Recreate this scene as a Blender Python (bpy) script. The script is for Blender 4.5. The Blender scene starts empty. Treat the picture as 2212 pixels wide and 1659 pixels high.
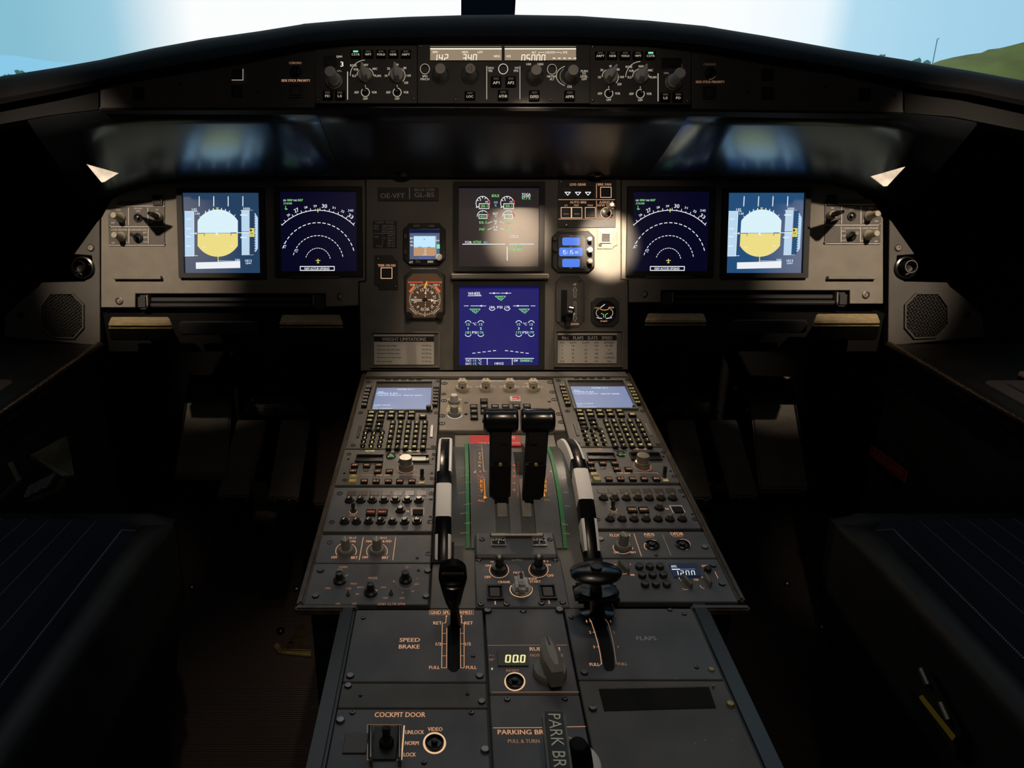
import bpy, bmesh, math, random
from mathutils import Vector, Matrix
random.seed(7)
SC = bpy.context.scene
COL = SC.collection
R = math.radians
# ---------------------------------------------------------------- camera
F, CX, CY, PITCH = 1600.0, 990.0, 829.5, 21.5      # focal length and axis in photo pixels (2212 x 1659)
CAM = Vector((-0.071, 0.0, 1.25))                   # centreline of the cockpit is x = 0, y forward, floor z = 0
AX = Vector((0, math.cos(R(PITCH)), -math.sin(R(PITCH))))
UPV = Vector((0, math.sin(R(PITCH)), math.cos(R(PITCH))))
cd = bpy.data.cameras.new('camera'); cam = bpy.data.objects.new('camera', cd); COL.objects.link(cam)
cam.location = CAM; cam.rotation_euler = (R(90 - PITCH), 0, 0)
cd.sensor_width = 36; cd.lens = F / 2212 * 36; cd.shift_x = (1106 - CX) / 2212; cd.clip_start = 0.02; cd.clip_end = 3000
SC.camera = cam
# ---------------------------------------------------------------- view
SC.view_settings.view_transform = 'Standard'; SC.view_settings.look = 'None'
SC.view_settings.exposure = 0; SC.view_settings.gamma = 1; SC.view_settings.use_curve_mapping = False
SC.cycles.use_denoising = True
SC.cycles.max_bounces = 6; SC.cycles.sample_clamp_indirect = 4
# ---------------------------------------------------------------- world: morning sky over the runway, glare ahead
w = bpy.data.worlds.new('sky'); SC.world = w; w.use_nodes = True
nt = w.node_tree; nt.nodes.clear()
def nd(t, k, **kw):
    n = t.nodes.new(k)
    for a, b in kw.items(): setattr(n, a, b)
    return n
out = nd(nt, 'ShaderNodeOutputWorld'); bg = nd(nt, 'ShaderNodeBackground'); nt.links.new(bg.outputs[0], out.inputs[0])
tc = nd(nt, 'ShaderNodeTexCoord'); sp = nd(nt, 'ShaderNodeSeparateXYZ'); nt.links.new(tc.outputs['Generated'], sp.inputs[0])
at = nd(nt, 'ShaderNodeMath', operation='ARCTAN2'); nt.links.new(sp.outputs[0], at.inputs[0]); nt.links.new(sp.outputs[1], at.inputs[1])
mr = nd(nt, 'ShaderNodeMapRange'); nt.links.new(at.outputs[0], mr.inputs[0])
mr.inputs[1].default_value = R(-45); mr.inputs[2].default_value = R(45); mr.clamp = True
cr = nd(nt, 'ShaderNodeValToRGB'); nt.links.new(mr.outputs[0], cr.inputs[0])
e = cr.color_ramp; e.elements[0].position = 0.0; e.elements[0].color = (.20, .47, .60, 1)
e.elements[1].position = 1.0; e.elements[1].color = (.30, .56, .75, 1)
for p, c in ((.19, (.25, .52, .65, 1)), (.245, (.33, .60, .74, 1)), (.30, (1, 1, 1, 1)), (.70, (1, 1, 1, 1)), (.765, (.84, .94, 1, 1)), (.785, (.46, .71, .86, 1)), (.84, (.38, .65, .83, 1))):
    k = e.elements.new(p); k.color = c
nt.links.new(cr.outputs[0], bg.inputs[0]); bg.inputs[1].default_value = 1.12
# ---------------------------------------------------------------- lights (the cockpit's own lamps and a few added beams)
def spot(name, loc, target, watts, ang, col=(1, .79, .58), blend=.4, rad=.012):
    l = bpy.data.lights.new(name, 'SPOT'); l.energy = watts; l.color = col; l.spot_size = R(ang); l.spot_blend = blend; l.shadow_soft_size = rad
    o = bpy.data.objects.new(name, l); COL.objects.link(o); o.location = loc
    o.rotation_euler = (Vector(target) - Vector(loc)).to_track_quat('-Z', 'Y').to_euler()
    return o
def pix_(x, y, d): return CAM + (AX + Vector((1, 0, 0)) * ((x - CX) / F) + UPV * ((CY - y) / F)) * d
LIGHTS = [
    ('map_light_beam', (-.84, .27, 1.95), (-.70, 1.46, .915), 84, 16, 1.0),
    ('map_light_beam', (.86, .27, 1.95), (.72, 1.46, .915), 104, 16.5, 1.0),
    ('map_light_beam', (.10, .36, 1.95), (.06, 1.44, .80), 8, 22, 1.0),
    ('spot_light_beam', (.02, .36, 1.95), (.222, 1.45, .968), 520, 4.8, .5),
    ('spot_light_beam', (.03, .36, 1.95), (.045, 1.46, .98), 300, 5.6, 1.0),
    ('pedestal_light_beam', (.0, .42, 1.95), (.0, 1.10, .72), 20, 32, 1.0),
    ('pedestal_light_beam', (.0, .30, 1.95), (.0, .80, .68), 6, 44, 1.0),
    ('glareshield_light_beam', (.0, -.25, 1.9), (.0, 1.2, 1.25), 8, 26, 1.0),
    ('flood_lamp_beam', tuple(pix_(868, 392, 1.395)), (-.03, 1.20, .74), 4.6, 75, .8),
    ('flood_lamp_beam', tuple(pix_(1285, 392, 1.395)), (.07, 1.22, .74), 3.2, 75, .8),
    ('console_fill_beam', (-.45, .25, 1.95), (-.80, 1.14, .79), 7, 14, 1.0),  # this pair is added to make the console edges sparkle
    ('console_fill_beam', (.45, .25, 1.95), (.80, 1.12, .79), 12, 14, 1.0),
    ('floor_seat_beam', (.15, .10, 1.95), (.49, .53, .42), 1.6, 11, 1.0),  # added fill to show the yellow parts in the right seat's side
    ('floor_seat_beam', (-.10, .30, 1.95), (-.47, 1.18, .0), 9, 20, 1.0),
]
for n_, l_, t_, w_, a_, b_ in LIGHTS: spot(n_, l_, t_, w_, a_, blend=b_)
al = bpy.data.lights.new('dome_light_glow', 'AREA'); al.energy = 1.0; al.color = (1, .86, .72); al.shape = 'RECTANGLE'; al.size = .9; al.size_y = .5
ao = bpy.data.objects.new('dome_light_glow', al); COL.objects.link(ao); ao.location = (0, .1, 1.98)
# ---------------------------------------------------------------- materials
M = {}
def mat(name, col, rough=.5, metal=0, spec=.5, noise=0, scale=60, bump=0, bscale=400, emit=None, es=1.0, coat=0):
    m = bpy.data.materials.new(name); m.use_nodes = True; t = m.node_tree; b = t.nodes['Principled BSDF']
    b.inputs['Base Color'].default_value = (*col, 1); b.inputs['Roughness'].default_value = rough
    b.inputs['Metallic'].default_value = metal; b.inputs['Specular IOR Level'].default_value = spec
    if name == 'underside': b.inputs['Specular Tint'].default_value = (.55, .8, 1, 1); b.inputs['IOR'].default_value = 2.3
    if coat: b.inputs['Coat Weight'].default_value = coat; b.inputs['Coat Roughness'].default_value = .12
    if noise:
        c = nd(t, 'ShaderNodeTexCoord'); n = nd(t, 'ShaderNodeTexNoise'); n.inputs['Scale'].default_value = scale; n.inputs['Detail'].default_value = 6
        r = nd(t, 'ShaderNodeValToRGB'); t.links.new(c.outputs['Object'], n.inputs[0]); t.links.new(n.outputs[0], r.inputs[0])
        r.color_ramp.elements[0].position = .35; r.color_ramp.elements[1].position = .7
        r.color_ramp.elements[0].color = (*[x * (1 - noise) for x in col], 1); r.color_ramp.elements[1].color = (*[min(1, x * (1 + noise)) for x in col], 1)
        t.links.new(r.outputs[0], b.inputs['Base Color'])
    if bump:
        c = nd(t, 'ShaderNodeTexCoord'); n = nd(t, 'ShaderNodeTexNoise'); n.inputs['Scale'].default_value = bscale
        bp = nd(t, 'ShaderNodeBump'); bp.inputs['Strength'].default_value = bump; bp.inputs['Distance'].default_value = .001
        t.links.new(c.outputs['Object'], n.inputs[0]); t.links.new(n.outputs[0], bp.inputs['Height']); t.links.new(bp.outputs[0], b.inputs['Normal'])
    if emit: b.inputs['Emission Color'].default_value = (*emit, 1); b.inputs['Emission Strength'].default_value = es
    M[name] = m; return m
def glow(name, col, s=1.0):
    m = bpy.data.materials.new(name); m.use_nodes = True; t = m.node_tree; t.nodes.clear()
    e = nd(t, 'ShaderNodeEmission'); e.inputs[0].default_value = (*col, 1); e.inputs[1].default_value = s
    o = nd(t, 'ShaderNodeOutputMaterial'); t.links.new(e.outputs[0], o.inputs[0]); M[name] = m; return m
mat('panel', (.20, .185, .16), .55, noise=.10, scale=25, bump=.05, bscale=900)
mat('panel_dark', (.035, .036, .042), .5, noise=.12, scale=30)
mat('unit', (.040, .040, .042), .5, noise=.15, scale=40)
mat('pedestal', (.098, .100, .108), .5, noise=.22, scale=18, bump=.08, bscale=300)
mat('pedestal_worn', (.100, .096, .090), .55, noise=.25, scale=14, bump=.08, bscale=300)
mat('rim', (.075, .058, .042), .28, noise=.4, scale=70)
mat('black', (.012, .012, .013), .35)
mat('black_matt', (.004, .004, .0045), .7, spec=.2)
mat('gloss_black', (.006, .006, .006), .24)
mat('hood', (.006, .006, .008), .75, spec=.15, noise=.2, scale=20, bump=.15, bscale=700)
mat('underside', (.012, .013, .016), .25, spec=1, noise=.2, scale=12, bump=.04, bscale=200)
mat('underside_matt', (.010, .010, .012), .36, noise=.2, scale=12, bump=.05, bscale=200)
mat('cavity', (.002, .002, .002), .9)
mat('knob_grey', (.20, .195, .18), .5)
mat('knob_dark', (.58, .56, .53), .5)
mat('knob_black', (.018, .017, .016), .3)
mat('key_black', (.012, .011, .010), .7, spec=.2)
mat('knob_cream', (.42, .38, .30), .45)
mat('steel', (.34, .32, .29), .45, metal=.9)
mat('steel_dull', (.30, .28, .26), .45, metal=1)
mat('screw_metal', (.16, .15, .14), .35, metal=1)
mat('white_paint', (.86, .83, .80), .4)
mat('wheel_black', (.004, .004, .005), .2, spec=.12)
mat('green_paint', (.015, .19, .05), .5)
mat('red_placard', (.55, .012, .02), .5)
mat('placard', (.78, .74, .66), .5)
mat('print_black', (.012, .011, .010), .5)
mat('print_white', (.55, .53, .50), .5)
mat('print_grey', (.62, .61, .58), .5)
mat('paper', (.50, .46, .45), .6)
mat('gold_pad', (.48, .38, .22), .45, noise=.2, scale=90)
mat('tray', (.03, .03, .033), .4)
mat('dark_metal', (.05, .048, .045), .4, metal=.6, noise=.3)
mat('brass', (.42, .33, .13), .4, metal=.5, noise=.4, scale=30)
mat('pedal', (.12, .11, .10), .7, noise=.2, scale=20)
mat('leather', (.012, .012, .012), .55, spec=.3, noise=.3, scale=14, bump=.3, bscale=60)
mat('console_top', (.020, .017, .014), .5, noise=.4, scale=30)
mat('leather_trim', (.035, .022, .012), .2, bump=1, bscale=130)
mat('sidewall', (.012, .012, .013), .6, noise=.3, scale=5)
mat('red_dim', (.16, .02, .025), .5)
mat('yellow_paint', (.45, .33, .05), .5)
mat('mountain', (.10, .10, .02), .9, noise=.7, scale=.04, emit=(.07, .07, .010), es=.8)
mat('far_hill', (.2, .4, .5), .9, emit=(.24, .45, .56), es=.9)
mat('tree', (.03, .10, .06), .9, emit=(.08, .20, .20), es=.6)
# backlit legends, screens and lamps
for n, c in dict(warm=(.58, .29, .16), warm_dim=(.26, .13, .07), cream=(.50, .44, .35), cream_dim=(.20, .18, .14), orange=(.75, .25, .03), red_dot=(.75, .13, .04),
                 keyglow=(.80, .62, .26), green=(.25, .75, .25), green_lamp=(.18, .85, .45), white=(.85, .88, .92), cyan=(.25, .60, .85), magenta=(.6, .2, .6),
                 yellow=(.8, .75, .15), pfd_bg=(.018, .050, .115), pfd_bg_right=(.022, .085, .20), pfd_sky=(.70, .88, .95), pfd_ground=(.85, .72, .24), pfd_tape=(.50, .68, .86), pfd_black=(.004, .006, .01),
                 nd_bg=(.003, .003, .035), ecam_bg=(.002, .002, .008), sd_bg=(.006, .006, .20), lcd=(.06, .17, .75), lcd_digit=(.75, .95, 1), mcdu_bg=(.12, .19, .45), mcdu_txt=(.75, .9, 1),
                 fcu_bg=(.30, .225, .15), fcu_digit=(1.0, .92, .75), fcu_bar=(1, .93, .75), amber=(.8, .33, .05), red=(.8, .06, .03), isis_sky=(.55, .82, 1), isis_gnd=(.52, .30, .17), isis_bg=(.10, .12, .20),
                 seg_yellow=(.9, .85, .40), atc_bg=(.01, .03, .09), ring=(.80, .50, .28), red_key=(.55, .10, .05), navy_strip=(.006, .012, .06), ddrmi=(.62, .55, .42), led_off=(.04, .035, .02)).items(): glow(n, c)
def screen_mat(name, col, em):
    m = mat(name, col, .42, spec=.5, emit=em); return m
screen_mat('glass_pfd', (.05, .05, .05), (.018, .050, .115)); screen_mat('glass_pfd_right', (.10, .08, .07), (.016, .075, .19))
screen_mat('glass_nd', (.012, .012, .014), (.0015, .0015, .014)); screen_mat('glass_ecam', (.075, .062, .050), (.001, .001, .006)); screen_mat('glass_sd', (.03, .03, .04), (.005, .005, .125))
# ---------------------------------------------------------------- geometry helpers
def ray(x, y): return AX + Vector((1, 0, 0)) * ((x - CX) / F) + UPV * ((CY - y) / F)
def pix(x, y, d): return CAM + ray(x, y) * d
class Frame:
    """a real flat surface: t = angle of its normal above the horizontal, facing aft"""
    def __init__(s, origin, t):
        s.n = Vector((0, -math.cos(R(t)), math.sin(R(t)))); s.v = Vector((0, math.sin(R(t)), math.cos(R(t)))); s.u = Vector((1, 0, 0))
        s.o = Vector((0, origin.y, origin.z)); s.rot = Matrix((s.u, s.v, s.n)).transposed()
    def L(s, x, y, h=0):
        d = ray(x, y); k = (s.o + s.n * h - CAM).dot(s.n) / d.dot(s.n); p = CAM + d * k - s.o
        return p.x, p.dot(s.v)
    def W(s, a, b, h=0): return s.o + s.u * a + s.v * b + s.n * h
def from_bm(name, bm, m, smooth=False):
    bmesh.ops.recalc_face_normals(bm, faces=bm.faces)
    me = bpy.data.meshes.new(name); bm.to_mesh(me); bm.free()
    if m: me.materials.append(M[m] if isinstance(m, str) else m)
    if smooth: smooth_by_angle(me)
    return me
def smooth_by_angle(me, ang=38):
    me.polygons.foreach_set('use_smooth', [True] * len(me.polygons))
    bm = bmesh.new(); bm.from_mesh(me)
    for e in bm.edges:
        e.smooth = not (len(e.link_faces) == 2 and e.calc_face_angle(0) > R(ang))
    bm.to_mesh(me); bm.free()
CACHE = {}
def box_mesh(sx, sy, sz, m, bev=.001, seg=1):
    key = ('b', round(sx, 4), round(sy, 4), round(sz, 4), m, bev)
    if key in CACHE: return CACHE[key]
    bm = bmesh.new(); bmesh.ops.create_cube(bm, size=1)
    for v in bm.verts: v.co = Vector((v.co.x * sx, v.co.y * sy, (v.co.z + .5) * sz))
    bev = min(bev, sx * .3, sy * .3, sz * .45)
    if bev > 1e-5: bmesh.ops.bevel(bm, geom=list(bm.edges), offset=bev, segments=seg, affect='EDGES')
    CACHE[key] = me = from_bm('box', bm, m); return me
def lathe_mesh(prof, m, seg=28, flute=0, fl_from=0, fl_to=99, m2=None, pointer=None, ell=1):
    key = ('l', tuple((round(a, 5), round(b, 5)) for a, b in prof), m, seg, flute, pointer, ell)
    if key in CACHE: return CACHE[key]
    bm = bmesh.new(); rings = []
    for i, (r, z) in enumerate(prof):
        if r < 1e-6: rings.append([bm.verts.new((0, 0, z))]); continue
        ring = []
        for k in range(seg):
            a = 2 * math.pi * k / seg
            rr = r * (1 - (.07 if (flute and fl_from <= i <= fl_to and k % 2) else 0))
            ring.append(bm.verts.new((rr * math.cos(a), rr * ell * math.sin(a), z)))
        rings.append(ring)
    for a, b in zip(rings, rings[1:]):
        if len(a) == 1 and len(b) == 1: continue
        for k in range(seg):
            k2 = (k + 1) % seg
            if len(a) == 1: bm.faces.new((a[0], b[k], b[k2]))
            elif len(b) == 1: bm.faces.new((a[k], a[k2], b[0]))
            else: bm.faces.new((a[k], a[k2], b[k2], b[k]))
    CACHE[key] = me = from_bm('lathe', bm, m, True); return me
def prism_mesh(pts, z0, z1, m, bev=0, seg=1):
    bm = bmesh.new(); a = [bm.verts.new((x, y, z0)) for x, y in pts]; b = [bm.verts.new((x, y, z1)) for x, y in pts]
    n = len(pts); bm.faces.new(a[::-1]); bm.faces.new(b)
    for i in range(n): bm.faces.new((a[i], a[(i + 1) % n], b[(i + 1) % n], b[i]))
    bmesh.ops.recalc_face_normals(bm, faces=bm.faces)
    if bev: bmesh.ops.bevel(bm, geom=[e for e in bm.edges if all(v.co.z > max(z0, z1) - 1e-6 for v in e.verts)], offset=bev, segments=seg, affect='EDGES')
    return from_bm('prism', bm, m)
def tube_mesh(pts, r, m, seg=10, cap=True):
    """tube along points, r a number or a list"""
    bm = bmesh.new(); P = [Vector(p) for p in pts]; rs = r if isinstance(r, (list, tuple)) else [r] * len(P); rings = []
    up = Vector((0, 0, 1)); t0 = (P[1] - P[0]).normalized()
    if abs(t0.dot(up)) > .9: up = Vector((1, 0, 0))
    for i, p in enumerate(P):
        t = (P[min(i + 1, len(P) - 1)] - P[max(i - 1, 0)]).normalized(); s = t.cross(up).normalized(); up2 = s.cross(t).normalized(); up = up2
        rings.append([bm.verts.new(p + (s * math.cos(2 * math.pi * k / seg) + up2 * math.sin(2 * math.pi * k / seg)) * rs[i]) for k in range(seg)])
    for a, b in zip(rings, rings[1:]):
        for k in range(seg): bm.faces.new((a[k], a[(k + 1) % seg], b[(k + 1) % seg], b[k]))
    if cap: bm.faces.new(rings[0][::-1]); bm.faces.new(rings[-1])
    return from_bm('tube', bm, m, True)
def hexa_mesh(c, m, bev=0):
    """8 corners: bottom 4 then top 4"""
    bm = bmesh.new(); v = [bm.verts.new(p) for p in c]
    for f in ((0, 3, 2, 1), (4, 5, 6, 7), (0, 1, 5, 4), (1, 2, 6, 5), (2, 3, 7, 6), (3, 0, 4, 7)): bm.faces.new([v[i] for i in f])
    if bev: bmesh.ops.bevel(bm, geom=list(bm.edges), offset=bev, segments=2, affect='EDGES')
    return from_bm('hexa', bm, m)
def loft_mesh(rows, m, closed=False, smooth=True):
    bm = bmesh.new(); V = [[bm.verts.new(p) for p in r] for r in rows]; n = len(rows[0])
    for a, b in zip(V, V[1:]):
        for k in range(n if closed else n - 1): bm.faces.new((a[k], a[(k + 1) % n], b[(k + 1) % n], b[k]))
    if closed: bm.faces.new(V[0][::-1]); bm.faces.new(V[-1])
    return from_bm('loft', bm, m, smooth)
TX = {}
def text_geo(s):
    if s in TX: return TX[s]
    c = bpy.data.curves.new('t', 'FONT'); c.body = s; c.resolution_u = 2; c.align_x = 'CENTER'; c.offset = 0
    o = bpy.data.objects.new('t', c); me = bpy.data.meshes.new_from_object(o)
    V = [(v.co.x, v.co.y) for v in me.vertices]; P = [tuple(p.vertices) for p in me.polygons]
    xs = [v[0] for v in V] or [0, 1]; ys = [v[1] for v in V] or [0, 1]; x0, x1, y0, y1 = min(xs), max(xs), min(ys), max(ys)
    V = [((x - (x0 + x1) / 2) / max(x1 - x0, 1e-6), (y - (y0 + y1) / 2) / max(y1 - y0, 1e-6)) for x, y in V]
    bpy.data.objects.remove(o); bpy.data.curves.remove(c); bpy.data.meshes.remove(me)
    TX[s] = (V, P, (x1 - x0) / max(y1 - y0, 1e-6)); return TX[s]
def link(name, me, parent=None, loc=(0, 0, 0), rz=0, label=None, kind=None):
    o = bpy.data.objects.new(name, me); COL.objects.link(o)
    if parent: o.parent = parent
    o.location = loc
    if rz: o.rotation_euler = (0, 0, rz)
    if label: o['label'] = label
    if kind: o['kind'] = kind
    return o
def tag(o, label, cat, group=None):
    o['label'] = label; o['category'] = cat
    if group: o['group'] = group
    return o
def thing(name, label, cat, loc=(0, 0, 0), group=None):
    o = bpy.data.objects.new(name, None); COL.objects.link(o); o.location = loc; o.empty_display_size = .02
    return tag(o, label, cat, group)
class Unit:
    """a thing mounted on a Frame; positions come from photo measurements in a zoomed view (x0, y0, scale)"""
    def __init__(s, fr, name, label, cat, x, y, view=(0, 0, 1), group=None, dx=0, mirror=False, dy=0):
        s.fr, s.vw, s.dx, s.sg, s.dy = fr, view, dx, (-1 if mirror else 1), dy
        s.o = (0, 0); a, b = s.ab(x, y); s.o = (a, b)
        s.e = bpy.data.objects.new(name, None); COL.objects.link(s.e); s.e.empty_display_size = .02
        s.e.matrix_world = Matrix.Translation(fr.W(a, b)) @ fr.rot.to_4x4(); tag(s.e, label, cat, group)
        s.acc = {}; s.k = 0; s.z = .002; s.par = s.e
    def ab(s, x, y, h=0):
        a, b = s.fr.L(s.vw[0] + x / s.vw[2], s.vw[1] + y / s.vw[2], h)
        return s.sg * a + s.dx - s.o[0], b + s.dy - s.o[1]
    def mm(s, x, y, h=0):
        a = s.ab(x, y, h); return abs(s.ab(x + 1, y, h)[0] - a[0]), abs(s.ab(x, y + 1, h)[1] - a[1])
    def part(s, name, me, x, y, h=0, rz=0, parent=None, label=None):
        a, b = s.ab(x, y, min(h, s.z)); o = link(name, me, parent or s.e, (a, b, h) if not parent else (a - parent.location.x, b - parent.location.y, h - parent.location.z), rz * s.sg, label); return o
    def rect(s, x0, y0, x1, y1, h=0):
        xm, ym = (x0 + x1) / 2, (y0 + y1) / 2
        w = abs(s.ab(x1, ym, h)[0] - s.ab(x0, ym, h)[0]); hh = abs(s.ab(xm, y1, h)[1] - s.ab(xm, y0, h)[1])
        a, b = s.ab(xm, ym, h); b2 = (s.ab(xm, y0, h)[1] + s.ab(xm, y1, h)[1]) / 2
        return a, b2, w, hh
    def box(s, name, x0, y0, x1, y1, z0, z1, m, bev=.0008, parent=None, label=None, seg=1):
        a, b, w, hh = s.rect(x0, y0, x1, y1, z1)
        l = Vector((a, b, z0)); 
        if parent: l -= parent.location
        return link(name, box_mesh(w, hh, z1 - z0, m, bev, seg), parent or s.e, l, 0, label)
    def frame(s, name, x0, y0, x1, y1, t, z0, z1, m, parent=None, label=None):
        """rectangular ring of border t (view pixels)"""
        a, b, w, hh = s.rect(x0, y0, x1, y1, z1); mx, my = s.mm((x0 + x1) / 2, (y0 + y1) / 2, z1); tx, ty = (t if isinstance(t, tuple) else (t, t)); tx *= mx; ty *= my
        key = ('f', round(w, 4), round(hh, 4), round(tx, 4), round(ty, 4), z0, z1, m)
        if key not in CACHE:
            bm = bmesh.new()
            O = [(-w / 2, -hh / 2), (w / 2, -hh / 2), (w / 2, hh / 2), (-w / 2, hh / 2)]; I = [(-w / 2 + tx, -hh / 2 + ty), (w / 2 - tx, -hh / 2 + ty), (w / 2 - tx, hh / 2 - ty), (-w / 2 + tx, hh / 2 - ty)]
            vo = [[bm.verts.new((p[0], p[1], z)) for p in O] for z in (z0, z1)]; vi = [[bm.verts.new((p[0], p[1], z)) for p in I] for z in (z0, z1)]
            for i in range(4):
                j = (i + 1) % 4
                bm.faces.new((vo[1][i], vo[1][j], vi[1][j], vi[1][i])); bm.faces.new((vo[0][i], vo[0][j], vo[1][j], vo[1][i])); bm.faces.new((vi[0][i], vi[0][j], vi[1][j], vi[1][i])); bm.faces.new((vo[0][i], vo[0][j], vi[0][j], vi[0][i]))
            CACHE[key] = from_bm('ring', bm, m)
        l = Vector((a, b, 0))
        if parent: l -= parent.location
        return link(name, CACHE[key], parent or s.e, l, 0, label)
    def prism(s, name, pts, z0, z1, m, bev=0, parent=None, label=None):
        P = [s.ab(x, y, z1) for x, y in pts]; cx = sum(p[0] for p in P) / len(P); cy = sum(p[1] for p in P) / len(P)
        l = Vector((cx, cy, 0))
        if parent: l -= parent.location
        return link(name, prism_mesh([(a - cx, b - cy) for a, b in P], z0, z1, m, bev), parent or s.e, l, 0, label)
    def lathe(s, name, x, y, r, prof, m, h=0, seg=28, parent=None, rz=0, label=None, **kw):
        """r in view px (horizontal); prof in units of r for radius and metres for height"""
        rr = r * s.mm(x, y, h)[0]; me = lathe_mesh([(round(p * rr, 4), z) for p, z in prof], m, seg, **kw)
        return s.part(name, me, x, y, h, rz, parent, label)
    def screw(s, x, y, r=6, m='screw_metal', h=None):
        h = s.z if h is None else h
        return s.lathe('screw', x, y, r, ((1, 0), (1, .0006), (.75, .0016), (.3, .0018), (.28, .0010), (0, .0010)), m, h, seg=14)
    # ---- flat marks
    def _add(s, V, P, col, par):
        k = (col, par.name if par else ''); acc = s.acc.setdefault(k, [[], [], par, False]); n = len(acc[0])
        acc[0].extend(V); acc[1].extend([tuple(i + n for i in p) for p in P]); return acc
    def zz(s, h):
        s.k += 1; return (s.z if h is None else h) + .00025 + s.k * 1.5e-6
    def text(s, x, y, t, w, hgt, col='warm', rot=0, h=None, par=None, skew=0):
        z = s.zz(h); hb = s.z if h is None else h
        a, b = s.ab(x, y, hb); mx, my = s.mm(x, y, hb); V, P, asp = text_geo(t); c, sn = math.cos(R(rot)), math.sin(R(rot)); W, H = w * mx, hgt * my; W = min(W, asp * H * 1.45) if w > 1 else W
        for sh in (-.022, .022): acc = s._add([(a + (p[0] * W + sh * H) * c - p[1] * H * sn, b + (p[0] * W + sh * H) * sn + p[1] * H * c, z + sh * 2e-5) for p in V], P, col, par); acc[3] = True
    def fill(s, pts, col, h=None, par=None):
        z = s.zz(h); hb = s.z if h is None else h
        V = [(*s.ab(x, y, hb), z) for x, y in pts]; s._add(V, [tuple(range(len(V)))], col, par)
    def line(s, pts, wd, col='warm', h=None, par=None):
        z = s.zz(h); hb = s.z if h is None else h; mx, _ = s.mm(*pts[0], hb); hw = wd * mx / 2
        P = [Vector(s.ab(x, y, hb)) for x, y in pts]
        for p, q in zip(P, P[1:]):
            d = (q - p)
            if d.length < 1e-7: continue
            d.normalize(); n = Vector((-d.y, d.x)) * hw; e = d * hw * .6
            s._add([(*(p - e + n), z), (*(p - e - n), z), (*(q + e - n), z), (*(q + e + n), z)], [(0, 1, 2, 3)], col, par)
    def rectl(s, x0, y0, x1, y1, wd, col=None, h=None, par=None):
        col = col or ('white' if par else 'warm'); s.line([(x0, y0), (x1, y0), (x1, y1), (x0, y1), (x0, y0)], wd, col, h, par)
    def arc(s, x, y, rx, ry, a0, a1, wd, col='warm', n=24, dash=0, h=None, par=None):
        """angles in degrees, 0 = right, 90 = up in the picture"""
        pt = lambda t: (x + rx * math.cos(R(t)), y - ry * math.sin(R(t)))
        if dash:
            for i in range(dash):
                t0 = a0 + (a1 - a0) * i / dash; t1 = t0 + (a1 - a0) / dash * .55; s.line([pt(t0), pt((t0 + t1) / 2), pt(t1)], wd, col, h, par)
        else: s.line([pt(a0 + (a1 - a0) * i / n) for i in range(n + 1)], wd, col, h, par)
    def disc(s, x, y, rx, ry, col, h=None, par=None, n=20): s.fill([(x + rx * math.cos(2 * math.pi * i / n), y - ry * math.sin(2 * math.pi * i / n)) for i in range(n)], col, h, par)
    def done(s, names=None):
        for (col, _), (V, P, par, istx) in s.acc.items():
            me = bpy.data.meshes.new('marks'); me.from_pydata(V, [], P); me.materials.append(M[col])
            nm = (names or {}).get(col) or ('lettering' if istx else 'marking')
            o = link(nm, me, par or s.e, (0, 0, 0))
            if par: o.location = -par.location
        s.acc = {}
        return s
# ================================================================ surfaces of the place
PAN = Frame(pix(1068, 600, 1.455), 17)       # main instrument panel
GL = Frame(pix(1087, 160, 1.170), 19)        # face of the glareshield
PA = Frame(pix(1072, 820, 1.416), 86.3)      # front pedestal top
PB = Frame(pix(1123, 1310, .8555), 89.3)     # rear pedestal top
V0 = (0, 0, 1)
Z2, Z3 = (660, 80, 4.809), (1080, 80, 4.809)
Z5, Z6, Z7, Z8 = (0, 380, 4.1475), (380, 380, 4.879), (770, 370, 3.687), (970, 370, 3.6875)
Y3, Y4, Y5, Y6, Y7, Y8 = (740, 800, 6.379), (930, 800, 6.38), (1190, 800, 6.382), (680, 1030, 5.53), (920, 920, 4.0475), (1230, 1030, 5.53)
X1, X2, X3 = (640, 1290, 4.495), (1020, 1290, 4.497), (1220, 1290, 4.4957)
def struct(name, me, loc=(0, 0, 0)):
    o = link(name, me, None, loc); o['kind'] = 'structure'; return o
# ---- room shell
def slabbox(x0, x1, y0, y1, z0, z1, m): return hexa_mesh([(x0, y0, z0), (x1, y0, z0), (x1, y1, z0), (x0, y1, z0), (x0, y0, z1), (x1, y0, z1), (x1, y1, z1), (x0, y1, z1)], m)
def carpet():
    m = mat('carpet', (.085, .068, .066), .95); t = m.node_tree; b = t.nodes['Principled BSDF']
    c = nd(t, 'ShaderNodeTexCoord'); wv = nd(t, 'ShaderNodeTexWave'); wv.bands_direction = 'Y'; wv.inputs['Scale'].default_value = 55; wv.inputs['Distortion'].default_value = .4
    bp = nd(t, 'ShaderNodeBump'); bp.inputs['Strength'].default_value = .9; bp.inputs['Distance'].default_value = .003
    t.links.new(c.outputs['Object'], wv.inputs[0]); t.links.new(wv.outputs['Fac'], bp.inputs['Height']); t.links.new(bp.outputs[0], b.inputs['Normal'])
    n = nd(t, 'ShaderNodeTexNoise'); n.inputs['Scale'].default_value = 900; r = nd(t, 'ShaderNodeValToRGB'); t.links.new(c.outputs['Object'], n.inputs[0]); t.links.new(n.outputs[0], r.inputs[0])
    r.color_ramp.elements[0].color = (.05, .038, .038, 1); r.color_ramp.elements[1].color = (.13, .10, .10, 1); t.links.new(r.outputs[0], b.inputs['Base Color'])
carpet()
struct('floor', slabbox(-1.5, 1.5, -1.0, 2.6, -.06, 0, 'carpet'))
struct('ceiling', slabbox(-1.5, 1.5, -1.0, 1.35, 2.0, 2.06, 'sidewall'))
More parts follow.
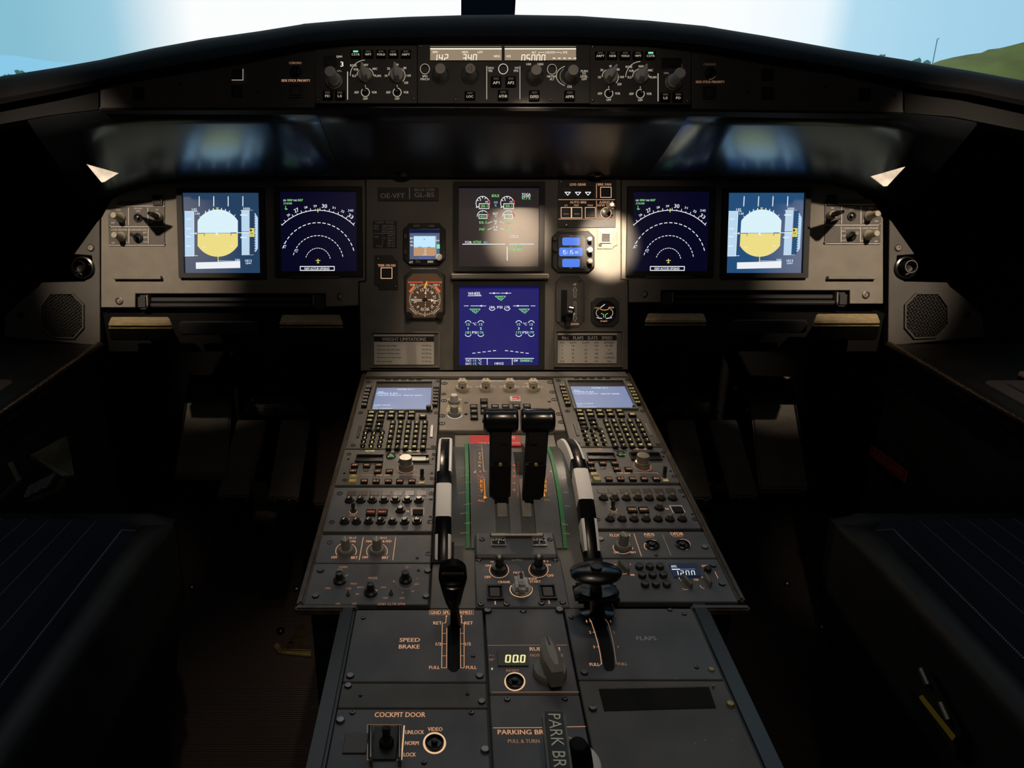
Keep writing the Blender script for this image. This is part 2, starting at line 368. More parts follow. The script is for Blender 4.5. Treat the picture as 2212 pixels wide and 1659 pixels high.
struct('wall_rear', slabbox(-1.5, 1.5, -1.06, -1.0, 0, 2.0, 'sidewall'))
struct('wall_front', slabbox(-1.5, 1.5, 2.06, 2.10, 0, 1.27, 'black_matt'))
def wall_side(sx):
    rows = []
    for y, xb, xt in ((-1.0, 1.22, 1.18), (.6, 1.20, 1.16), (1.1, 1.18, 1.14), (1.42, 1.12, 1.12), (1.5, 1.12, 1.14), (2.1, 1.3, 1.35)):
        top = 2.0 if y < 1.45 else 1.25
        rows.append([(sx * xb, y, 0), (sx * xb, y, .75), (sx * (xt + .02), y, .98), (sx * xt, y, top)])
    me = loft_mesh(rows, 'sidewall', smooth=False)
    o = struct('wall_left' if sx < 0 else 'wall_right', me); s = o.modifiers.new('t', 'SOLIDIFY'); s.thickness = .03; s.offset = 1 if sx > 0 else -1
wall_side(-1); wall_side(1)
# windscreen: centre post, header, two panes
p0 = pix(1051, 20, 1.95); pt = Vector((p0.x + .0, p0.y - .45, 2.0)); pb = Vector((p0.x, p0.y + .10, .98))
mat('post', (.035, .05, .085), .5)
struct('trim_1', hexa_mesh([(pb.x - .068, pb.y, pb.z), (pb.x + .066, pb.y, pb.z), (pb.x + .06, pb.y + .1, pb.z), (pb.x - .06, pb.y + .1, pb.z), (pt.x - .068, pt.y, pt.z), (pt.x + .066, pt.y, pt.z), (pt.x + .06, pt.y + .1, pt.z), (pt.x - .06, pt.y + .1, pt.z)], 'post', .006))
def pane_material():
    m = bpy.data.materials.new('windscreen_glass'); m.use_nodes = True; t = m.node_tree; t.nodes.clear()
    a = nd(t, 'ShaderNodeBsdfTransparent'); a.inputs[0].default_value = (.97, .98, .98, 1); g = nd(t, 'ShaderNodeBsdfGlossy'); g.inputs['Roughness'].default_value = .03
    mx = nd(t, 'ShaderNodeMixShader'); mx.inputs[0].default_value = .04; o = nd(t, 'ShaderNodeOutputMaterial')
    t.links.new(a.outputs[0], mx.inputs[1]); t.links.new(g.outputs[0], mx.inputs[2]); t.links.new(mx.outputs[0], o.inputs[0]); M['pane'] = m
pane_material()
for i, sx in enumerate((-1, 1)):
    struct('window_%d' % (i + 1), hexa_mesh([(pb.x + sx * .07, pb.y + .04, 1.02), (sx * 1.35, 1.75, 1.02), (sx * 1.35, 1.756, 1.02), (pb.x + sx * .07, pb.y + .046, 1.02),
                                              (pt.x + sx * .07, pt.y + .04, 1.99), (sx * 1.2, 1.2, 1.99), (sx * 1.2, 1.206, 1.99), (pt.x + sx * .07, pt.y + .046, 1.99)], 'pane'))
# ---- outside, seen past the glareshield
def far_point(x, y, d): return pix(x, y, d)
def hill(name, pts, d, depth, m, label, amp):
    rows = []
    for x, y in pts:
        a = far_point(x, y, d); dirv = Vector((a.x - CAM.x, a.y - CAM.y, 0)).normalized(); g = a.z
        rows.append([(a.x - dirv.x * depth * .5, a.y - dirv.y * depth * .5, -12), (a.x - dirv.x * depth * .2, a.y - dirv.y * depth * .2, g * .5 + random.uniform(-amp, amp)), tuple(a), (a.x + dirv.x * depth * .5, a.y + dirv.y * depth * .5, g * .4), (a.x + dirv.x * depth, a.y + dirv.y * depth, -12)])
    o = struct(name, loft_mesh(rows, m)); return o
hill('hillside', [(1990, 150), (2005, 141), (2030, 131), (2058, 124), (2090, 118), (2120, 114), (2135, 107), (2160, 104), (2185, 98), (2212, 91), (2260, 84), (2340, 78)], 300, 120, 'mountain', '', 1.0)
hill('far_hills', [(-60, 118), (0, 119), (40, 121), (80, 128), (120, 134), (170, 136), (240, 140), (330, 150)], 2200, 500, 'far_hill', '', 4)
struct('ground', slabbox(-900, 900, 30, 1800, -13, -12, 'mountain'))
def bush(x, y, hpx, wpx, d, label):
    bm = bmesh.new(); c = far_point(x, y, d); r = hpx / F * d
    for k in range(9):
        bmesh.ops.create_icosphere(bm, subdivisions=1, radius=1, matrix=Matrix.Translation((random.uniform(-.5, .5) * wpx / F * d, random.uniform(-.3, .3) * r, random.uniform(-.9, .25) * r)) @ Matrix.Scale(r * random.uniform(.35, .6), 4))
    for v in bm.verts: v.co += Vector([random.uniform(-.08, .08) * r for _ in range(3)])
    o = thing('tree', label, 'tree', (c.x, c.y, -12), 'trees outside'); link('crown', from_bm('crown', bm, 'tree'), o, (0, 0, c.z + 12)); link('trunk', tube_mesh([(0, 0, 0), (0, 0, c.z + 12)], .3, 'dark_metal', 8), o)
for a in ((14, 166, 10, 26, 260, 'small dark tree at the left edge outside the windscreen'), (52, 156, 9, 40, 260, 'rounded dark tree below the hazy hills outside'),
          (1905, 122, 8, 8, 400, 'tree tip poking over the glareshield, farthest from the green hill'), (1982, 134, 12, 8, 400, 'thin tree tip midway to the green hillside'), (2003, 136, 14, 8, 400, 'thin tree tip nearest the green hillside')): bush(*a)
a = pix(2012, 150, 400); b = pix(2025, 84, 400); dwn = Vector((-1.2, 0, -12 - a.z))
tag(link('mast', tube_mesh([tuple(dwn), (0, 0, 0), tuple(b - a), tuple(pix(2029, 83, 400) - a)], .22, 'tree', 6), None, a), 'tall thin mast leaning over the hillside outside', 'mast')
# ================================================================ glareshield
ST = [(-120, 190, 250), (0, 165, 228), (120, 146, 205), (217, 129, 184), (330, 104, 163), (440, 84, 146), (560, 67, 126), (650, 52.5, 108), (656, 51, 107), (760, 42, 97), (880, 36, 95), (1000, 32.5, 94), (1106, 31.5, 94), (1250, 34, 95), (1400, 44, 99), (1524, 56, 111),
      (1531, 57.5, 112), (1650, 77, 132), (1811, 106, 156), (1950, 128, 186), (2012, 139, 196), (2092, 152, 206), (2300, 190, 250)]
gs = thing('glareshield', 'long black arched glareshield above the instrument panel', 'glareshield', (0, 1.2, 1.15))
def hood(i0, i1, fr=.0):
    rows = []
    for x, yt, yl in ST[i0:i1]:
        prof = [(1.215, yl + 8), (1.166, yl + 1), (1.158, yl - 3), (1.153, yl * .75 + yt * .25), (1.156, yl * .4 + yt * .6), (1.168, yl * .12 + yt * .88), (1.19, yt + .5), (1.24, yt + .2), (1.4, yt + 20), (1.95, yt + 75), (1.95, yt + 125), (1.215, yl + 8)]
        rows.append([pix(x, y, d) - gs.location for d, y in prof[:-1]])
    link('hood', loft_mesh(rows, 'hood', closed=True), gs)
hood(0, 9); hood(8, 17); hood(16, 23)
def gpoly(pts, h): return [Vector(GL.W(*GL.L(x, y, h), h)) - gs.location for x, y in pts]
def gplate(name, pts, h0, h1, m, label=None):
    P0 = gpoly(pts, h1); bm = bmesh.new(); back = [p - GL.n * (h1 - h0) for p in P0]
    a = [bm.verts.new(p) for p in P0]; b = [bm.verts.new(p) for p in back]; bm.faces.new(a); bm.faces.new(b[::-1])
    for i in range(len(a)): bm.faces.new((a[i], a[(i + 1) % len(a)], b[(i + 1) % len(a)], b[i]))
    return link(name, from_bm(name, bm, m), gs, (0, 0, 0), 0, label)
gplate('fascia', [(217, 176), (330, 155), (440, 138), (560, 118), (652, 100), (680, 96), (680, 233), (217, 233)], -.03, 0, 'fascia' if mat('fascia', (.055, .052, .054), .6, noise=.1) else '')
gplate('fascia', [(1494, 96), (1524, 103), (1650, 124), (1811, 148), (1950, 178), (1950, 242), (1494, 236)], -.03, 0, 'fascia')
gplate('end_cap', [(-120, 225), (0, 206), (120, 190), (213, 174), (213, 236), (100, 250), (-120, 290)], -.03, -.002, 'black_matt')
gplate('end_cap', [(1954, 178), (2092, 198), (2300, 240), (2300, 300), (2060, 252), (1954, 244)], -.03, -.002, 'black_matt')
gplate('lip', [(217, 233), (680, 232), (1494, 235), (1950, 242), (1950, 247), (1494, 241), (680, 238), (217, 238)], -.03, .004, 'black_matt')
# underside (three soft black panels)
def under(front, back, um='underside'):
    rows = []
    for t, sag in ((0, 0), (.15, .004), (.5, .008), (.85, .006), (1, 0)):
        r = []
        for (x0, y0), (x1, y1) in zip(front, back):
            p = pix(x0, y0, 1.176).lerp(pix(x1, y1, 1.445), t); r.append(p - gs.location + Vector((0, 0, -sag)))
        rows.append(r)
    o = link('underside', loft_mesh(rows, um), gs); s = o.modifiers.new('t', 'SOLIDIFY'); s.thickness = .01; s.offset = 1; return o
under([(682, 236), (820, 236), (960, 236), (1087, 237), (1220, 237), (1350, 238), (1495, 239)], [(744, 388), (850, 388), (960, 388), (1066, 388), (1170, 388), (1280, 388), (1391, 388)], 'underside_matt')
under([(684, 236), (560, 236), (395, 236), (300, 236), (217, 237), (60, 262)], [(747, 388), (650, 388), (420, 390), (330, 400), (262, 420), (190, 440)])
under([(1492, 239), (1610, 240), (1780, 241), (1870, 242), (1950, 244), (2110, 270)], [(1388, 388), (1500, 388), (1700, 390), (1800, 400), (1875, 420), (1950, 445)])
# small controls on the fascia
def gl_button(x, y, sz, name, lab, cat, grp, lit=False, ring='black'):
    u = Unit(GL, name, lab, cat, x, y, group=grp)
    u.frame('frame', x - sz, y - sz, x + sz, y + sz, sz * .25, -.001, .003, ring); u.box('cap', x - sz * .72, y - sz * .72, x + sz * .72, y + sz * .72, -.001, .002, 'black')
    u.z = .003
    if lit: u.line([(x + sz, y - sz), (x + sz, y + sz), (x - sz, y + sz)], 1.2, 'cream')
    return u.done()
gl_button(513, 161, 12, 'warning_button', 'square warning button edged with light on its right, left fascia', 'button', None, True)
gl_button(511, 196, 12, 'warning_button', 'dark square button under the lit-edged one on the left fascia', 'button', None)
gl_button(299, 200, 12, 'warning_button', 'lone dark square button at the far left of the glareshield', 'button', None)
gl_button(1659, 161, 12, 'warning_button', 'upper of two dark square buttons stacked on the right fascia', 'button', None)
gl_button(1659, 200, 13, 'warning_button', 'lower of two dark square buttons stacked on the right fascia', 'button', None)
gl_button(1869, 203, 13, 'warning_button', 'lone dark square button at the far right of the glareshield', 'button', None)
for x, y, tx, sd, dim in ((639, 156, 'CHRONO', 'left', 'warm_dim'), (1534, 159, 'CHRONO', 'right', 'led_off')):
    u = Unit(GL, 'chrono_button', 'round black chrono button on the %s fascia' % sd, 'button', x, y); u.z = .0005
    u.lathe('bezel', x, y, 12, ((1, 0), (1, .003), (.8, .004), (.75, .001), (0, .001)), 'black'); u.lathe('plunger', x, y, 6, ((1, 0), (1, .005), (.6, .0065), (0, .0065)), 'gloss_black')
    u.text(x - 1, y - 20, tx, 27, 5, dim)
    if sd == 'right': u.arc(x, y, 12, 12, -100, 20, 1.2, 'warm_dim')
    u.done()
    u = Unit(GL, 'priority_light', 'dark square side stick priority light under the %s chrono button' % sd, 'light', x, y + 39); u.z = .0005
    u.text(x, y + 18, 'SIDE STICK PRIORITY', 62, 5, 'warm' if sd == 'left' else 'warm_dim')
    u.frame('frame', x - 15, y + 26, x + 14, y + 54, 3, 0, .003, 'black'); u.box('cap', x - 11, y + 30, x + 10, y + 50, 0, .002, 'black'); u.done()
for x, y in ((555, 196), (388, 182), (1616, 199), (1784, 188), (1933, 206)):
    u = Unit(GL, 'screw', 'small flush screw in the glareshield fascia', 'screw', x, y, group='fascia screws'); u.z = 0; s = u.lathe('head', x, y, 4, ((1, 0), (.8, .001), (0, .001)), 'black', 0, seg=12)
# ---------------------------------------------------------------- EFIS control panels
def legend_key(u, x, y, w, h, t, col='cream', bar=None, m='key_black', name='key', th=.5):
    k = u.box(name, x - w / 2, y - h / 2, x + w / 2, y + h / 2, .002, .007, m, .001); 
    u.text(x, y + h * .14, t, w * (.8 if len(t) > 3 else .62 if len(t) > 2 else .45), h * .26, col, h=.007)
    if bar: u.fill([(x - w * .25, y - h * .36), (x + w * .25, y - h * .36), (x + w * .25, y - h * .14), (x - w * .25, y - h * .14)], bar, h=.007)
def cone_knob(u, x, y, r, rz, name='knob', m='knob_dark', hgt=.020):
    """round base with a blade grip"""
    k = u.lathe(name, x, y, r, ((1, 0), (1, .006), (.9, .009), (.5, .010), (0, .010)), m, .002)
    mx, my = u.mm(x, y); rr = r * mx
    g = prism_mesh([(-rr * .30, -rr * .85), (rr * .30, -rr * .85), (rr * .32, rr * .2), (rr * .12, rr * .95), (-rr * .12, rr * .95), (-rr * .32, rr * .2)], 0, hgt, m, rr * .12)
    o = link('grip', g, k, (0, 0, .008), R(rz) * u.sg); return k
def efis(view, flip):
    X = (lambda x: 4.809 * 460 - x) if False else (lambda x: x)
    side = 'right' if flip else 'left'
    if not flip: u = Unit(GL, 'control_panel', 'dark display control panel at the left end of the glareshield controls, range knob straight up', 'control panel', 630, 400, view)
    else: u = Unit(GL, 'control_panel', 'dark display control panel at the right end of the glareshield controls', 'control panel', 1450, 410, view)
    if not flip:
        u.box('plate', 95, 85, 1160, 690, -.02, .002, 'unit', .0006); keys = [(521, 170, 'CSTR'), (651, 170, 'WPT'), (784, 170, 'VOR.D'), (910, 170, 'NDB'), (1042, 170, 'ARPT')]; b1 = (790, 400, 640); fd = (228, 600, 'FD', 356, 600, 'LS')
        lx = 437; mode = (620, 400); rng = (950, 400); baro = (300, 460); sw = ((622, 575, '1'), (952, 575, '2')); win = (185, 195, 320, 305); s1 = ((125, 652), (1118, 640), (85, 110))
        u.text(350, 205, 'QNH', 60, 26, 'cream'); u.text(378, 282, '3', 30, 52, 'fcu_bar'); u.text(352, 352, 'hPa', 45, 20, 'cream_dim')
    else:
        u.box('plate', 935, 75, 1985, 700, -.02, .002, 'unit', .0006); keys = [(1042, 185, 'ARPT'), (1170, 185, 'NDB'), (1302, 185, 'VOR.D'), (1436, 185, 'WPT'), (1566, 185, 'CSTR')]; fd = (1720, 620, 'LS', 1852, 620, 'FD')
        lx = 1642; mode = (1462, 415); rng = (1145, 415); baro = (1795, 475); sw = ((1130, 587, '1'), (1457, 590, '2')); win = (1680, 215, 1890, 325); s1 = ((965, 655), (1950, 665), (965, 98))
        u.text(1835, 232, 'QNH', 60, 24, 'cream'); u.text(1848, 302, '3', 32, 52, 'fcu_bar'); u.line([(1888, 280), (1888, 318)], 4, 'cream_dim'); u.text(1730, 375, 'hPa', 50, 20, 'cream_dim')
    for x, y, t in keys: legend_key(u, x, y, 105, 82, t, 'cream', 'green_lamp' if t == 'CSTR' else 'led_off')
    legend_key(u, fd[0], fd[1], 105, 92, fd[2], 'cream', 'led_off'); legend_key(u, fd[3], fd[4], 105, 92, fd[5], 'cream', 'led_off')
    u.line([(lx, 362 if not flip else 380), (lx, 648 if not flip else 665)], 9, 'cream')
    u.box('window', *win, .0015, .0030, 'gloss_black', .0003)
    mx_, my_ = mode
    u.arc(mx_ - 30 + 30, my_, 155, 160, 92, 180, 6, 'cream'); u.arc(mx_, my_, 85, 85, 0, 60, 6, 'cream'); u.arc(mx_, my_, 85, 85, 100, 180, 6, 'cream')
    for t, x, y, w_ in (('ROSE', -122, -105, 68), ('NAV', 5, -110, 52), ('VOR', -97, -63, 50), ('ILS', -115, 3, 38), ('ARC', 100, -70, 52), ('PLAN', 128, 3, 68)): u.text(mx_ + x, my_ + y, t, w_, 24, 'cream')
    rx, ry = rng
    u.arc(rx, ry, 85, 85, -45, 60, 6, 'cream'); u.arc(rx, ry, 85, 85, 120, 180, 6, 'cream')
    for t, x, y, w_ in (('10', -112, 3, 26), ('20', -88, -72, 30), ('40', 2, -112, 26), ('80', 82, -78, 30), ('160', 122, 0, 42), ('320', 95, 75, 42)): u.text(rx + x, ry + y, t, w_, 24, 'cream')
    cone_knob(u, *mode, 74, 12 if not flip else -18); cone_knob(u, *rng, 76, 8 if not flip else -30)
    bx, by = baro
    u.lathe('bezel_ring', bx, by, 84, ((1, 0), (1, .003), (.86, .003), (.86, 0)), 'steel', .002); k = u.lathe('baro_knob', bx, by, 70, ((1, 0), (1, .010), (.80, .012), (.78, .040), (.7, .042), (0, .042)), 'knob_dark', .002)
    for x, y, t in sw:
        u.arc(x, y, 42, 44, 0, 360, 7, 'cream'); u.lathe('toggle', x, y, 30, ((1, 0), (1, .004), (.5, .006), (.35, .014), (.5, .018), (0, .020)), 'knob_black', .002)
        u.text(x, y - 66, t, 12, 22, 'cream'); u.text(x - 92, y, 'ADF', 46, 24, 'cream'); u.text(x + 92, y, 'VOR', 52, 24, 'cream'); u.text(x, y + 66, 'OFF', 50, 24, 'cream')
    for x, y in s1: u.screw(x, y, 16)
    u.done()
efis(Z2, False); efis(Z3, True)
# ---------------------------------------------------------------- autopilot control unit
u = Unit(GL, 'autopilot_control_unit', 'wide dark autopilot panel with two amber number windows in the glareshield centre', 'control panel', 1700, 400, Z2)
u.box('plate', 1162, 60, 2957, 690, -.02, .003, 'unit', .0006); u.z = .003
for x0, x1 in ((1293, 2040), (2066, 2812)):
    wn = u.box('window', x0, 98, x1, 246, .003, .005, 'print_black', .0003)
    u.fill([(x0 + 2, 128), (x1 - 2, 128), (x1 - 2, 242), (x0 + 2, 242)], 'fcu_bg', h=.005); u.fill([(x0 + 2, 116), (x1 - 2, 116), (x1 - 2, 129), (x0 + 2, 129)], 'fcu_bar', h=.0052); u.fill([(x0 + 2, 98), (x1 - 2, 98), (x1 - 2, 102), (x0 + 2, 102)], 'cream', h=.0052)
for x, y, t, w_ in ((1348, 157, 'SPD', 56), (1657, 157, 'HDG', 62), (1816, 157, 'LAT', 52), (1988, 200, 'HDG', 62), (2108, 200, 'V/S', 46), (2373, 160, 'ALT', 48), (2541, 160, 'LVL/CH', 96), (2695, 160, 'V/S', 46)): u.text(x, y, t, w_, 23, 'fcu_digit', h=.0052)
u.line([(2423, 176), (2423, 160), (2482, 160)], 4, 'fcu_digit', h=.0052); u.line([(2600, 160), (2657, 160), (2657, 176)], 4, 'fcu_digit', h=.0052)
SEG = {'0': 'abcdef', '1': 'bc', '2': 'abged', '3': 'abgcd', '4': 'fgbc', '5': 'afgcd', '7': 'abc', '8': 'abcdefg', '9': 'abcfgd'}
def seg7(u, x, y, w, h, s, wd, col, step, hh, cut=1.0, par=None, slant=.08):
    for i, ch in enumerate(s):
        X = x + i * step
        P = {'a': ((0, 0), (1, 0)), 'b': ((1, 0), (1, .5)), 'c': ((1, .5), (1, 1)), 'd': ((0, 1), (1, 1)), 'e': ((0, .5), (0, 1)), 'f': ((0, 0), (0, .5)), 'g': ((0, .5), (1, .5))}
        for k in SEG.get(ch, 'g' if ch == '-' else ''):
            (a, b), (c, d) = P[k]
            b, d = min(b, cut), min(d, cut)
            if k == 'd' and cut < 1: continue
            e = .12; vx, vy = (c - a), (d - b); a += vx * e; c -= vx * e; b += vy * e * .6; d -= vy * e * .6
            u.line([(X + a * w + (1 - b) * slant * h, y + b * h), (X + c * w + (1 - d) * slant * h, y + d * h)], wd, col, hh, par)
seg7(u, 1330, 182, 32, 74, '142', 9, 'fcu_digit', 56, .0052, .8); seg7(u, 1632, 182, 32, 74, '340', 9, 'fcu_digit', 54, .0052, .8)
seg7(u, 2243, 186, 32, 72, '05000', 9, 'fcu_digit', 52, .0052, .8)
for i in range(5): u.line([(2570 + i * 54, 221), (2594 + i * 54, 221)], 9, 'fcu_digit', h=.0052)
for x, y in ((1240, 332), (2053, 332), (2560, 335)):
    u.lathe('push_button', x, y, 42, ((1, 0), (1, .003), (.8, .003), (.78, .001), (0, .001)), 'black', .003); u.arc(x, y, 48, 52, 0, 360, 5, 'cream' if x != 2053 else 'fcu_digit')
for x, y, t, w_ in ((1240, 408, 'SPD', 54), (1240, 438, 'MACH', 88), (1925, 322, 'HDG', 58), (1920, 352, 'TRK', 46), (2193, 322, 'V/S', 44), (2188, 352, 'FPA', 48), (2560, 410, 'METRIC', 100), (2560, 438, 'ALT', 46), (2743, 517, 'DN', 44), (2896, 355, 'PUSH', 70), (2892, 382, 'TO', 36), (2894, 410, 'LEVEL', 76), (2894, 438, 'OFF', 52), (2318, 283, '100', 48), (2440, 283, '1000', 60)): u.text(x, y, t, w_, 23, 'cream')
for x, top, st in ((1404, 388, 'p'), (1708, 388, 'gear'), (2380, 400, 'p'), (2755, 402, 'p')):
    u.lathe('bezel_ring', x, top + 8, 95, ((1, 0), (1, .003), (.93, .0035), (.93, 0)), 'steel', .003)
    u.lathe('bezel_ring', x, top + 8, 84, ((1, 0), (1, .004), (.93, .0045), (.93, 0)), 'steel', .003)
    k = u.lathe('selector_knob', x, top + 8, 62, ((1.1, 0), (1.1, .003), (.95, .006), (.85, .024), (.83, .028), (0, .028)), 'knob_dark', .003, seg=32, flute=(1 if st == 'gear' else 0), fl_from=3, fl_to=4)
    if st == 'gear': u.line([(x + 20, 300), (x - 25, 328), (x + 20, 358), (x + 20, 300)], 4, 'print_black', h=.0312)
u.arc(2755, 405, 150, 110, 115, 245, 6, 'cream'); u.arc(2755, 405, 112, 95, 130, 260, 5, 'cream_dim')
for x, y, t in ((1980, 460, 'AP1'), (2132, 460, 'AP2'), (2052, 600, 'A/THR'), (1708, 605, 'LOC'), (2378, 605, 'EXPED'), (2745, 605, 'APPR')): legend_key(u, x, y, 110, 110 if t[0] != 'L' else 92, t, 'cream', 'led_off')
u.line([(1882, 305), (1882, 645)], 7, 'cream'); u.line([(2227, 305), (2227, 645)], 7, 'cream')
for x, y in ((1560, 642), (2548, 645), (1195, 92)): u.screw(x, y, 15)
u.done()
# ================================================================ main instrument panel
pn = Unit(PAN, 'instrument_panel', 'broad grey instrument panel spanning the cockpit under the glareshield', 'panel', 1064, 600)
pn.z = 0
pn.prism('board', [(218, 472), (240, 431), (300, 398), (400, 380), (789, 376), (789, 606), (774, 608), (774, 660), (703, 662), (703, 634), (292, 634), (292, 664), (218, 664)], -.012, 0, 'panel', .001)
pn.prism('board', [(790.5, 376), (1341.5, 376), (1341.5, 604), (1356.5, 606), (1357, 799), (779, 801), (776, 610), (790.5, 608)], -.012, .002, 'panel', .0015)
pn.prism('board', [(1343, 376), (1740, 380), (1830, 398), (1888, 443), (1908, 472), (1908, 656), (1836, 656), (1836, 627), (1428, 627), (1428, 653), (1358.5, 653), (1358, 605), (1343, 603)], -.012, 0, 'panel', .001)
mat('panel_side', (.085, .08, .075), .6, noise=.12, scale=20)
for mi in (False, True):
    q = lambda pts: pts
    u = Unit(PAN, 'side_board', 'grey outer panel board holding the octagonal speaker, %s side' % ('right' if mi else 'left'), 'panel', 120, 640, mirror=mi); 
    u.prism('board', [(215, 474), (209, 480), (160, 549), (198, 552), (202, 590), (182, 608), (90, 610), (82, 620), (50, 645), (12, 682), (8, 728), (216, 747)], -.02, -.004, 'panel_side', .001)
    u.lathe('fastener', 196.5, 535.5, 8, ((1, 0), (1, .001), (.7, .003), (.35, .003), (.3, .001), (0, .001)), 'steel_dull', -.004, seg=18)
    u.lathe('fastener', 46, 680, 8, ((1, 0), (1, .001), (.7, .003), (.35, .003), (.3, .001), (0, .001)), 'dark_metal', -.004, seg=18)
    u.done()
    # speaker
    u = Unit(PAN, 'loudspeaker', 'octagonal loudspeaker with a woven grille, %s side of the panel' % ('right' if mi else 'left'), 'speaker', 133, 682, mirror=mi)
    oc = [(87, 660), (108, 632), (156, 632), (181, 658), (181, 708), (160, 732), (112, 730), (85, 702)]
    u.prism('basket', oc, -.008, -.0032, 'cavity', 0)
    P = [Vector(u.ab(x, y)) for x, y in oc]; bm = bmesh.new()
    def inside(p): return all(((b_.x - a_.x) * (p.y - a_.y) - (b_.y - a_.y) * (p.x - a_.x)) * (1 if mi else -1) > 0 for a_, b_ in zip(P, P[1:] + P[:1]))
    for i in range(-16, 17):
        for j in range(-16, 17):
            a_ = Vector((i * .0052, j * .0052)); a_ = Vector((a_.x * .82 - a_.y * .57, a_.x * .57 + a_.y * .82))
            if not inside(a_ * 1.1): continue
            hz = (i + j) % 2; sx, sy = (.0046, .0008) if hz else (.0008, .0046)
            c_ = [(-sx, -sy), (sx, -sy), (sx, sy), (-sx, sy)]; c_ = [(a_.x + (x * .82 - y * .57) * .75, a_.y + (x * .57 + y * .82) * .75) for x, y in c_]
            lo = [bm.verts.new((x, y, -.002)) for x, y in c_]; hi = [bm.verts.new((x, y, 0)) for x, y in c_]; bm.faces.new(hi)
            for k in range(4): bm.faces.new((lo[k], lo[(k + 1) % 4], hi[(k + 1) % 4], hi[k]))
    link('grille', from_bm('grille', bm, 'grille_metal' if 'grille_metal' in M else (mat('grille_metal', (.05, .048, .045), .5) and 'grille_metal')), u.e)
    # octagon rim
    bm = bmesh.new(); O = [bm.verts.new((*p, .001)) for p in P]; I = [bm.verts.new((*(p * .93), .001)) for p in P]; I2 = [bm.verts.new((*(p * .93), -.006)) for p in P]; O2 = [bm.verts.new((*p, -.006)) for p in P]
    for k in range(8):
        n_ = (k + 1) % 8; bm.faces.new((O[k], O[n_], I[n_], I[k])); bm.faces.new((I[k], I[n_], I2[n_], I2[k])); bm.faces.new((O[k], O[n_], O2[n_], O2[k]))
    link('rim', from_bm('rim', bm, 'panel_side'), u.e)
    # air outlet
    u = Unit(PAN, 'air_outlet', 'round black air outlet %s above the loudspeaker' % ('with a pale rim, right side,' if mi else 'with brown glint, left side,'), 'air vent', 179, 578, mirror=mi)
    u.lathe('housing', 179, 578, 24, ((1, -.01), (1, .002), (.85, .003), (.8, -.012), (0, -.014)), 'gloss_black', 0); u.lathe('nozzle', 177, 577, 13, ((1, -.01), (1, .012), (.88, .014), (.82, .002), (0, .0)), 'gloss_black' if not mi else 'black', 0)
    if mi: u.lathe('nozzle_ring', 177, 577, 13, ((1.04, .012), (1.04, .0145), (.92, .0145), (.92, .012)), 'steel_dull', 0)
# panel fasteners, shelf lips, chart lip
def bolt(x, y, lab): 
    u = Unit(PAN, 'panel_fastener', lab, 'fastener', x, y, group='panel fasteners'); u.lathe('head', x, y, 8, ((1, 0), (1, .002), (.75, .003), (.6, .0015), (.35, .0015), (.3, .003), (0, .003)), 'steel_dull', 0, seg=20)
for x, y in ((258, 650), (736, 641), (1391, 635), (1870, 637)): bolt(x, y, 'round quarter-turn fastener at a lower corner of a panel board')
for mi in (False, True):
    u = Unit(PAN, 'chart_ledge', 'thin grey clip ledge below the %s knob panel' % ('right' if mi else 'left'), 'ledge', 294, 600, mirror=mi); u.box('lip', 243, 596, 347, 603, 0, .010, 'panel', .0008)
for x0, x1, dxx, sd in ((626, 736, 0, 'left'), (1396, 1500, 0, 'right')):
    u = Unit(PAN, 'chart_ledge', 'thin grey ledge under the %s navigation screen' % sd, 'ledge', (x0 + x1) / 2, 596); u.box('lip', x0, 588, x1, 599, 0, .008, 'panel', .0008)
# stowed tables in their slots
for x0, x1, yy, sd in ((293, 703, 0, 'left'), (1429, 1836, -6, 'right')):
    u = Unit(PAN, 'folding_table', 'black folding table stowed in its slot on the %s' % sd, 'table', (x0 + x1) / 2, 650 + yy)
    u.box('slot', x0, 634 + yy, x1, 668 + yy, -.03, -.022, 'cavity', 0); u.box('table_top', x0 + 30, 642 + yy, x1 - 30, 652 + yy, -.02, -.004, 'tray', .002); u.box('table_leaf', x0 + 30, 654 + yy, x1 - 30, 664 + yy, -.02, .004, 'tray', .003)
    for xa in (x0 + 3, x1 - 26): u.box('end_bracket', xa, 637 + yy, xa + 22, 668 + yy, -.02, .006, 'tray', .004, seg=2)
    for xa in (x0 + 22, x1 - 29): u.box('pin', xa, 636 + yy, xa + 5, 661 + yy, -.01, .008, 'steel_dull', .002)
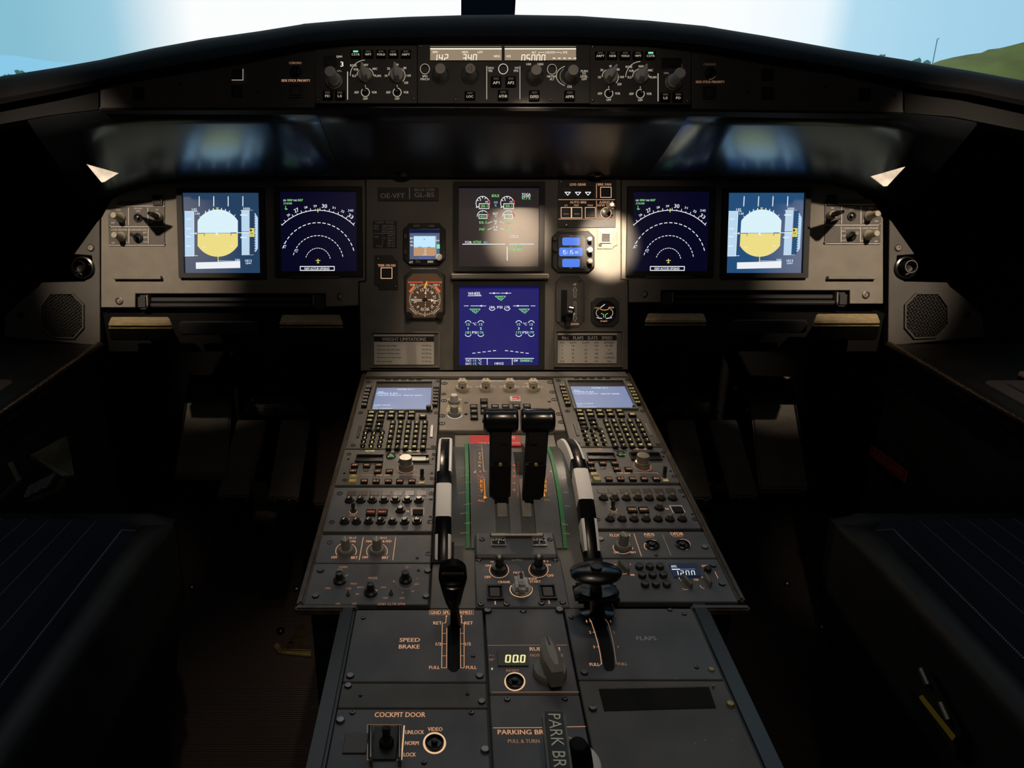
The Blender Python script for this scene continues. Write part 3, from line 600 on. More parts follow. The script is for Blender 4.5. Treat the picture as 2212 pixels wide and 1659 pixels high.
# ---------------------------------------------------------------- left and right knob panels
def side_knobs(mi):
    sd = 'right' if mi else 'left'
    u = Unit(PAN, 'lighting_panel', 'small dark panel of cream knobs at the %s end of the instrument panel' % sd, 'control panel', 1225, 440, Z5, mirror=mi, dy=(0.003 if mi else 0)); u.z = .002
    u.prism('plate', [(968, 350), (1062, 222), (1475, 222), (1475, 628), (975, 628)], 0, .002, 'unit_warm' if mat('unit_warm', (.085, .08, .078), .5, noise=.1) else '', .0004)
    u.line([(1025, 270), (1475, 270)], 6, 'print_grey'); u.line([(968, 455), (1475, 455)], 6, 'print_grey'); u.line([(978, 622), (1475, 622)], 6, 'print_grey')
    for x, a, b in ((1152, 285, 440), (1325, 285, 440), (1155, 470, 605), (1328, 470, 605)): u.line([(x, a), (x, b)], 6, 'print_grey')
    for x, y, t, w_, h_ in ((1062, 305, 'PFD', 40, 17), (1237, 292, 'PFD/ND', 72, 15), (1237, 315, 'XFR', 40, 15), (1408, 302, 'ND', 26, 15), (1012, 420, 'OFF', 34, 16), (1115, 420, 'BRT', 36, 16), (1358, 415, 'OFF', 34, 16), (1068, 482, 'LOUD SPEAKER', 145, 17), (1238, 482, 'CONSOLE/FLOOR', 155, 17),
                            (1302, 508, 'BRT', 36, 15), (1302, 550, 'DIM', 34, 15), (1302, 592, 'OFF', 36, 15), (1015, 600, 'OFF', 32, 15), (1125, 597, 'MAX', 40, 15)): u.text(x, y, t, w_, h_, 'print_white' if not mi else 'print_white')
    K = ((1.12, 0), (1.12, .003), (1, .005), (.78, .008), (.70, .030), (.6, .032), (0, .032))
    for x, y in ((1082, 372), (1088, 545)): u.lathe('knob', x, y, 40, K, 'knob_cream', .002, flute=1, fl_from=3, fl_to=4)
    u.lathe('knob_base', 1425, 368, 40, ((1, 0), (1, .006), (.8, .012), (0, .012)), 'knob_cream', .002); u.lathe('knob', 1425, 368, 24, ((1, 0), (.95, .030), (.75, .032), (.72, .044), (0, .044)), 'knob_black', .002)
    u.lathe('knob_cap', 1425, 368, 15, ((1, .044), (1, .047), (.8, .048), (0, .048)), 'knob_cream', .002)
    u.lathe('push_button', 1238, 375, 38, ((1, 0), (1, .003), (.8, .003), (.75, .0), (.4, 0), (.4, .006), (0, .007)), 'knob_black', .002)
    u.lathe('switch_ring', 1240, 555, 42, ((1, 0), (1, .003), (.75, .004), (.5, .002), (0, .002)), 'knob_black', .002)
    mx, _ = u.mm(1240, 555); a, b = u.ab(1240, 555)
    sw = link('toggle', tube_mesh([(0, 0, 0), (-.001, .001, .012), (-.002, .003, .024)], [.0022, .0028, .0038], 'knob_black', 10), u.e, (a, b, .003))
    u.screw(980, 450, 10); u.screw(1472, 612, 10); u.done()
    u = Unit(PAN, 'indicator_light', 'little black annunciator box above the %s knob panel' % sd, 'light', 1407, 215, Z5, mirror=mi); u.frame('frame', 1365, 170, 1450, 262, 10, 0, .006, 'black'); u.box('lens', 1375, 182, 1440, 252, 0, .004, 'print_black')
side_knobs(False); side_knobs(True)
# ---------------------------------------------------------------- display units
def du(lab, b, g, glass, dx=0, proud=.010):
    b = (g[0] - 12, g[1] - 11, g[2] + 12, g[3] + 10)
    u = Unit(PAN, 'display_unit', lab, 'screen', (g[0] + g[2]) / 2, (g[1] + g[3]) / 2, dx=dx); u.z = .004
    t = (12, 10.5)
    u.frame('bezel', b[0], b[1], b[2], b[3], t, 0, proud, 'bezel' if 'bezel' in M or mat('bezel', (.016, .016, .017), .6) else '')
    u.frame('bezel_lip', b[0] + t[0] - 2.5, b[1] + t[1] - 2.5, b[2] - t[0] + 2.5, b[3] - t[1] + 2.5, 2.2, 0, proud - .003, 'black')
    s = u.box('screen', g[0] - 1, g[1] - 1, g[2] + 1, g[3] + 1, .001, .004, glass, 0); u.par = s; return u, s
def pfd(dx, right):
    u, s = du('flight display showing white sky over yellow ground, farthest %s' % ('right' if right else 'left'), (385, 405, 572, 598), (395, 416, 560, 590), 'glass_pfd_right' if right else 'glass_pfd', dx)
    u.vw = Z6; u.par = s; bgc = 'pfd_bg_right' if right else 'pfd_bg'
    f = lambda pts, c: u.fill(pts, c, par=s)
    l = lambda pts, wd=5, c='white': u.line(pts, wd, c, par=s)
    tt = lambda x, y, t, w_, h_, c='white': u.text(x, y, t, w_, h_, c, par=s)
    for x in (246, 399, 551, 706): l([(x, 218), (x, 318)], 9)
    cx, cy = 441, 602
    arcp = lambda a0, a1, rx, ry: [(cx + rx * math.cos(R(t)), cy - ry * math.sin(R(t))) for t in [a0 + (a1 - a0) * i / 20 for i in range(21)]]
    top = [(229, cy), (229, 480)] + [(cx + 248 * math.cos(R(t)), cy - 248 * math.sin(R(t))) for t in range(148, 31, -4)] + [(653, 470), (653, cy)]
    f(top, 'pfd_sky'); bot = [(229, cy + 4), (229, 740)] + [(cx + 250 * math.cos(R(t)), cy + 250 * math.sin(R(t))) for t in range(146, 33, -4)] + [(653, 738), (653, cy + 4)]
    f(bot, 'pfd_ground')
    for t in (112, 102, 90, 78, 68): pass
    for x, y in ((310, 380), (350, 362), (394, 350), (482, 350), (524, 360), (566, 375)): l([(x, y + 8), (x - (x - cx) * .02, y - 8)], 9)
    l([(250, 422), (264, 438)], 5); l([(627, 408), (610, 425)], 5); l([(425, 336), (449, 336), (437, 356), (425, 336)], 5, 'yellow')
    f([(380, 414), (500, 414), (500, 418), (380, 418)], 'white')
    # tapes
    f([(92, 373), (192, 373), (192, 848), (96, 848)], 'pfd_tape'); l([(92, 373), (228, 373)], 5); l([(96, 846), (230, 841)], 5); l([(190, 373), (192, 843)], 5); l([(150, 606), (212, 606)], 5); f([(190, 606), (218, 594), (218, 618)], 'white')
    for y in (455, 556, 640, 740): l([(110, y), (155, y)], 12, 'pfd_sky')
    tt(195, 354, '142', 50, 26, 'cyan' if False else 'pfd_sky'); tt(227, 398, '130', 46, 22, 'pfd_sky'); tt(744, 345, '5000', 74, 24, 'pfd_sky')
    f([(690, 363), (776, 363), (776, 832), (694, 832)], 'pfd_tape'); l([(684, 363), (812, 363)], 5); l([(694, 832), (818, 830)], 5); l([(776, 363), (776, 832)], 5, 'magenta' if False else 'warm')
    f([(778, 363), (832, 363), (832, 830), (778, 830)], bgc); l([(682, 412), (750, 412)], 14, 'pfd_sky'); l([(684, 648), (740, 648)], 14, 'pfd_sky')
    l([(640, 599), (770, 599)], 7); l([(680, 588), (770, 588)], 4, 'pfd_black'); l([(750, 599), (858, 599)], 5)
    f([(778, 552), (826, 552), (826, 642), (778, 642)], 'yellow'); f([(782, 562), (800, 562), (800, 585), (782, 585)], 'pfd_black'); tt(800, 575, '21', 30, 18, 'pfd_black'); tt(800, 605, '00', 34, 20, 'pfd_black'); tt(800, 628, '50', 34, 12, 'pfd_black')
    f([(834, 390), (864, 440), (864, 765), (838, 806)], 'pfd_tape')
    for y in range(400, 800, 26): l([(828, y), (838, y)], 5)
    # aircraft symbol, horizon
    l([(240, 606), (300, 606), (300, 632)], 5, 'pfd_black'); l([(638, 600), (580, 600), (580, 628)], 5, 'pfd_black'); u.disc(430, 612, 14, 10, 'white', par=s)
    l([(430, 628), (450, 628)], 4); l([(445, 820), (445, 905)], 8, 'yellow'); f([(210, 912), (677, 900), (679, 970), (212, 980)], 'white'); tt(648, 886, '340', 52, 24, 'pfd_sky'); tt(765, 894, '1013', 66, 26, 'pfd_sky'); tt(764, 922, 'QNH', 58, 20, 'pfd_sky')
    for x, y in ((295, 752), (590, 742)): tt(x, y, '10', 26, 18, 'white')
    l([(445, 895), (677, 899)], 4, 'pfd_sky'); u.done()
pfd(0, False); pfd(1.0585, True)
def nav(dx, right):
    u, s = du('dark blue navigation screen with dashed white arcs, %s side' % ('right' if right else 'left'), (598, 405, 780, 598), (605, 413, 770, 586), 'glass_nd', dx)
    u.vw = Z6; c = 'white'
    A = lambda *a, **k: u.arc(*a, par=s, **k); l = lambda pts, wd=6, c='white': u.line(pts, wd, c, par=s); tt = lambda x, y, t, w_, h_, c='white', rot=0: u.text(x, y, t, w_, h_, c, rot, par=s)
    cx, cy = 1497, 892; A(cx, cy, 532, 530, 44.5, 135.5, 7, 'white', n=40)
    for i in range(-9, 9):
        t = 90 - i * 5.25 - 3 + .8; ln = 24 if i % 2 == 0 else 12; r0, r1 = 530, 530 + ln
        if 44 < t < 136: l([(cx + r0 * math.cos(R(t)), cy - r0 * math.sin(R(t))), (cx + r1 * math.cos(R(t)), cy - r1 * math.sin(R(t)))], 6)
    for x, y, t, w_, h_, rot in ((1186, 412, '26', 34, 24, 34), (1270, 362, '27', 48, 40, 24), (1369, 332, '28', 34, 22, 14), (1467, 318, '29', 34, 22, 3), (1566, 318, '30', 54, 40, -4), (1665, 336, '31', 32, 22, -14), (1758, 374, '32', 34, 24, -27), (1842, 425, '33', 56, 38, -36)): tt(x, y, t, w_, h_, 'white', rot)
    A(cx, cy + 15, 395, 414, 17, 163, 8, 'white', dash=19); A(cx, cy + 15, 268, 278, 12, 168, 7, 'white', dash=19); A(cx, cy + 15, 134, 146, 15, 165, 6, 'white', dash=14)
    tt(1842, 365, '340', 58, 26, 'pfd_tape'); tt(1146, 258, 'GS', 30, 18); tt(1200, 256, '000', 54, 24, 'green'); tt(1255, 258, 'TAS', 38, 18); tt(1311, 256, '007', 56, 24, 'green'); tt(1178, 290, '276/08', 90, 20, 'green')
    l([(1155, 315), (1162, 358)], 5, 'green'); l([(1148, 342), (1162, 358), (1176, 345)], 5, 'green'); l([(1497, 345), (1497, 382)], 8, 'yellow')
    for x, y, t in ((1150, 742, '15'), (1276, 788, '10')): tt(x, y, t, 34, 22, 'pfd_tape', 70)
    l([(1140, 712), (1152, 705)], 6)
    l([(1498, 875), (1498, 918)], 7, 'yellow'); l([(1476, 892), (1520, 892)], 7, 'yellow'); l([(1488, 915), (1508, 915)], 6, 'yellow')
    u.rectl(1311, 955, 1669, 996, 8, par=s); tt(1488, 977, 'NAV ACCUR UPGRAD', 262, 24); u.done()
nav(0, False); nav(.685, True)
# engine display (upper centre)
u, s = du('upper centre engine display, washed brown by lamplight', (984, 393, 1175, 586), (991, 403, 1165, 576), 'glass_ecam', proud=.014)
u.vw = Z8; l = lambda pts, wd=5, c='white': u.line(pts, wd, c, par=s); tt = lambda x, y, t, w_, h_, c='white': u.text(x, y, t, w_, h_, c, par=s)
for x in (267, 463):
    u.arc(x, 255, 52, 55, 25, 215, 5, 'white', par=s); u.arc(x, 255, 56, 58, -8, 22, 9, 'red', par=s); u.rectl(x - 27, 258, x + 51, 297, 5, par=s); tt(x + 12, 277, '20.1', 54, 20, 'green'); tt(x - 17, 228, '5', 10, 16); tt(x + 32, 243, '10', 20, 14)
    for t in (60, 90, 120, 150): l([(x + 38 * math.cos(R(t)), 255 - 40 * math.sin(R(t))), (x + 50 * math.cos(R(t)), 255 - 53 * math.sin(R(t)))], 5)
    l([(x - 50, 288), (x - 28, 280)], 7)
for x in (270, 473):
    u.arc(x, 360, 46, 46, 0, 180, 5, 'white', par=s); u.arc(x, 360, 46, 46, 0, 45, 5, 'red', par=s); u.rectl(x - 32, 345, x + 32, 376, 5, par=s); tt(x, 361, '452', 46, 16, 'green'); l([(x - 6, 312), (x - 6, 328)], 4, 'green')
for x, y, t, w_, h_, c in ((370, 195, 'IDLE', 58, 20, 'green'), (614, 186, 'TOGA', 70, 22, 'white'), (614, 216, '97.7 %', 68, 18, 'green'), (373, 248, 'N1', 26, 18, 'cyan'), (371, 273, '%', 16, 16, 'cyan'), (371, 337, 'EGT', 42, 18, 'white'), (371, 360, '°C', 22, 16, 'white'), (371, 396, 'N2', 26, 16, 'white'), (371, 417, '%', 16, 16, 'white'),
                         (371, 444, 'F.F', 40, 16, 'white'), (371, 466, 'KG', 26, 16, 'white'), (268, 408, '55.1', 58, 19, 'green'), (480, 408, '55.1', 56, 19, 'green'), (262, 463, '747', 46, 19, 'green'), (476, 462, '747', 44, 19, 'green'), (155, 565, 'FOB:', 52, 18, 'white'), (222, 564, '4750', 66, 20, 'green'), (290, 566, 'KG', 26, 17, 'cyan'),
                         (539, 599, 'TCAS STBY', 110, 19, 'green'), (533, 625, 'PARK BRK', 100, 19, 'green')): tt(x, y, t, w_, h_, c)
l([(580, 202), (649, 202)], 3)
for p in (((307, 414), (342, 402)), ((405, 402), (437, 414)), ((307, 466), (342, 452)), ((405, 452), (437, 466))): l(p, 4)
l([(108, 581), (446, 581)], 6); l([(480, 581), (672, 581)], 6); l([(463, 604), (463, 710)], 7); u.rectl(487, 514, 547, 529, 3, par=s); tt(517, 521, '0', 20, 10, 'white')
u.done()
# system display (lower centre)
u, s = du('lower centre blue wheel page screen above the pedestal', (979, 608, 1184, 797), (992, 619, 1165, 789), 'glass_sd', proud=.014)
u.vw = Z8; tt(203, 975, 'WHEEL', 104, 24); l([(150, 992), (257, 992)], 4)
for x, y, t, w_, h_, c in ((343, 1083, '184', 38, 20, 'white'), (404, 1083, 'PSI', 40, 20, 'white'), (463, 1083, '178', 38, 20, 'white'), (152, 1220, '15', 26, 20, 'green'), (203, 1216, '°C', 30, 22, 'white'), (253, 1220, '15', 26, 20, 'green'), (152, 1252, '1', 8, 18, 'white'), (253, 1252, '2', 14, 18, 'white'), (152, 1284, '181', 40, 20, 'green'), (204, 1284, 'PSI', 40, 20, 'white'), (254, 1284, '176', 40, 20, 'green'),
                         (555, 1220, '15', 26, 20, 'green'), (605, 1216, '°C', 30, 22, 'white'), (655, 1220, '15', 26, 20, 'green'), (555, 1252, '3', 14, 18, 'white'), (655, 1252, '4', 14, 18, 'white'), (555, 1284, '173', 40, 20, 'green'), (606, 1284, 'PSI', 40, 20, 'white'), (655, 1284, '179', 40, 20, 'green'),
                         (155, 1508, 'TAT:', 48, 18, 'white'), (205, 1508, '15', 24, 18, 'green'), (245, 1506, '°C', 28, 18, 'white'), (155, 1533, 'SAT:', 48, 18, 'white'), (205, 1533, '15', 24, 18, 'green'), (245, 1531, '°C', 28, 18, 'white'), (399, 1531, '14H15', 70, 20, 'white'), (532, 1508, 'GW', 34, 18, 'white'), (614, 1508, '58480KG', 98, 20, 'green')): tt(x, y, t, w_, h_, c)
for x in (343, 463): u.arc(x, 1080, 26, 28, 205, 335, 5, 'white', par=s)
for x in (152, 253, 555, 655): u.arc(x, 1222, 27, 32, 30, 150, 5, 'white', par=s); u.arc(x, 1284, 27, 32, 210, 330, 5, 'white', par=s)
for x, y in ((409, 995), (207, 1097), (599, 1097)):
    l([(x - 42, y), (x + 42, y), (x + 5, y + 35), (x - 42, y)], 4, 'green')
    for k in (-16, -2, 12): l([(x + k, y), (x + k, y + 24)], 5, 'green')
for p in (((320, 971), (404, 971)), ((414, 971), (494, 971)), ((120, 1072), (154, 1072)), ((172, 1072), (294, 1072)), ((512, 1072), (634, 1072)), ((652, 1072), (686, 1072))): l(p, 4)
for x, y in ((358, 971), (458, 971), (257, 1072), (548, 1072)): u.disc(x, y, 7, 7, 'white', par=s)
for i in range(5): l([(187 + i * 41, 1449 - i * 5), (209 + i * 41, 1448 - i * 5)], 5); l([(447 + i * 41, 1428 + i * 5), (469 + i * 41, 1430 + i * 5)], 5)
l([(130, 1490), (675, 1490)], 5); l([(304, 1490), (304, 1540)], 5); l([(503, 1490), (503, 1540)], 5)
u.done()
# bar between the two centre screens
u = Unit(PAN, 'divider_bar', 'grey raised bar between the two centre screens', 'trim', 1080, 597); u.box('bar', 974, 591, 1186, 603, .002, .020, 'panel', .002)
# ---------------------------------------------------------------- placards
u = Unit(PAN, 'registration_placard', 'black placard lettered OE-VFT and GL-BS at the top of the centre panel', 'placard', 415, 185, Z7); u.z = .005
u.box('plate', 170, 130, 655, 235, .002, .005, 'print_black', .0003); u.text(288, 195, 'OE-VFT', 192, 40, 'print_grey'); u.text(540, 147, 'SELCAL CODE', 160, 20, 'print_grey'); u.text(541, 187, 'GL-BS', 158, 38, 'print_grey'); u.line([(422, 135), (422, 218)], 7, 'print_grey'); u.done()
u = Unit(PAN, 'speed_limit_placard', 'dim black placard of speed limits left of the standby display', 'placard', 225, 505, Z7); u.z = .004
u.box('plate', 132, 395, 320, 610, .002, .004, 'print_black', .0002)
for y, ts in ((408, (('LIMIT SPDS', 225, 155),)), (436, (('VLE', 158, 36), ('280KT/MET', 254, 100))), (457, (('VLO', 158, 36), ('EXT250KT', 256, 104))), (479, (('RET220KT', 256, 104),)), (511, (('1', 208, 6), ('230KT', 277, 60))), (533, (('1+F', 218, 30), ('215 KT', 277, 60))), (553, (('2', 208, 10), ('200KT', 277, 60))), (575, (('3', 208, 10), ('185 KT', 277, 60))), (597, (('FULL', 185, 52), ('177 KT', 277, 60))), (523, (('VFE', 160, 38),))):
    for t, x, w_ in ts: u.text(x, y, t, w_, 15, 'print_grey')
u.line([(140, 495), (308, 495)], 4, 'print_grey'); u.done()
def limits(x0, y0, x1, y1, lab, head, rows, view, frame):
    u = Unit(PAN, 'limitations_placard', lab, 'placard', (x0 + x1) / 2, (y0 + y1) / 2, view); u.z = .005
    u.frame('frame', *frame, 12, .002, .008, 'panel'); u.box('card', x0, y0, x1, y1, .002, .005, 'placard', .0002)
    u.fill([(x0, y0 + 14), (x1, y0 + 14), (x1, y0 + 58), (x0, y0 + 58)], 'print_black')
    for t, x, w_ in head: u.text(x, y0 + 37, t, w_, 26, 'placard')
    for y, ts in rows:
        for t, x, w_ in ts: u.text(x, y, t, w_, 14, 'print_black')
    u.done()
limits(140, 1300, 617, 1540, 'cream weight limitations card at the lower left of the centre panel', (('WEIGHT LIMITATIONS', 378, 350),), [(y, ((a, 164 + w_ / 2, w_), (b, 558, 75))) for y, a, w_, b in ((1390, 'Maximum taxi weight', 156, '75.900 kg'), (1422, 'Maximum take off weight', 186, '75.500 kg'), (1452, 'Maximum landing weight', 184, '64.500 kg'), (1484, 'Maximum zero fuel weight', 196, '60.500 kg'), (1515, 'Minimum weight', 122, '37.230 kg'))], Z7, (112, 1275, 662, 1565))
limits(866, 1290, 1336, 1530, 'cream max flaps slats speed card at the lower right of the centre panel', (('MAX', 928, 54), ('FLAPS', 1030, 80), ('SLATS', 1143, 78), ('SPEED', 1258, 84)), [(y, tuple((t, x, w_) for t, x, w_ in zip(r, (902, 987, 1090, 1174, 1276), ws))) for y, r, ws in ((1365, ('POS', 'SLATS', 'FLAPS', 'SPD', 'REMARKS'), (34, 52, 54, 36, 80)), (1390, ('1', '18', '0', '230', 'INT. APPR.'), (5, 18, 8, 28, 60)), (1422, ('1', '18', '10', '215', 'T.O.'), (5, 18, 16, 28, 24)), (1452, ('2', '22', '15', '200', 'T.O./APPR.'), (9, 18, 16, 28, 60)), (1484, ('3', '22', '20', '185', 'T.O./APPR/LDG'), (9, 18, 16, 28, 90)), (1514, ('Full', '27', '40', '177', 'LDG'), (28, 18, 16, 26, 28)))], Z8, (838, 1262, 1388, 1560))
# ---------------------------------------------------------------- standby instruments
def octo(x0, y0, x1, y1, c): return [(x0 + c, y0), (x1 - c, y0), (x1, y0 + c), (x1, y1 - c), (x1 - c, y1), (x0 + c, y1), (x0, y1 - c), (x0, y0 + c)]
u = Unit(PAN, 'standby_display', 'small octagonal black standby display with white sky and brown ground', 'instrument', 540, 580, Z7); u.z = .012
u.prism('bezel', octo(370, 413, 710, 748, 52), .002, .009, 'bezel', .0012); s = u.box('screen', 418, 458, 664, 705, .009, .011, 'gloss_black', .0002); u.z = .011
u.fill([(424, 492), (662, 492), (662, 702), (424, 702)], 'isis_bg', par=s); u.fill([(424, 466), (662, 466), (662, 490), (424, 490)], 'navy_strip', par=s); u.fill([(456, 516), (628, 516), (628, 606), (456, 606)], 'isis_sky', par=s); u.fill([(456, 606), (628, 606), (628, 674), (456, 674)], 'isis_gnd', par=s); u.fill([(640, 582), (664, 582), (664, 616), (640, 616)], 'green_lamp', par=s)
u.text(546, 690, '1013/29.92', 90, 14, 'lcd', par=s)
for y, t in ((533, '80'), (561, '60'), (590, '40')): u.text(438, y, t, 22, 14, 'white', par=s)
u.text(646, 552, '100', 30, 12, 'white', par=s)
for y in range(520, 672, 12): u.line([(629, y), (638, y)], 3, 'white', par=s)
for y in (618, 630, 642, 654, 664): u.line([(542 - 12 * (y % 3), y), (542 + 14, y)], 3, 'white', par=s)
u.line([(492, 603), (518, 603)], 3, 'print_black', par=s); u.line([(568, 603), (592, 603)], 3, 'print_black', par=s); u.fill([(540, 536), (535, 545), (545, 545)], 'print_black', par=s)
u.text(436, 724, 'ATT', 30, 18, 'cream', h=.009); u.text(590, 720, 'BARO', 44, 18, 'cream', h=.009); u.text(392, 522, '+', 10, 12, 'cream_dim', h=.009); u.text(392, 641, '-', 10, 3, 'cream_dim', h=.009); u.text(480, 434, 'BUGS', 40, 12, 'cream_dim', h=.009); u.text(596, 434, 'LS', 20, 12, 'cream_dim', h=.009)
u.lathe('knob', 660, 690, 26, ((1, 0), (1, .014), (.85, .016), (0, .016)), 'knob_dark', .009); u.box('key', 378, 498, 404, 540, .009, .011, 'black', .0005); u.box('key', 378, 622, 404, 664, .009, .011, 'black', .0005)
u.box('key', 470, 710, 514, 734, .009, .011, 'black', .0005); u.box('key', 450, 424, 506, 446, .009, .0105, 'black', .0005); u.box('key', 572, 424, 622, 446, .009, .0105, 'black', .0005); u.done()
u = Unit(PAN, 'radio_compass', 'round compass instrument with orange flags below the standby display', 'instrument', 545, 1020, Z7)
u.prism('bezel', octo(378, 772, 706, 1185, 60), .002, .010, 'bezel', .0015)
mat('dial_brown', (.05, .028, .015), .5, emit=(.045, .020, .009)); d = u.prism('dial', octo(400, 815, 686, 1165, 50), .010, .0106, 'dial_brown'); u.z = .0106
cx, cy = 545, 1022
for i in range(72):
    t = i * 5; r0, r1 = 125, (104 if i % 6 == 0 else 112 if i % 2 == 0 else 117); u.line([(cx + r0 * math.cos(R(t)), cy - r0 * math.sin(R(t))), (cx + r1 * math.cos(R(t)), cy - r1 * math.sin(R(t)))], 3, 'ddrmi')
for i, t_ in enumerate(('12', '15', '18', '21', '24', '27', '30', '33', '0', '3', '6', '9')):
    a_ = 106 - i * 30; u.text(cx + 80 * math.cos(R(a_)), cy - 80 * math.sin(R(a_)), t_, 24 if len(t_) > 1 else 11, 22, 'ddrmi', a_ - 90)
for x, y, an in ((442, 938, 50), (646, 938, -50), (552, 905, 68)):
    dx_, dy_ = math.cos(R(an)) * 26, -math.sin(R(an)) * 26; u.line([(x - dx_, y - dy_), (x + dx_, y + dy_)], 15, 'red_dot' if x != 552 else 'amber')
for x0_, x1_ in ((416, 525), (565, 676)): u.line([(x0_, 884), (x1_, 884)], 13, 'red_key'); [u.line([(x, 889), (x + 9, 879)], 3, 'print_black') for x in range(x0_ + 4, x1_ - 8, 13)]
u.text(454, 905, 'DME-1', 52, 14, 'ddrmi'); u.text(637, 905, 'DME-2', 52, 14, 'ddrmi'); u.line([(440, 1018), (520, 1022)], 5, 'ddrmi'); u.line([(440, 1030), (520, 1034)], 5, 'ddrmi'); u.line([(570, 1022), (650, 1032)], 5, 'ddrmi'); u.fill([(594, 1014), (622, 1028), (594, 1042)], 'ddrmi'); u.fill([(540, 975), (550, 955), (560, 975)], 'ddrmi')
for y in range(925, 1155, 22): u.line([(556 - (y - 925) * .05, y), (555 - (y - 925) * .05, y + 12)], 4, 'ddrmi')
u.line([(424, 1090), (478, 1140)], 3, 'ddrmi'); u.line([(664, 1090), (610, 1140)], 3, 'ddrmi'); u.lathe('hub', cx, cy, 18, ((1, 0), (.8, .003), (0, .003)), 'print_black', .0106)
for x in (420, 664): u.lathe('knob', x, 1148, 30, ((1, 0), (1, .010), (.85, .012), (0, .012)), 'knob_black', .010)
u.done({'ddrmi': 'dial_marks'})
def terr(x0, y0, x1, y1, lab, bx, ty, view, lit, plate='unit'):
    u = Unit(PAN, 'terrain_switch', lab, 'switch', (x0 + x1) / 2, (y0 + y1) / 2, view)
    u.prism('plate', [(x0, y0), (x1 - 40, y0), (x1 - 22, y0 + 32), (x1, y0 + 40), (x1, y1), (x0 + 38, y1), (x0 + 30, y1 - 28), (x0, y1 - 40)] if plate == 'unit' else [(x0, y0), (x1, y0), (x1, y1 - 30), (x1 - 25, y1 - 20), (x1 - 40, y1), (x0, y1)], .002, .004, plate, .0006); u.z = .004
    u.text((x0 + x1) / 2 + 5, ty, 'TERR ON ND', 142, 20, 'warm' if lit else 'print_white'); u.frame('button_frame', *bx, 9, .004, .007, 'knob_black' if lit else 'steel_dull'); u.box('button', bx[0] + 10, bx[1] + 10, bx[2] - 10, bx[3] - 10, .004, .0065, 'black' if lit else 'dark_metal', .0004)
    if lit: u.rectl(bx[0] + 3, bx[1] + 3, bx[2] - 3, bx[3] - 3, 5, 'ring', h=.007)
    return u
u = terr(143, 670, 328, 945, 'small dark TERR ON ND switch plate beside the radio compass', (193, 766, 286, 856), 750, Z7, True); u.screw(170, 700, 12); u.screw(308, 918, 12); u.done()
u = terr(1180, 450, 1340, 618, 'pale TERR ON ND switch plate in the bright lamp pool right of the clock', (1208, 488, 1290, 570), 469, Z8, False, 'panel'); u.disc(1203, 588, 14, 15, 'print_black'); u.done()
# ---------------------------------------------------------------- landing gear and autobrake panel
u = Unit(PAN, 'brake_control_unit', 'dark landing gear and auto brake panel with orange legends', 'control panel', 1095, 240, Z8); u.z = .004
u.box('plate', 868, 65, 1330, 448, .002, .004, 'unit', .0006)
o_ = 'warm'
for x, y, t, w_, h_ in ((1027, 105, 'LDG GEAR', 128, 19), (1238, 105, 'BRK FAN', 104, 19), (1030, 247, 'AUTO BRK', 134, 19), (1253, 247, 'A/SKID &', 114, 20), (1252, 271, 'N/W STRG', 138, 20), (932, 271, 'LO', 22, 13), (1015, 271, 'MED', 38, 13), (1126, 271, 'MAX', 42, 13), (1300, 296, 'ON', 24, 13), (1303, 365, 'OFF', 34, 13)): u.text(x, y, t, w_, h_, o_)
u.line([(872, 226), (1320, 226)], 5, o_); u.line([(872, 381), (1320, 381)], 5, o_); u.line([(1174, 98), (1174, 212)], 5, o_); u.line([(1174, 236), (1174, 376)], 5, o_)
u.box('indicator', 906, 125, 1148, 208, .004, .006, 'gloss_black', .0004)
for x in (945, 1027, 1107): u.line([(x - 21, 167), (x + 21, 167), (x, 191), (x - 21, 167)], 6, 'green_lamp' if False else 'white', h=.006)
def sq(x0, y0, x1, y1, m='dark_metal', r='ring', bar=None):
    u.frame('button_frame', x0, y0, x1, y1, 8, .004, .007, 'knob_black'); u.box('button', x0 + 10, y0 + 10, x1 - 10, y1 - 10, .004, .0065, m, .0004); u.rectl(x0 + 3, y0 + 3, x1 - 3, y1 - 3, 5, r, h=.007)
sq(1204, 124, 1294, 211, 'black'); sq(890, 285, 975, 374); sq(975, 285, 1061, 374); sq(1082, 285, 1168, 374, 'black')
for x in (932, 1018): u.line([(x - 20, 340), (x + 20, 340)], 5, 'cream_dim', h=.007)
u.arc(1250, 332, 42, 42, 60, 480 - 60, 6, 'ring'); u.lathe('switch_ring', 1250, 332, 34, ((1, 0), (1, .002), (.6, .003), (0, .003)), 'knob_black', .004)
a, b = u.ab(1250, 332); link('toggle', tube_mesh([(0, 0, 0), (.001, .004, .012), (.003, .009, .030), (.003, .010, .036)], [.0025, .003, .0045, .004], 'knob_cream', 12), u.e, (a, b, .006)); u.screw(937, 430, 15); u.screw(895, 85, 12); u.done()
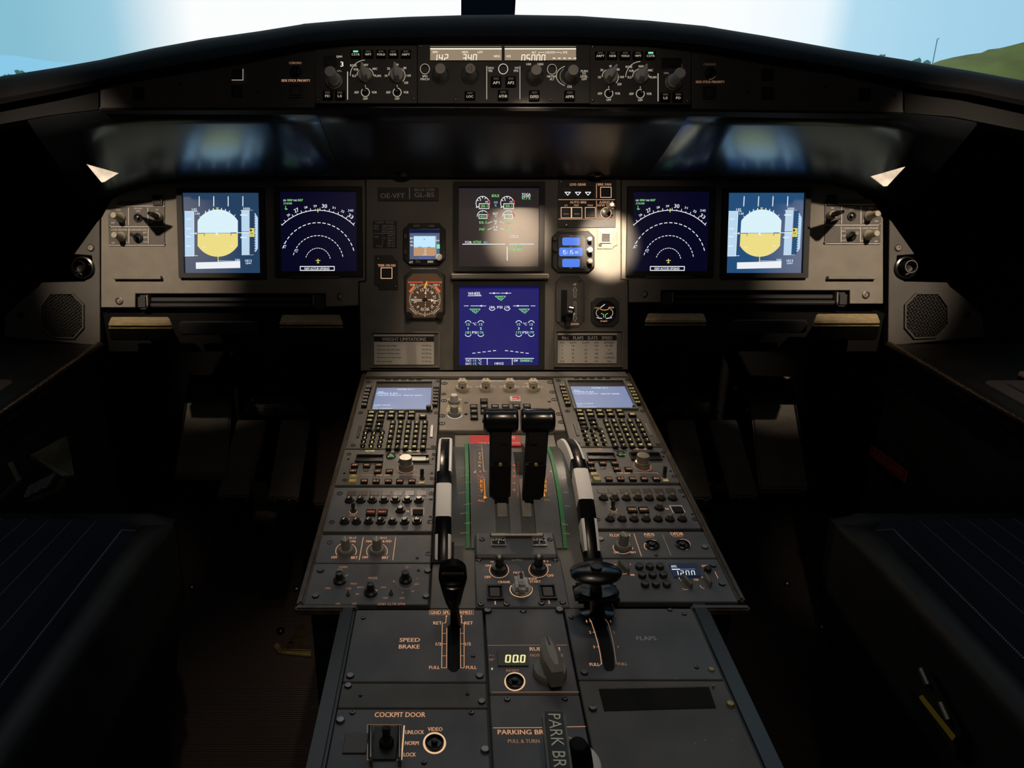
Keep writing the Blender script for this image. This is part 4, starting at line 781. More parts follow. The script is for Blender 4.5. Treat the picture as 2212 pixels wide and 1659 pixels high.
# clock
u = Unit(PAN, 'clock', 'octagonal clock with three blue windows, the middle one lit with 15:15', 'clock', 990, 640, Z8); u.prism('bezel', octo(820, 475, 1160, 805, 48), .002, .010, 'bezel', .0015); u.prism('face', octo(868, 508, 1090, 775, 22), .010, .0115, 'unit', .0006); u.z = .0115
for b_ in ((902, 527, 1042, 591), (877, 608, 1063, 676), (902, 697, 1042, 763)): u.prism('window', octo(*b_, 9), .0115, .0122, 'lcdglass' if 'lcdglass' in M or mat('lcdglass', (.04, .06, .1), .3, emit=(.07, .20, .80)) else '', 0)
seg7(u, 896, 629, 14, 30, '15', 4, 'lcd_digit', 21, .0122, slant=0); seg7(u, 952, 629, 14, 30, '15', 4, 'lcd_digit', 21, .0122, slant=0); seg7(u, 1004, 638, 9, 17, '00', 2.5, 'lcd_digit', 15, .0122, slant=0); u.disc(943, 638, 3, 3, 'lcd_digit', h=.0122); u.disc(943, 652, 3, 3, 'lcd_digit', h=.0122)
for x, y, t in ((972, 516, 'CHR'), (972, 602, 'GMT'), (972, 771, 'ET')): u.text(x, y, t, 30, 10, 'cream_dim')
for x, y, r_, hh, m_ in ((1112, 545, 16, .016, 'white_paint'), (1112, 632, 20, .018, 'white_paint'), (1112, 722, 20, .018, 'knob_cream'), (842, 540, 17, .005, 'black'), (845, 628, 17, .005, 'black')): u.lathe('knob', x, y, r_, ((1, 0), (1, hh), (.8, hh + .001), (0, hh + .001)), m_, .010, seg=18)
u.done()
# landing gear lever
u = Unit(PAN, 'landing_gear_lever', 'landing gear lever, down, in a tall octagonal plate marked UP and DOWN', 'lever', 965, 1030, Z8); u.prism('plate', octo(850, 830, 1080, 1240, 50), .002, .005, 'unit_warm', .001); u.z = .005
u.box('slot', 893, 945, 940, 1200, .0045, .0056, 'cavity', .0002)
def arrow(x, y0, y1, w_, hd):
    s_ = 1 if y1 > y0 else -1; u.line([(x - 8, y0), (x + 8, y0), (x + 8, y1 - hd * s_), (x + w_, y1 - hd * s_), (x, y1), (x - w_, y1 - hd * s_), (x - 8, y1 - hd * s_), (x - 8, y0)], 4, 'print_white')
arrow(1003, 1003, 922, 17, 26); arrow(1003, 1042, 1195, 16, 26); u.text(1002, 902, 'UP', 24, 14, 'warm'); u.text(1002, 1217, 'DOWN', 62, 15, 'warm')
a, b = u.ab(917, 1150); link('arm', tube_mesh([(0, 0, 0), (.002, .004, .02), (.003, .006, .042)], [.006, .005, .0055], 'black', 12), u.e, (a, b, .004))
k = link('wheel_knob', lathe_mesh([(0, -.006), (.010, -.006), (.013, -.004), (.013, .004), (.010, .006), (0, .006)], 'gloss_black', 26, ell=1.25), u.e, (a + .004, b + .002, .052)); k.rotation_euler = (R(12), R(78), 0); k2 = link('hub', lathe_mesh([(0, 0), (.004, 0), (.004, .002), (0, .003)], 'white_paint', 12), k, (0, 0, .006)); u.screw(872, 1198, 12); u.screw(1040, 868, 12); u.done()
# brake pressure gauge
u = Unit(PAN, 'brake_pressure_gauge', 'round black brake pressure gauge in a square bezel, lower right', 'gauge', 1243, 1120, Z8); u.prism('bezel', octo(1132, 1002, 1356, 1236, 42), .002, .006, 'unit', .001)
u.lathe('dial', 1238, 1118, 88, ((1, 0), (1, .004), (.95, .004), (.93, .001), (0, .001)), 'black', .006, seg=40); u.z = .0075
for x, y, t, w_, h_ in ((1176, 1088, 'ACCU', 40, 12), (1292, 1086, 'PRESS', 44, 12), (1233, 1195, 'BRAKES', 56, 14)): u.text(x, y, t, w_, h_, 'warm')
u.arc(1238, 1080, 42, 26, 205, 335, 5, 'amber'); u.line([(1206, 1086), (1240, 1060)], 5, 'white'); u.line([(1170, 1166), (1218, 1172)], 5, 'white'); u.line([(1296, 1166), (1252, 1172)], 5, 'white'); u.arc(1196, 1128, 24, 30, 100, 260, 4, 'cream'); u.arc(1280, 1128, 24, 30, -80, 80, 4, 'cream'); u.line([(1212, 1132), (1232, 1142), (1232, 1165)], 4, 'green'); u.line([(1264, 1132), (1246, 1142), (1246, 1165)], 4, 'green'); u.done()
# switch pair glints: two flood lamps under the glareshield
for x, lab in ((868, 'small black flood lamp housing under the glareshield, left one'), (1285, 'small black flood lamp housing under the glareshield, right one')):
    c = pix(x, 366, 1.415); lm = thing('flood_lamp', lab, 'lamp', c); link('housing', lathe_mesh([(.020, .012), (.022, 0), (.018, -.010), (.010, -.014), (0, -.014)], 'gloss_black', 20), lm); link('clip', box_mesh(.030, .006, .004, 'steel_dull'), lm, (-.012, -.010, .006))
# pale plates added to stand for lamplit triangles of the sidewall
for pts, lab in (([(186, 354), (257, 374), (226, 393), (219, 394)], 'bright triangular patch of lamplit sidewall beyond the left end of the panel'), ([(1880, 381), (1957, 359), (1917, 402), (1909, 403)], 'bright triangular patch of lamplit sidewall beyond the right end of the panel')):
    G = Frame(pix(pts[0][0], 375, 1.27), 28); u = Unit(G, 'lit_wall_patch', lab, 'bracket', pts[0][0], pts[0][1]); u.prism('plate', pts, -.002, 0, 'lit_wall_patch' if 'lit_wall_patch' in M or mat('lit_wall_patch', (.50, .49, .47), .4, metal=.5, noise=.3, scale=40) else '', .0004)
# ================================================================ centre pedestal
LX0, LX1, DXR, DYR = -.2495, -.1055, .3575, .006
def bpa(y, fr=PA): return fr.L(1072, y)[1]
def slab_on(u, name, xa, xb, y0, y1, z0, z1, m, bev=.0008, parent=None):
    """plate given by real x limits and photo rows"""
    b0, b1 = u.fr.L(1072, y0, z1)[1], u.fr.L(1072, y1, z1)[1]
    l = Vector(((xa + xb) / 2 * u.sg + u.dx - u.o[0], (b0 + b1) / 2 + u.dy - u.o[1], z0))
    if parent: l -= parent.location
    return link(name, box_mesh(xb - xa, abs(b0 - b1), z1 - z0, m, bev), parent or u.e, l)
ped = thing('centre_pedestal', 'grey centre pedestal between the two seats, wide in front and stepped narrower aft', 'pedestal', (0, PA.W(0, bpa(1305))[1], 0))
def pedbox(name, xa, xb, fr, y0, y1, top, bot, m, bev=.003):
    b0, b1 = fr.L(1072, y0)[1], fr.L(1072, y1)[1]; P = [fr.W(xa, b1, top), fr.W(xb, b1, top), fr.W(xb, b0, top), fr.W(xa, b0, top)]
    lo = [Vector((p.x, p.y, bot if isinstance(bot, float) and bot < .5 else p.z - .02)) for p in P]
    return link(name, hexa_mesh([p - ped.location for p in lo + P], m, bev), ped)
pedbox('cabinet', -.243, .248, PA, 812, 1306, -.008, .0, 'black')
pedbox('cabinet', -.188, .198, PB, 1311, 1760, -.008, .0, 'black')
def rimbar(x, w_, fr, y0, y1, h0=-.010, h1=.004, m='rim'):
    b0, b1 = fr.L(1072, y0)[1], fr.L(1072, y1)[1]
    P = []
    for h in (h0, h1): P += [fr.W(x - w_ / 2, b1, h), fr.W(x + w_ / 2, b1, h), fr.W(x + w_ / 2, b0, h), fr.W(x - w_ / 2, b0, h)]
    return link('edge_strip', hexa_mesh([p - ped.location for p in P], m, .003), ped)
rimbar(-.2535, .009, PA, 808, 1309); rimbar(.2585, .009, PA, 808, 1301); rimbar(-.197, .017, PB, 1308, 1760, m='black'); rimbar(.206, .020, PB, 1304, 1760, m='black')
b0 = bpa(1309)
for xa, xb in ((-.258, -.186), (.196, .263)):
    P = [];
    for h in (-.008, .003): P += [PA.W(xa, b0 - .008, h), PA.W(xb, b0 - .008, h), PA.W(xb, b0, h), PA.W(xa, b0, h)]
    link('edge_strip', hexa_mesh([p - ped.location for p in P], 'rim', .002), ped)
pedbox('front_lip', -.25, .255, PA, 806, 818, .004, 1.0, 'pedestal_worn', .002)
# lamp-lit beige deck between the wheels
pedbox('wheel_slot', -.1045, -.0765, PA, 936, 1216, .0006, 1.0, 'cavity', 0); pedbox('wheel_slot', .0865, .1105, PA, 936, 1212, .0006, 1.0, 'cavity', 0)
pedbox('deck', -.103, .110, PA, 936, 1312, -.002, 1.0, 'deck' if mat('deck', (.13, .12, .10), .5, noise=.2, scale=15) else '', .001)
# ---------------------------------------------------------------- keyboards (flight computers)
def dzus(u, x, y, r=30, m='cavity'): u.lathe('fastener_recess', x, y, r, ((1, 0), (1, .0012), (.8, .0012), (.7, .0004), (.3, .0004), (.25, .001), (0, .001)), m, u.z - .0006, seg=16)
def computer(dx, right):
    lab = 'flight computer keyboard with %s blue text screen, %s side of the pedestal' % (('a bright', 'right') if right else ('a hazy', 'left'))
    u = Unit(PA, 'flight_computer', lab, 'keyboard unit', 700, 800, Y3, dx=dx, dy=DYR if right else 0); u.z = .006
    slab_on(u, 'plate', LX0, LX1, 819, 969, -.004, .006, 'pedestal_worn', .001)
    u.z = .006; P = lambda x, y: (x, y)
    hood_ = u.frame('screen_frame', 392, 140, 1252, 545, (30, 12), .0055, .010, 'pedestal_worn')
    u.box('screen_well', 405, 150, 1240, 542, .0058, .0064, 'print_black', 0); s = u.box('screen', 440, 240, 1215, 540, .0063, .0070, 'glass_mcdu' if 'glass_mcdu' in M or mat('glass_mcdu', (.10, .11, .14), .4, emit=(.13, .19, .36)) else '', 0)
    for r_ in ((865, 262, 'A320-211', 225, 18), (530, 298, 'ENG', 70, 16), (610, 318, 'CFM56-5-B4', 290, 18), (640, 345, '02JUN-30JUN', 320, 17), (965, 345, 'ABCD 0000', 260, 15), (545, 480, 'CHG CODE', 230, 14), (455, 500, '[ ]', 60, 12), (550, 530, 'IDLE/PERF', 260, 14)): u.text(*r_, 'mcdu_txt', h=.007, par=s)
    for i in range(5): u.lathe('annunciator', 628 + i * 107, 130, 40, ((1, 0), (1, .0006), (.9, .001), (0, .001)), 'cavity', .006, seg=16, ell=.5)
    km = lambda n, x, y, w_, h_, m='key_black': u.box(n, x - w_ / 2, y - h_ / 2, x + w_ / 2, y + h_ / 2, .006, .011, m, .0008)
    for x, y in ((358, 222), (342, 270), (330, 320), (318, 365), (308, 413), (297, 465), (1290, 220), (1288, 268), (1285, 312), (1282, 357), (1277, 405), (1272, 455)):
        km('line_key', x, y + 6, 76, 32); u.rectl(x - 24, y - 8, x + 24, y + 6, 6, 'keyglow' if right else 'cream', h=.011)
    R1 = [(400, 573, 'DIR'), (537, 573, 'PROG'), (675, 573, 'PERF'), (813, 573, 'INIT'), (953, 573, 'DATA'), (388, 625, 'F-PLN'), (527, 625, 'RAD'), (667, 625, 'FUEL'), (806, 625, 'SEC'), (946, 625, 'ATC'), (1105, 623, 'MENU'), (372, 682, 'AIR'), (515, 682, ''), (360, 740, '<'), (503, 740, '^'), (347, 797, '>'), (490, 797, 'v')]
    for x, y, t in R1:
        km('page_key', x, y, 104, 38)
        if t in ('^', 'v', '<', '>'): u.fill({'^': [(x - 14, y + 2), (x, y - 14), (x + 14, y + 2), (x, y + 12)], 'v': [(x - 10, y - 8), (x + 10, y - 8), (x, y + 10)], '<': [(x + 20, y - 4), (x + 20, y + 3), (x - 20, y)], '>': [(x - 20, y - 4), (x - 20, y + 3), (x + 20, y)]}[t], 'keyglow', h=.011)
        elif t: u.text(x, y, t, 62, 20, 'keyglow', h=.011)
    letters = 'ABCDEFGHIJKLMNOPQRSTUVWXYZ/'; xs0 = (692, 802, 912, 1025, 1138)
    for r_, (y, ox) in enumerate(((712, 0), (775, -10), (840, -22), (910, -34), (980, -46), (1050, -58))):
        for c_ in range(5):
            x = xs0[c_] + ox * (1 - c_ * .12); i = r_ * 5 + c_; t = letters[i] if i < 27 else ('SP', 'OVF', 'CLR')[i - 27]
            km('letter_key', x, y, 76, 50); u.text(x, y - 2, t, 26 if len(t) < 2 else 44, 26, 'keyglow', h=.011)
    for r_, (y, x0_) in enumerate(((868, 318), (930, 305), (992, 290), (1053, 278))):
        for c_ in range(3):
            t = '123456789.0±'[r_ * 3 + c_]; u.lathe('number_key', x0_ + c_ * 115, y, 36, ((1, 0), (1, .004), (.9, .005), (0, .005)), 'key_black', .006, seg=18); u.text(x0_ + c_ * 115, y - 2, t if t != '±' else '+/-', 22 if t != '.' else 10, 26 if t != '.' else 10, 'keyglow', h=.011)
    u.line([(560, 828), (600, 665), (1225, 660), (1240, 640)], 5, 'rim'); u.line([(290, 828), (560, 828)], 5, 'rim')
    for x0_, x1_, y0_, y1_ in ((205, 245, 760, 920), (1205, 1250, 750, 915)): u.box('guard', x0_, y0_, x1_, y1_, .006, .008, 'dark_metal' if not (x0_ > 900) else 'steel_dull', .0006)
    if not right: u.lathe('brightness_knob', 1185, 560, 36, ((1, 0), (1, .009), (.9, .010), (0, .010)), 'knob_black', .006)
    else: u.lathe('brightness_knob', 1185, 540, 14, ((1, 0), (1, .006), (0, .006)), 'steel_dull', .006)
    for x, y in ((355, 165), (1320, 155), (250, 590), (1290, 590), (145, 1040), (1250, 1060)): dzus(u, x, y, 34)
    u.done({'rim': 'groove'})
computer(0, False); computer(DXR, True)
# ---------------------------------------------------------------- radio panels
def radio(dx, right):
    sd = 'right' if right else 'left'
    u = Unit(PA, 'radio_unit', 'radio tuning panel with a big %s double knob, %s side of the pedestal' % (('dull', sd) if right else ('shiny', sd)), 'control panel', 700, 1300, Y3, dx=dx, dy=DYR if right else 0); u.z = .005
    slab_on(u, 'plate', LX0 - .001, LX1, 971, 1047, -.004, .005, 'pedestal_worn' if not right else 'pedestal', .001)
    for x0_, x1_ in ((180, 565), (770, 1195)): u.frame('window_frame', x0_, 1150, x1_, 1245, (10, 10), .005, .009, 'dark_metal'); u.box('window', x0_ + 10, 1160, x1_ - 10, 1235, .0045, .0058, 'gloss_black', .0002)
    if not right: u.box('pale_strip', 950, 1186, 1145, 1240, .0058, .0062, 'placard', 0)  # pale strip across the left standby window
    u.text(378, 1112, 'ACTIVE', 125, 20, 'keyglow' if not right else 'warm'); u.text(970, 1112, 'STBY/CRS', 180, 20, 'keyglow' if not right else 'warm')
    u.lathe('transfer_button', 665, 1188, 66, ((1, 0), (1, .002), (.8, .003), (.75, .001), (.6, .001), (.55, .003), (0, .003)), 'dark_metal', .005, seg=26); u.line([(622, 1190), (708, 1190)], 5, 'green', h=.0085); u.line([(635, 1180), (622, 1190), (635, 1200)], 5, 'green', h=.0085); u.line([(695, 1180), (708, 1190), (695, 1200)], 5, 'green', h=.0085)
    def rk(x, y, t, w_=98, lit=False):
        u.box('selector_key', x - w_ / 2, y - 24, x + w_ / 2, y + 26, .005, .009, 'key_black' if not lit else 'lit_key' if 'lit_key' in M or mat('lit_key', (.10, .08, .03), .4, emit=(.05, .04, .01)) else '', .0006); u.text(x, y + 4, t, w_ * .72, 20, 'warm', h=.009); u.fill([(x - w_ * .62, y), (x - w_ * .48, y - 8), (x - w_ * .48, y + 8)], 'cavity')
    for x, y, t in ((167, 1297, 'VHF1'), (332, 1297, 'VHF2'), (500, 1297, 'VHF3'), (145, 1377, 'HF1'), (484, 1380, 'HF2'), (645, 1380, 'AM'), (298, 1515, 'VOR'), (462, 1515, 'ILS'), (630, 1515, 'MLS'), (788, 1515, 'ADF'), (956, 1515, 'BFO')): rk(x, y, t)
    rk(138, 1512, 'NAV', 110, True); u.box('light_bar', 90, 1425, 200, 1475, .005, .008, 'lit_key', .0006); u.text(150, 1450, '-', 70, 5, 'keyglow', h=.008)
    u.lathe('blank_plug', 320, 1372, 40, ((1, 0), (1, .001), (0, .0012)), 'rim', .005, seg=18)
    u.text(562, 1447, 'STBY NAV', 190, 24, 'warm'); u.line([(255, 1443), (418, 1443)], 6, 'warm'); u.line([(705, 1443), (1035, 1443), (1035, 1458)], 6, 'warm')
    u.arc(873, 1350, 115, 70, 0, 360, 5, 'warm', n=36)
    u.lathe('tuning_knob', 873, 1345, 104, ((1, 0), (1, .006), (.96, .0075), (.78, .008), (.82, .009), (.84, .0175), (.80, .019), (0, .0195)), 'steel' if not right else 'knob_metal' if 'knob_metal' in M or mat('knob_metal', (.42, .37, .29), .35, metal=.8) else '', .005, seg=40)
    u.lathe('switch_ring', 1097, 1500, 38, ((1, 0), (1, .002), (.6, .003), (0, .003)), 'knob_black', .005); u.arc(1097, 1500, 40, 28, 180, 360, 5, 'warm'); u.text(1094, 1548, 'OFF', 76, 22, 'keyglow')
    a, b = u.ab(1097, 1500, u.z); link('toggle', tube_mesh([(0, 0, 0), (0, .001, .010), (0, .002, .0155)], [.0024, .0030, .0026], 'knob_black', 12), u.e, (a, b, .006))
    for x, y in ((88, 1160), (30, 1520), (1265, 1165), (1235, 1500)): dzus(u, x, y, 34)
    for x, y in ((80, 1225), (1240, 1218), (1228, 1420), (25, 1420)): u.screw(x, y, 18)
    u.done()
radio(0, False); radio(DXR, True)
# ---------------------------------------------------------------- audio panels
def audio(dx, right):
    sd = 'right' if right else 'left'
    u = Unit(PA, 'audio_unit', 'audio control panel with two rows of small round volume knobs, %s side' % sd, 'control panel', 800, 400, Y6, dx=dx, dy=DYR if right else 0); u.z = .004
    slab_on(u, 'plate', LX0 - .001, LX1, 1053, 1147, -.004, .004, 'pedestal', .001); u.lathe
    row = ((415, 290), (548, 290), (688, 290), (826, 290), (962, 290), (1104, 290), (1243, 290))
    for i, (x, y) in enumerate(row): u.box('annunciator', x - 28, 165, x + 84, 222, .004, .0048, 'annun' if 'annun' in M or mat('annun', (.05, .035, .028), .4) else '', .0003)
    def vol(x, y, t='', c='warm_dim'):
        u.lathe('knob_base', x, y, 60, ((1, 0), (1, .001), (.85, .003), (0, .003)), 'black', .004, seg=22)
        k = u.lathe('volume_knob', x, y, 42, ((1, 0), (.9, .003), (.72, .005), (.70, .007), (.5, .0075), (0, .0075)) if right else ((1, 0), (.9, .003), (.80, .0055), (.7, .006), (0, .006)), 'knob_black' if not right else 'knob_brown' if 'knob_brown' in M or mat('knob_brown', (.09, .075, .05), .3) else '', .005, seg=20)
        if not right: u.line([(x - 20, y - 38), (x - 2, y - 58)], 6, 'keyglow', h=.0112)
        else: u.line([(x - 2, y - 52), (x + 2, y - 68)], 3, 'cream_dim', h=.0127)
        if t: u.text(x + 52, y - 38, t, 9 * len(t) + 4, 22, c)
    for (x, y), t in zip(row, ('1', '2', '3', '1', '2', '', '1')): vol(x, y, t)
    for (x, y), t in zip(((355, 545), (498, 545), (643, 545), (786, 545), (930, 545), (1072, 545), (1220, 545)), ('11', '12', '1', '', '', '1', '2')): vol(x, y, t)
    vol(1020, 408, ''); u.text(1112, 415, 'PA', 40, 22, 'warm')
    for x, t in ((670, 'VOICE'), (810, 'RESET')): u.box('key', x - 58, 382, x + 58, 446, .004, .008, 'key_black', .0006); u.text(x, 416, t, 90, 20, 'red_dot' if not right else 'warm', h=.008)
    u.rectl(1160, 375, 1303, 458, 6, 'warm' if not right else 'cream'); u.box('key', 1172, 385, 1292, 448, .004, .0065, 'cavity', .0004)
    u.arc(460, 412, 44, 34, 180, 360, 6, 'warm'); u.text(452, 462, 'RAD', 74, 20, 'warm_dim'); u.text(482, 362, 'INT', 30, 16, 'warm_dim'); u.lathe('switch_ring', 460, 410, 40, ((1, 0), (1, .001), (0, .002)), 'knob_black', .004)
    a, b = u.ab(460, 410, u.z); link('toggle', tube_mesh([(0, 0, 0), (0, .001, .008), (0, .001, .011)], [.0022, .003, .0022], 'knob_black', 12), u.e, (a, b, .006)); u.line([(424, 332), (452, 332)], 5, 'cream', h=.004)
    for x, y in ((300, 205), (205, 548), (1395, 205), (1375, 545)): dzus(u, x, y, 34)
    for x, y in ((1388, 268), (1380, 478)): u.screw(x, y, 18)
    u.done()
audio(0, False); audio(DXR, True)
# ---------------------------------------------------------------- left: flood light and radar panels
def dimmer(u, x, y, r, rz, hgt=.015, m='knob_grey'):
    u.lathe('knob_base', x, y, r, ((1, 0), (1, .003), (.9, .005), (0, .005)), m, u.z, seg=30); u.lathe('knob', x, y, r * .62, ((1, 0), (.95, hgt), (.85, hgt + .001), (0, hgt + .001)), m, u.z + .004, seg=28, flute=1, fl_from=0, fl_to=1)
    zt = u.z + .005 + hgt; mx, my = u.mm(x, y, zt); rr = r * u.mm(x, y)[0]
    a, b = u.ab(x, y, u.z); bm = [(-.0005, -rr * .62), (.0005, -rr * .62), (.0005, rr * .55), (-.0005, rr * .55)]
    o = link('pointer', prism_mesh([(p, q) for p, q in bm], 0, .0006, 'print_white'), u.e, (a, b, zt), R(rz)); return o
u = Unit(PA, 'lighting_panel', 'flood light dimmer panel with two grey knobs on the left of the pedestal', 'control panel', 800, 860, Y6); u.z = .004
slab_on(u, 'plate', LX0, LX1, 1155, 1215, -.004, .004, 'pedestal', .001)
for x, y in ((375, 895), (745, 895)):
    dimmer(u, x, y, 88, 12 if x < 500 else 4); u.arc(x, y - 5, 125, 100, 118, 205, 8, 'warm'); u.arc(x, y - 5, 122, 100, -25, 55, 8, 'warm'); u.text(x - 142, y + 68, 'OFF', 70, 28, 'warm'); u.text(x + 98, y + 72, 'BRT', 78, 30, 'warm')
u.text(415, 732, 'FLOOD LT', 165, 26, 'warm'); u.text(430, 772, 'CTR PNL', 130, 24, 'warm'); u.text(782, 732, 'FLOOD LT', 160, 26, 'warm'); u.text(765, 772, 'MAIN PNL & PED', 300, 26, 'warm')
u.line([(580, 725), (530, 995)], 8, 'warm'); u.line([(967, 722), (932, 995)], 8, 'warm')
for x, y in ((180, 790), (1358, 925)): dzus(u, x, y, 38, 'unit')
u.screw(1225, 970, 20); u.done()
u = Unit(PA, 'radar_unit', 'weather radar panel marked GAIN, MODE and TILT at the left rear corner', 'control panel', 750, 1300, Y6); u.z = .004
slab_on(u, 'plate', LX0, LX1, 1217, 1306, -.004, .004, 'pedestal', .001)
u.lathe('knob', 300, 1250, 78, ((1, 0), (1, .003), (.62, .0045), (.58, .013), (0, .014)), 'knob_black', .004, flute=1, fl_from=3, fl_to=4); u.lathe('knob', 670, 1390, 82, ((1, 0), (1, .003), (.62, .0045), (.5, .014), (0, .015)), 'knob_black', .004, flute=1, fl_from=3, fl_to=4); u.lathe('knob', 1085, 1240, 76, ((1, 0), (1, .003), (.62, .0045), (.58, .013), (0, .014)), 'knob_black', .004, flute=1, fl_from=3, fl_to=4)
u.line([(366, 1190), (398, 1168)], 12, 'print_white', h=.010)
for x, y, t, w_, h_ in ((340, 1078, 'GAIN', 95, 26), (1108, 1080, 'TILT', 64, 26), (697, 1212, 'MODE', 110, 28), (300, 1108, 'AUTO', 60, 16), (466, 1278, 'MAX', 76, 22), (410, 1336, 'CAL', 62, 20), (157, 1333, 'MIN', 60, 20), (543, 1322, 'WX/T', 78, 20), (823, 1322, 'MAP', 66, 20), (508, 1402, 'WX', 44, 20), (1218, 1283, 'DN', 48, 22), (1228, 1218, 'UP', 22, 14), (945, 1250, '0', 20, 22), (1052, 1385, '5', 18, 16), (1172, 1368, '15', 30, 20), (843, 1450, 'OFF', 60, 22), (1042, 1450, 'ON', 52, 22), (275, 1518, 'ON', 50, 20), (473, 1518, 'OFF', 56, 20), (917, 1522, 'GND CLTR SPPR', 335, 28)): u.text(x, y, t, w_, h_, 'warm_dim')
for i in range(14): t = 190 + i * 11; u.line([(1090 + 115 * math.cos(R(t)), 1245 - 88 * math.sin(R(t))), (1090 + 128 * math.cos(R(t)), 1245 - 100 * math.sin(R(t)))], 4, 'warm_dim')
for x, y in ((400, 1415), (912, 1405)): u.lathe('toggle', x, y, 24, ((1, 0), (1, .002), (.3, .003), (.25, .007), (0, .008)), 'knob_black', .004, seg=14)
for x, y in ((70, 1130), (10, 1435), (1348, 1135), (1330, 1440)): u.lathe('fastener', x, y, 44, ((1, 0), (1, .0015), (.8, .003), (0, .003)), 'screw_metal', .003, seg=20)
u.screw(1240, 1120, 18); u.done()
# ---------------------------------------------------------------- right: flood light / print / event, transponder
u = Unit(PA, 'event_recorder_unit', 'panel marked FLOOD LT, AIDS PRINT and DFDR EVENT on the right', 'control panel', 900, 800, Y8); u.z = .004
slab_on(u, 'plate', .1085, .2525, 1148, 1205, -.004, .004, 'pedestal', .001)
dimmer(u, 640, 838, 96, 18, m='knob_grey'); u.arc(640, 842, 118, 78, 160, 320, 8, 'warm'); u.line([(756, 842), (756, 870)], 7, 'warm')
for x, y, t, w_, h_, c in ((610, 700, 'FLOOD LT', 250, 34, 'warm'), (950, 688, 'AIDS', 130, 32, 'warm'), (960, 718, 'PRINT', 112, 20, 'warm_dim'), (1285, 682, 'DFDR', 150, 34, 'warm'), (1298, 712, 'EVENT', 122, 22, 'warm_dim'), (558, 906, 'OFF', 60, 24, 'warm'), (765, 904, 'BRT', 66, 22, 'warm')): u.text(x, y, t, w_, h_, c)
u.line([(770, 680), (860, 950)], 7, 'warm'); u.line([(1108, 685), (1215, 940)], 6, 'print_grey')
for x, y in ((988, 822), (1350, 818)): u.lathe('push_button', x, y, 88, ((1, 0), (1, .002), (.85, .003), (.8, .0), (.4, 0), (.38, .004), (0, .005)), 'knob_black', .004, seg=30)
u.arc(985, 822, 92, 66, 60, 230, 8, 'warm'); u.arc(1350, 815, 92, 68, -60, 110, 7, 'warm')
for x, y in ((370, 755), (1615, 850)): u.lathe('fastener', x, y, 42, ((1, 0), (1, .0015), (.8, .003), (0, .003)), 'steel_dull', .003, seg=20)
u.screw(1035, 935, 24); u.done()
u = Unit(PA, 'transponder_unit', 'transponder panel with a small white 1200 window and nine round keys', 'control panel', 1000, 1200, Y8); u.z = .004
slab_on(u, 'plate', .1085, .2525, 1207, 1300, -.004, .004, 'pedestal', .001)
for i, (x, y) in enumerate(((832, 1088), (958, 1088), (1080, 1085), (868, 1190), (992, 1188), (1118, 1185), (902, 1298), (1030, 1298), (1160, 1295))):
    u.lathe('number_key', x, y, 50, ((1, 0), (1, .003), (.85, .005), (0, .0055)), 'knob_brown2' if 'knob_brown2' in M or mat('knob_brown2', (.035, .03, .026), .35) else '', .004, seg=22); u.text(x, y - 6, ('1', '2', '3', '4', '5', '6', '7', '0', 'CLR')[i], 18 if i < 8 else 50, 26, 'dark_metal', h=.0097)
w_ = u.prism('window', [(1182, 1035), (1520, 1032), (1590, 1178), (1250, 1190)], .004, .006, 'atc_glass' if mat('atc_glass', (.02, .02, .03), .3, emit=(.003, .009, .028)) else '', .0002)
u.text(1248, 1072, 'ATC', 66, 26, 'white', h=.006); u.line([(1228, 1106), (1316, 1106)], 17, 'white', h=.006); u.line([(1320, 1106), (1500, 1103)], 3, 'pfd_tape', h=.006); seg7(u, 1268, 1124, 34, 54, '1200', 9, 'white', 66, .006, slant=-.2, cut=.92)
def pointer_knob(x, y, rz, L_=120): 
    o = u.prism('selector_knob', [(x - 18, y + 60), (x + 18, y + 60), (x + 22, y), (x + 12, y - 62), (x - 12, y - 62), (x - 22, y)], 0, .009, 'knob_grey', .002); o.location.z = .004; o.rotation_euler = (0, 0, R(rz)); u.line([(x - 40, y - 60), (x - 26, y - 40)], 5, 'print_black', h=.0205) if False else None; return o
pointer_knob(650, 1062, 38); pointer_knob(1410, 1240, 32); pointer_knob(1650, 1215, 25)
u.arc(650, 1130, 60, 34, 200, 320, 7, 'warm'); u.arc(1395, 1310, 60, 40, 220, 290, 5, 'warm'); u.arc(1620, 1290, 60, 45, 190, 260, 6, 'warm')
for x, y, t, w2, h2 in ((580, 1180, 'BY', 34, 22), (752, 1174, 'XPDR', 52, 22), (592, 1022, '30', 26, 16), (548, 1050, '1A', 24, 16), (728, 1046, '2', 14, 18), (1618, 1066, 'IDENT', 70, 20), (1516, 1232, 'STBY', 58, 22), (1592, 1200, 'ALT', 34, 18), (1312, 1215, '1', 10, 24), (1332, 1238, '1', 8, 14)): u.text(x, y, t, w2, h2, 'warm')
u.line([(1738, 1135), (1775, 1213)], 7, 'warm'); u.line([(505, 1210), (528, 1262)], 9, 'warm'); u.lathe('push_button', 1650, 1120, 44, ((1, 0), (1, .004), (.8, .005), (0, .005)), 'knob_black', .004, seg=20)
for x, y in ((1710, 1068), (1820, 1290), (565, 1475)): u.lathe('fastener', x, y, 42, ((1, 0), (1, .0015), (.8, .003), (0, .003)), 'screw_metal', .003, seg=20)
u.done()
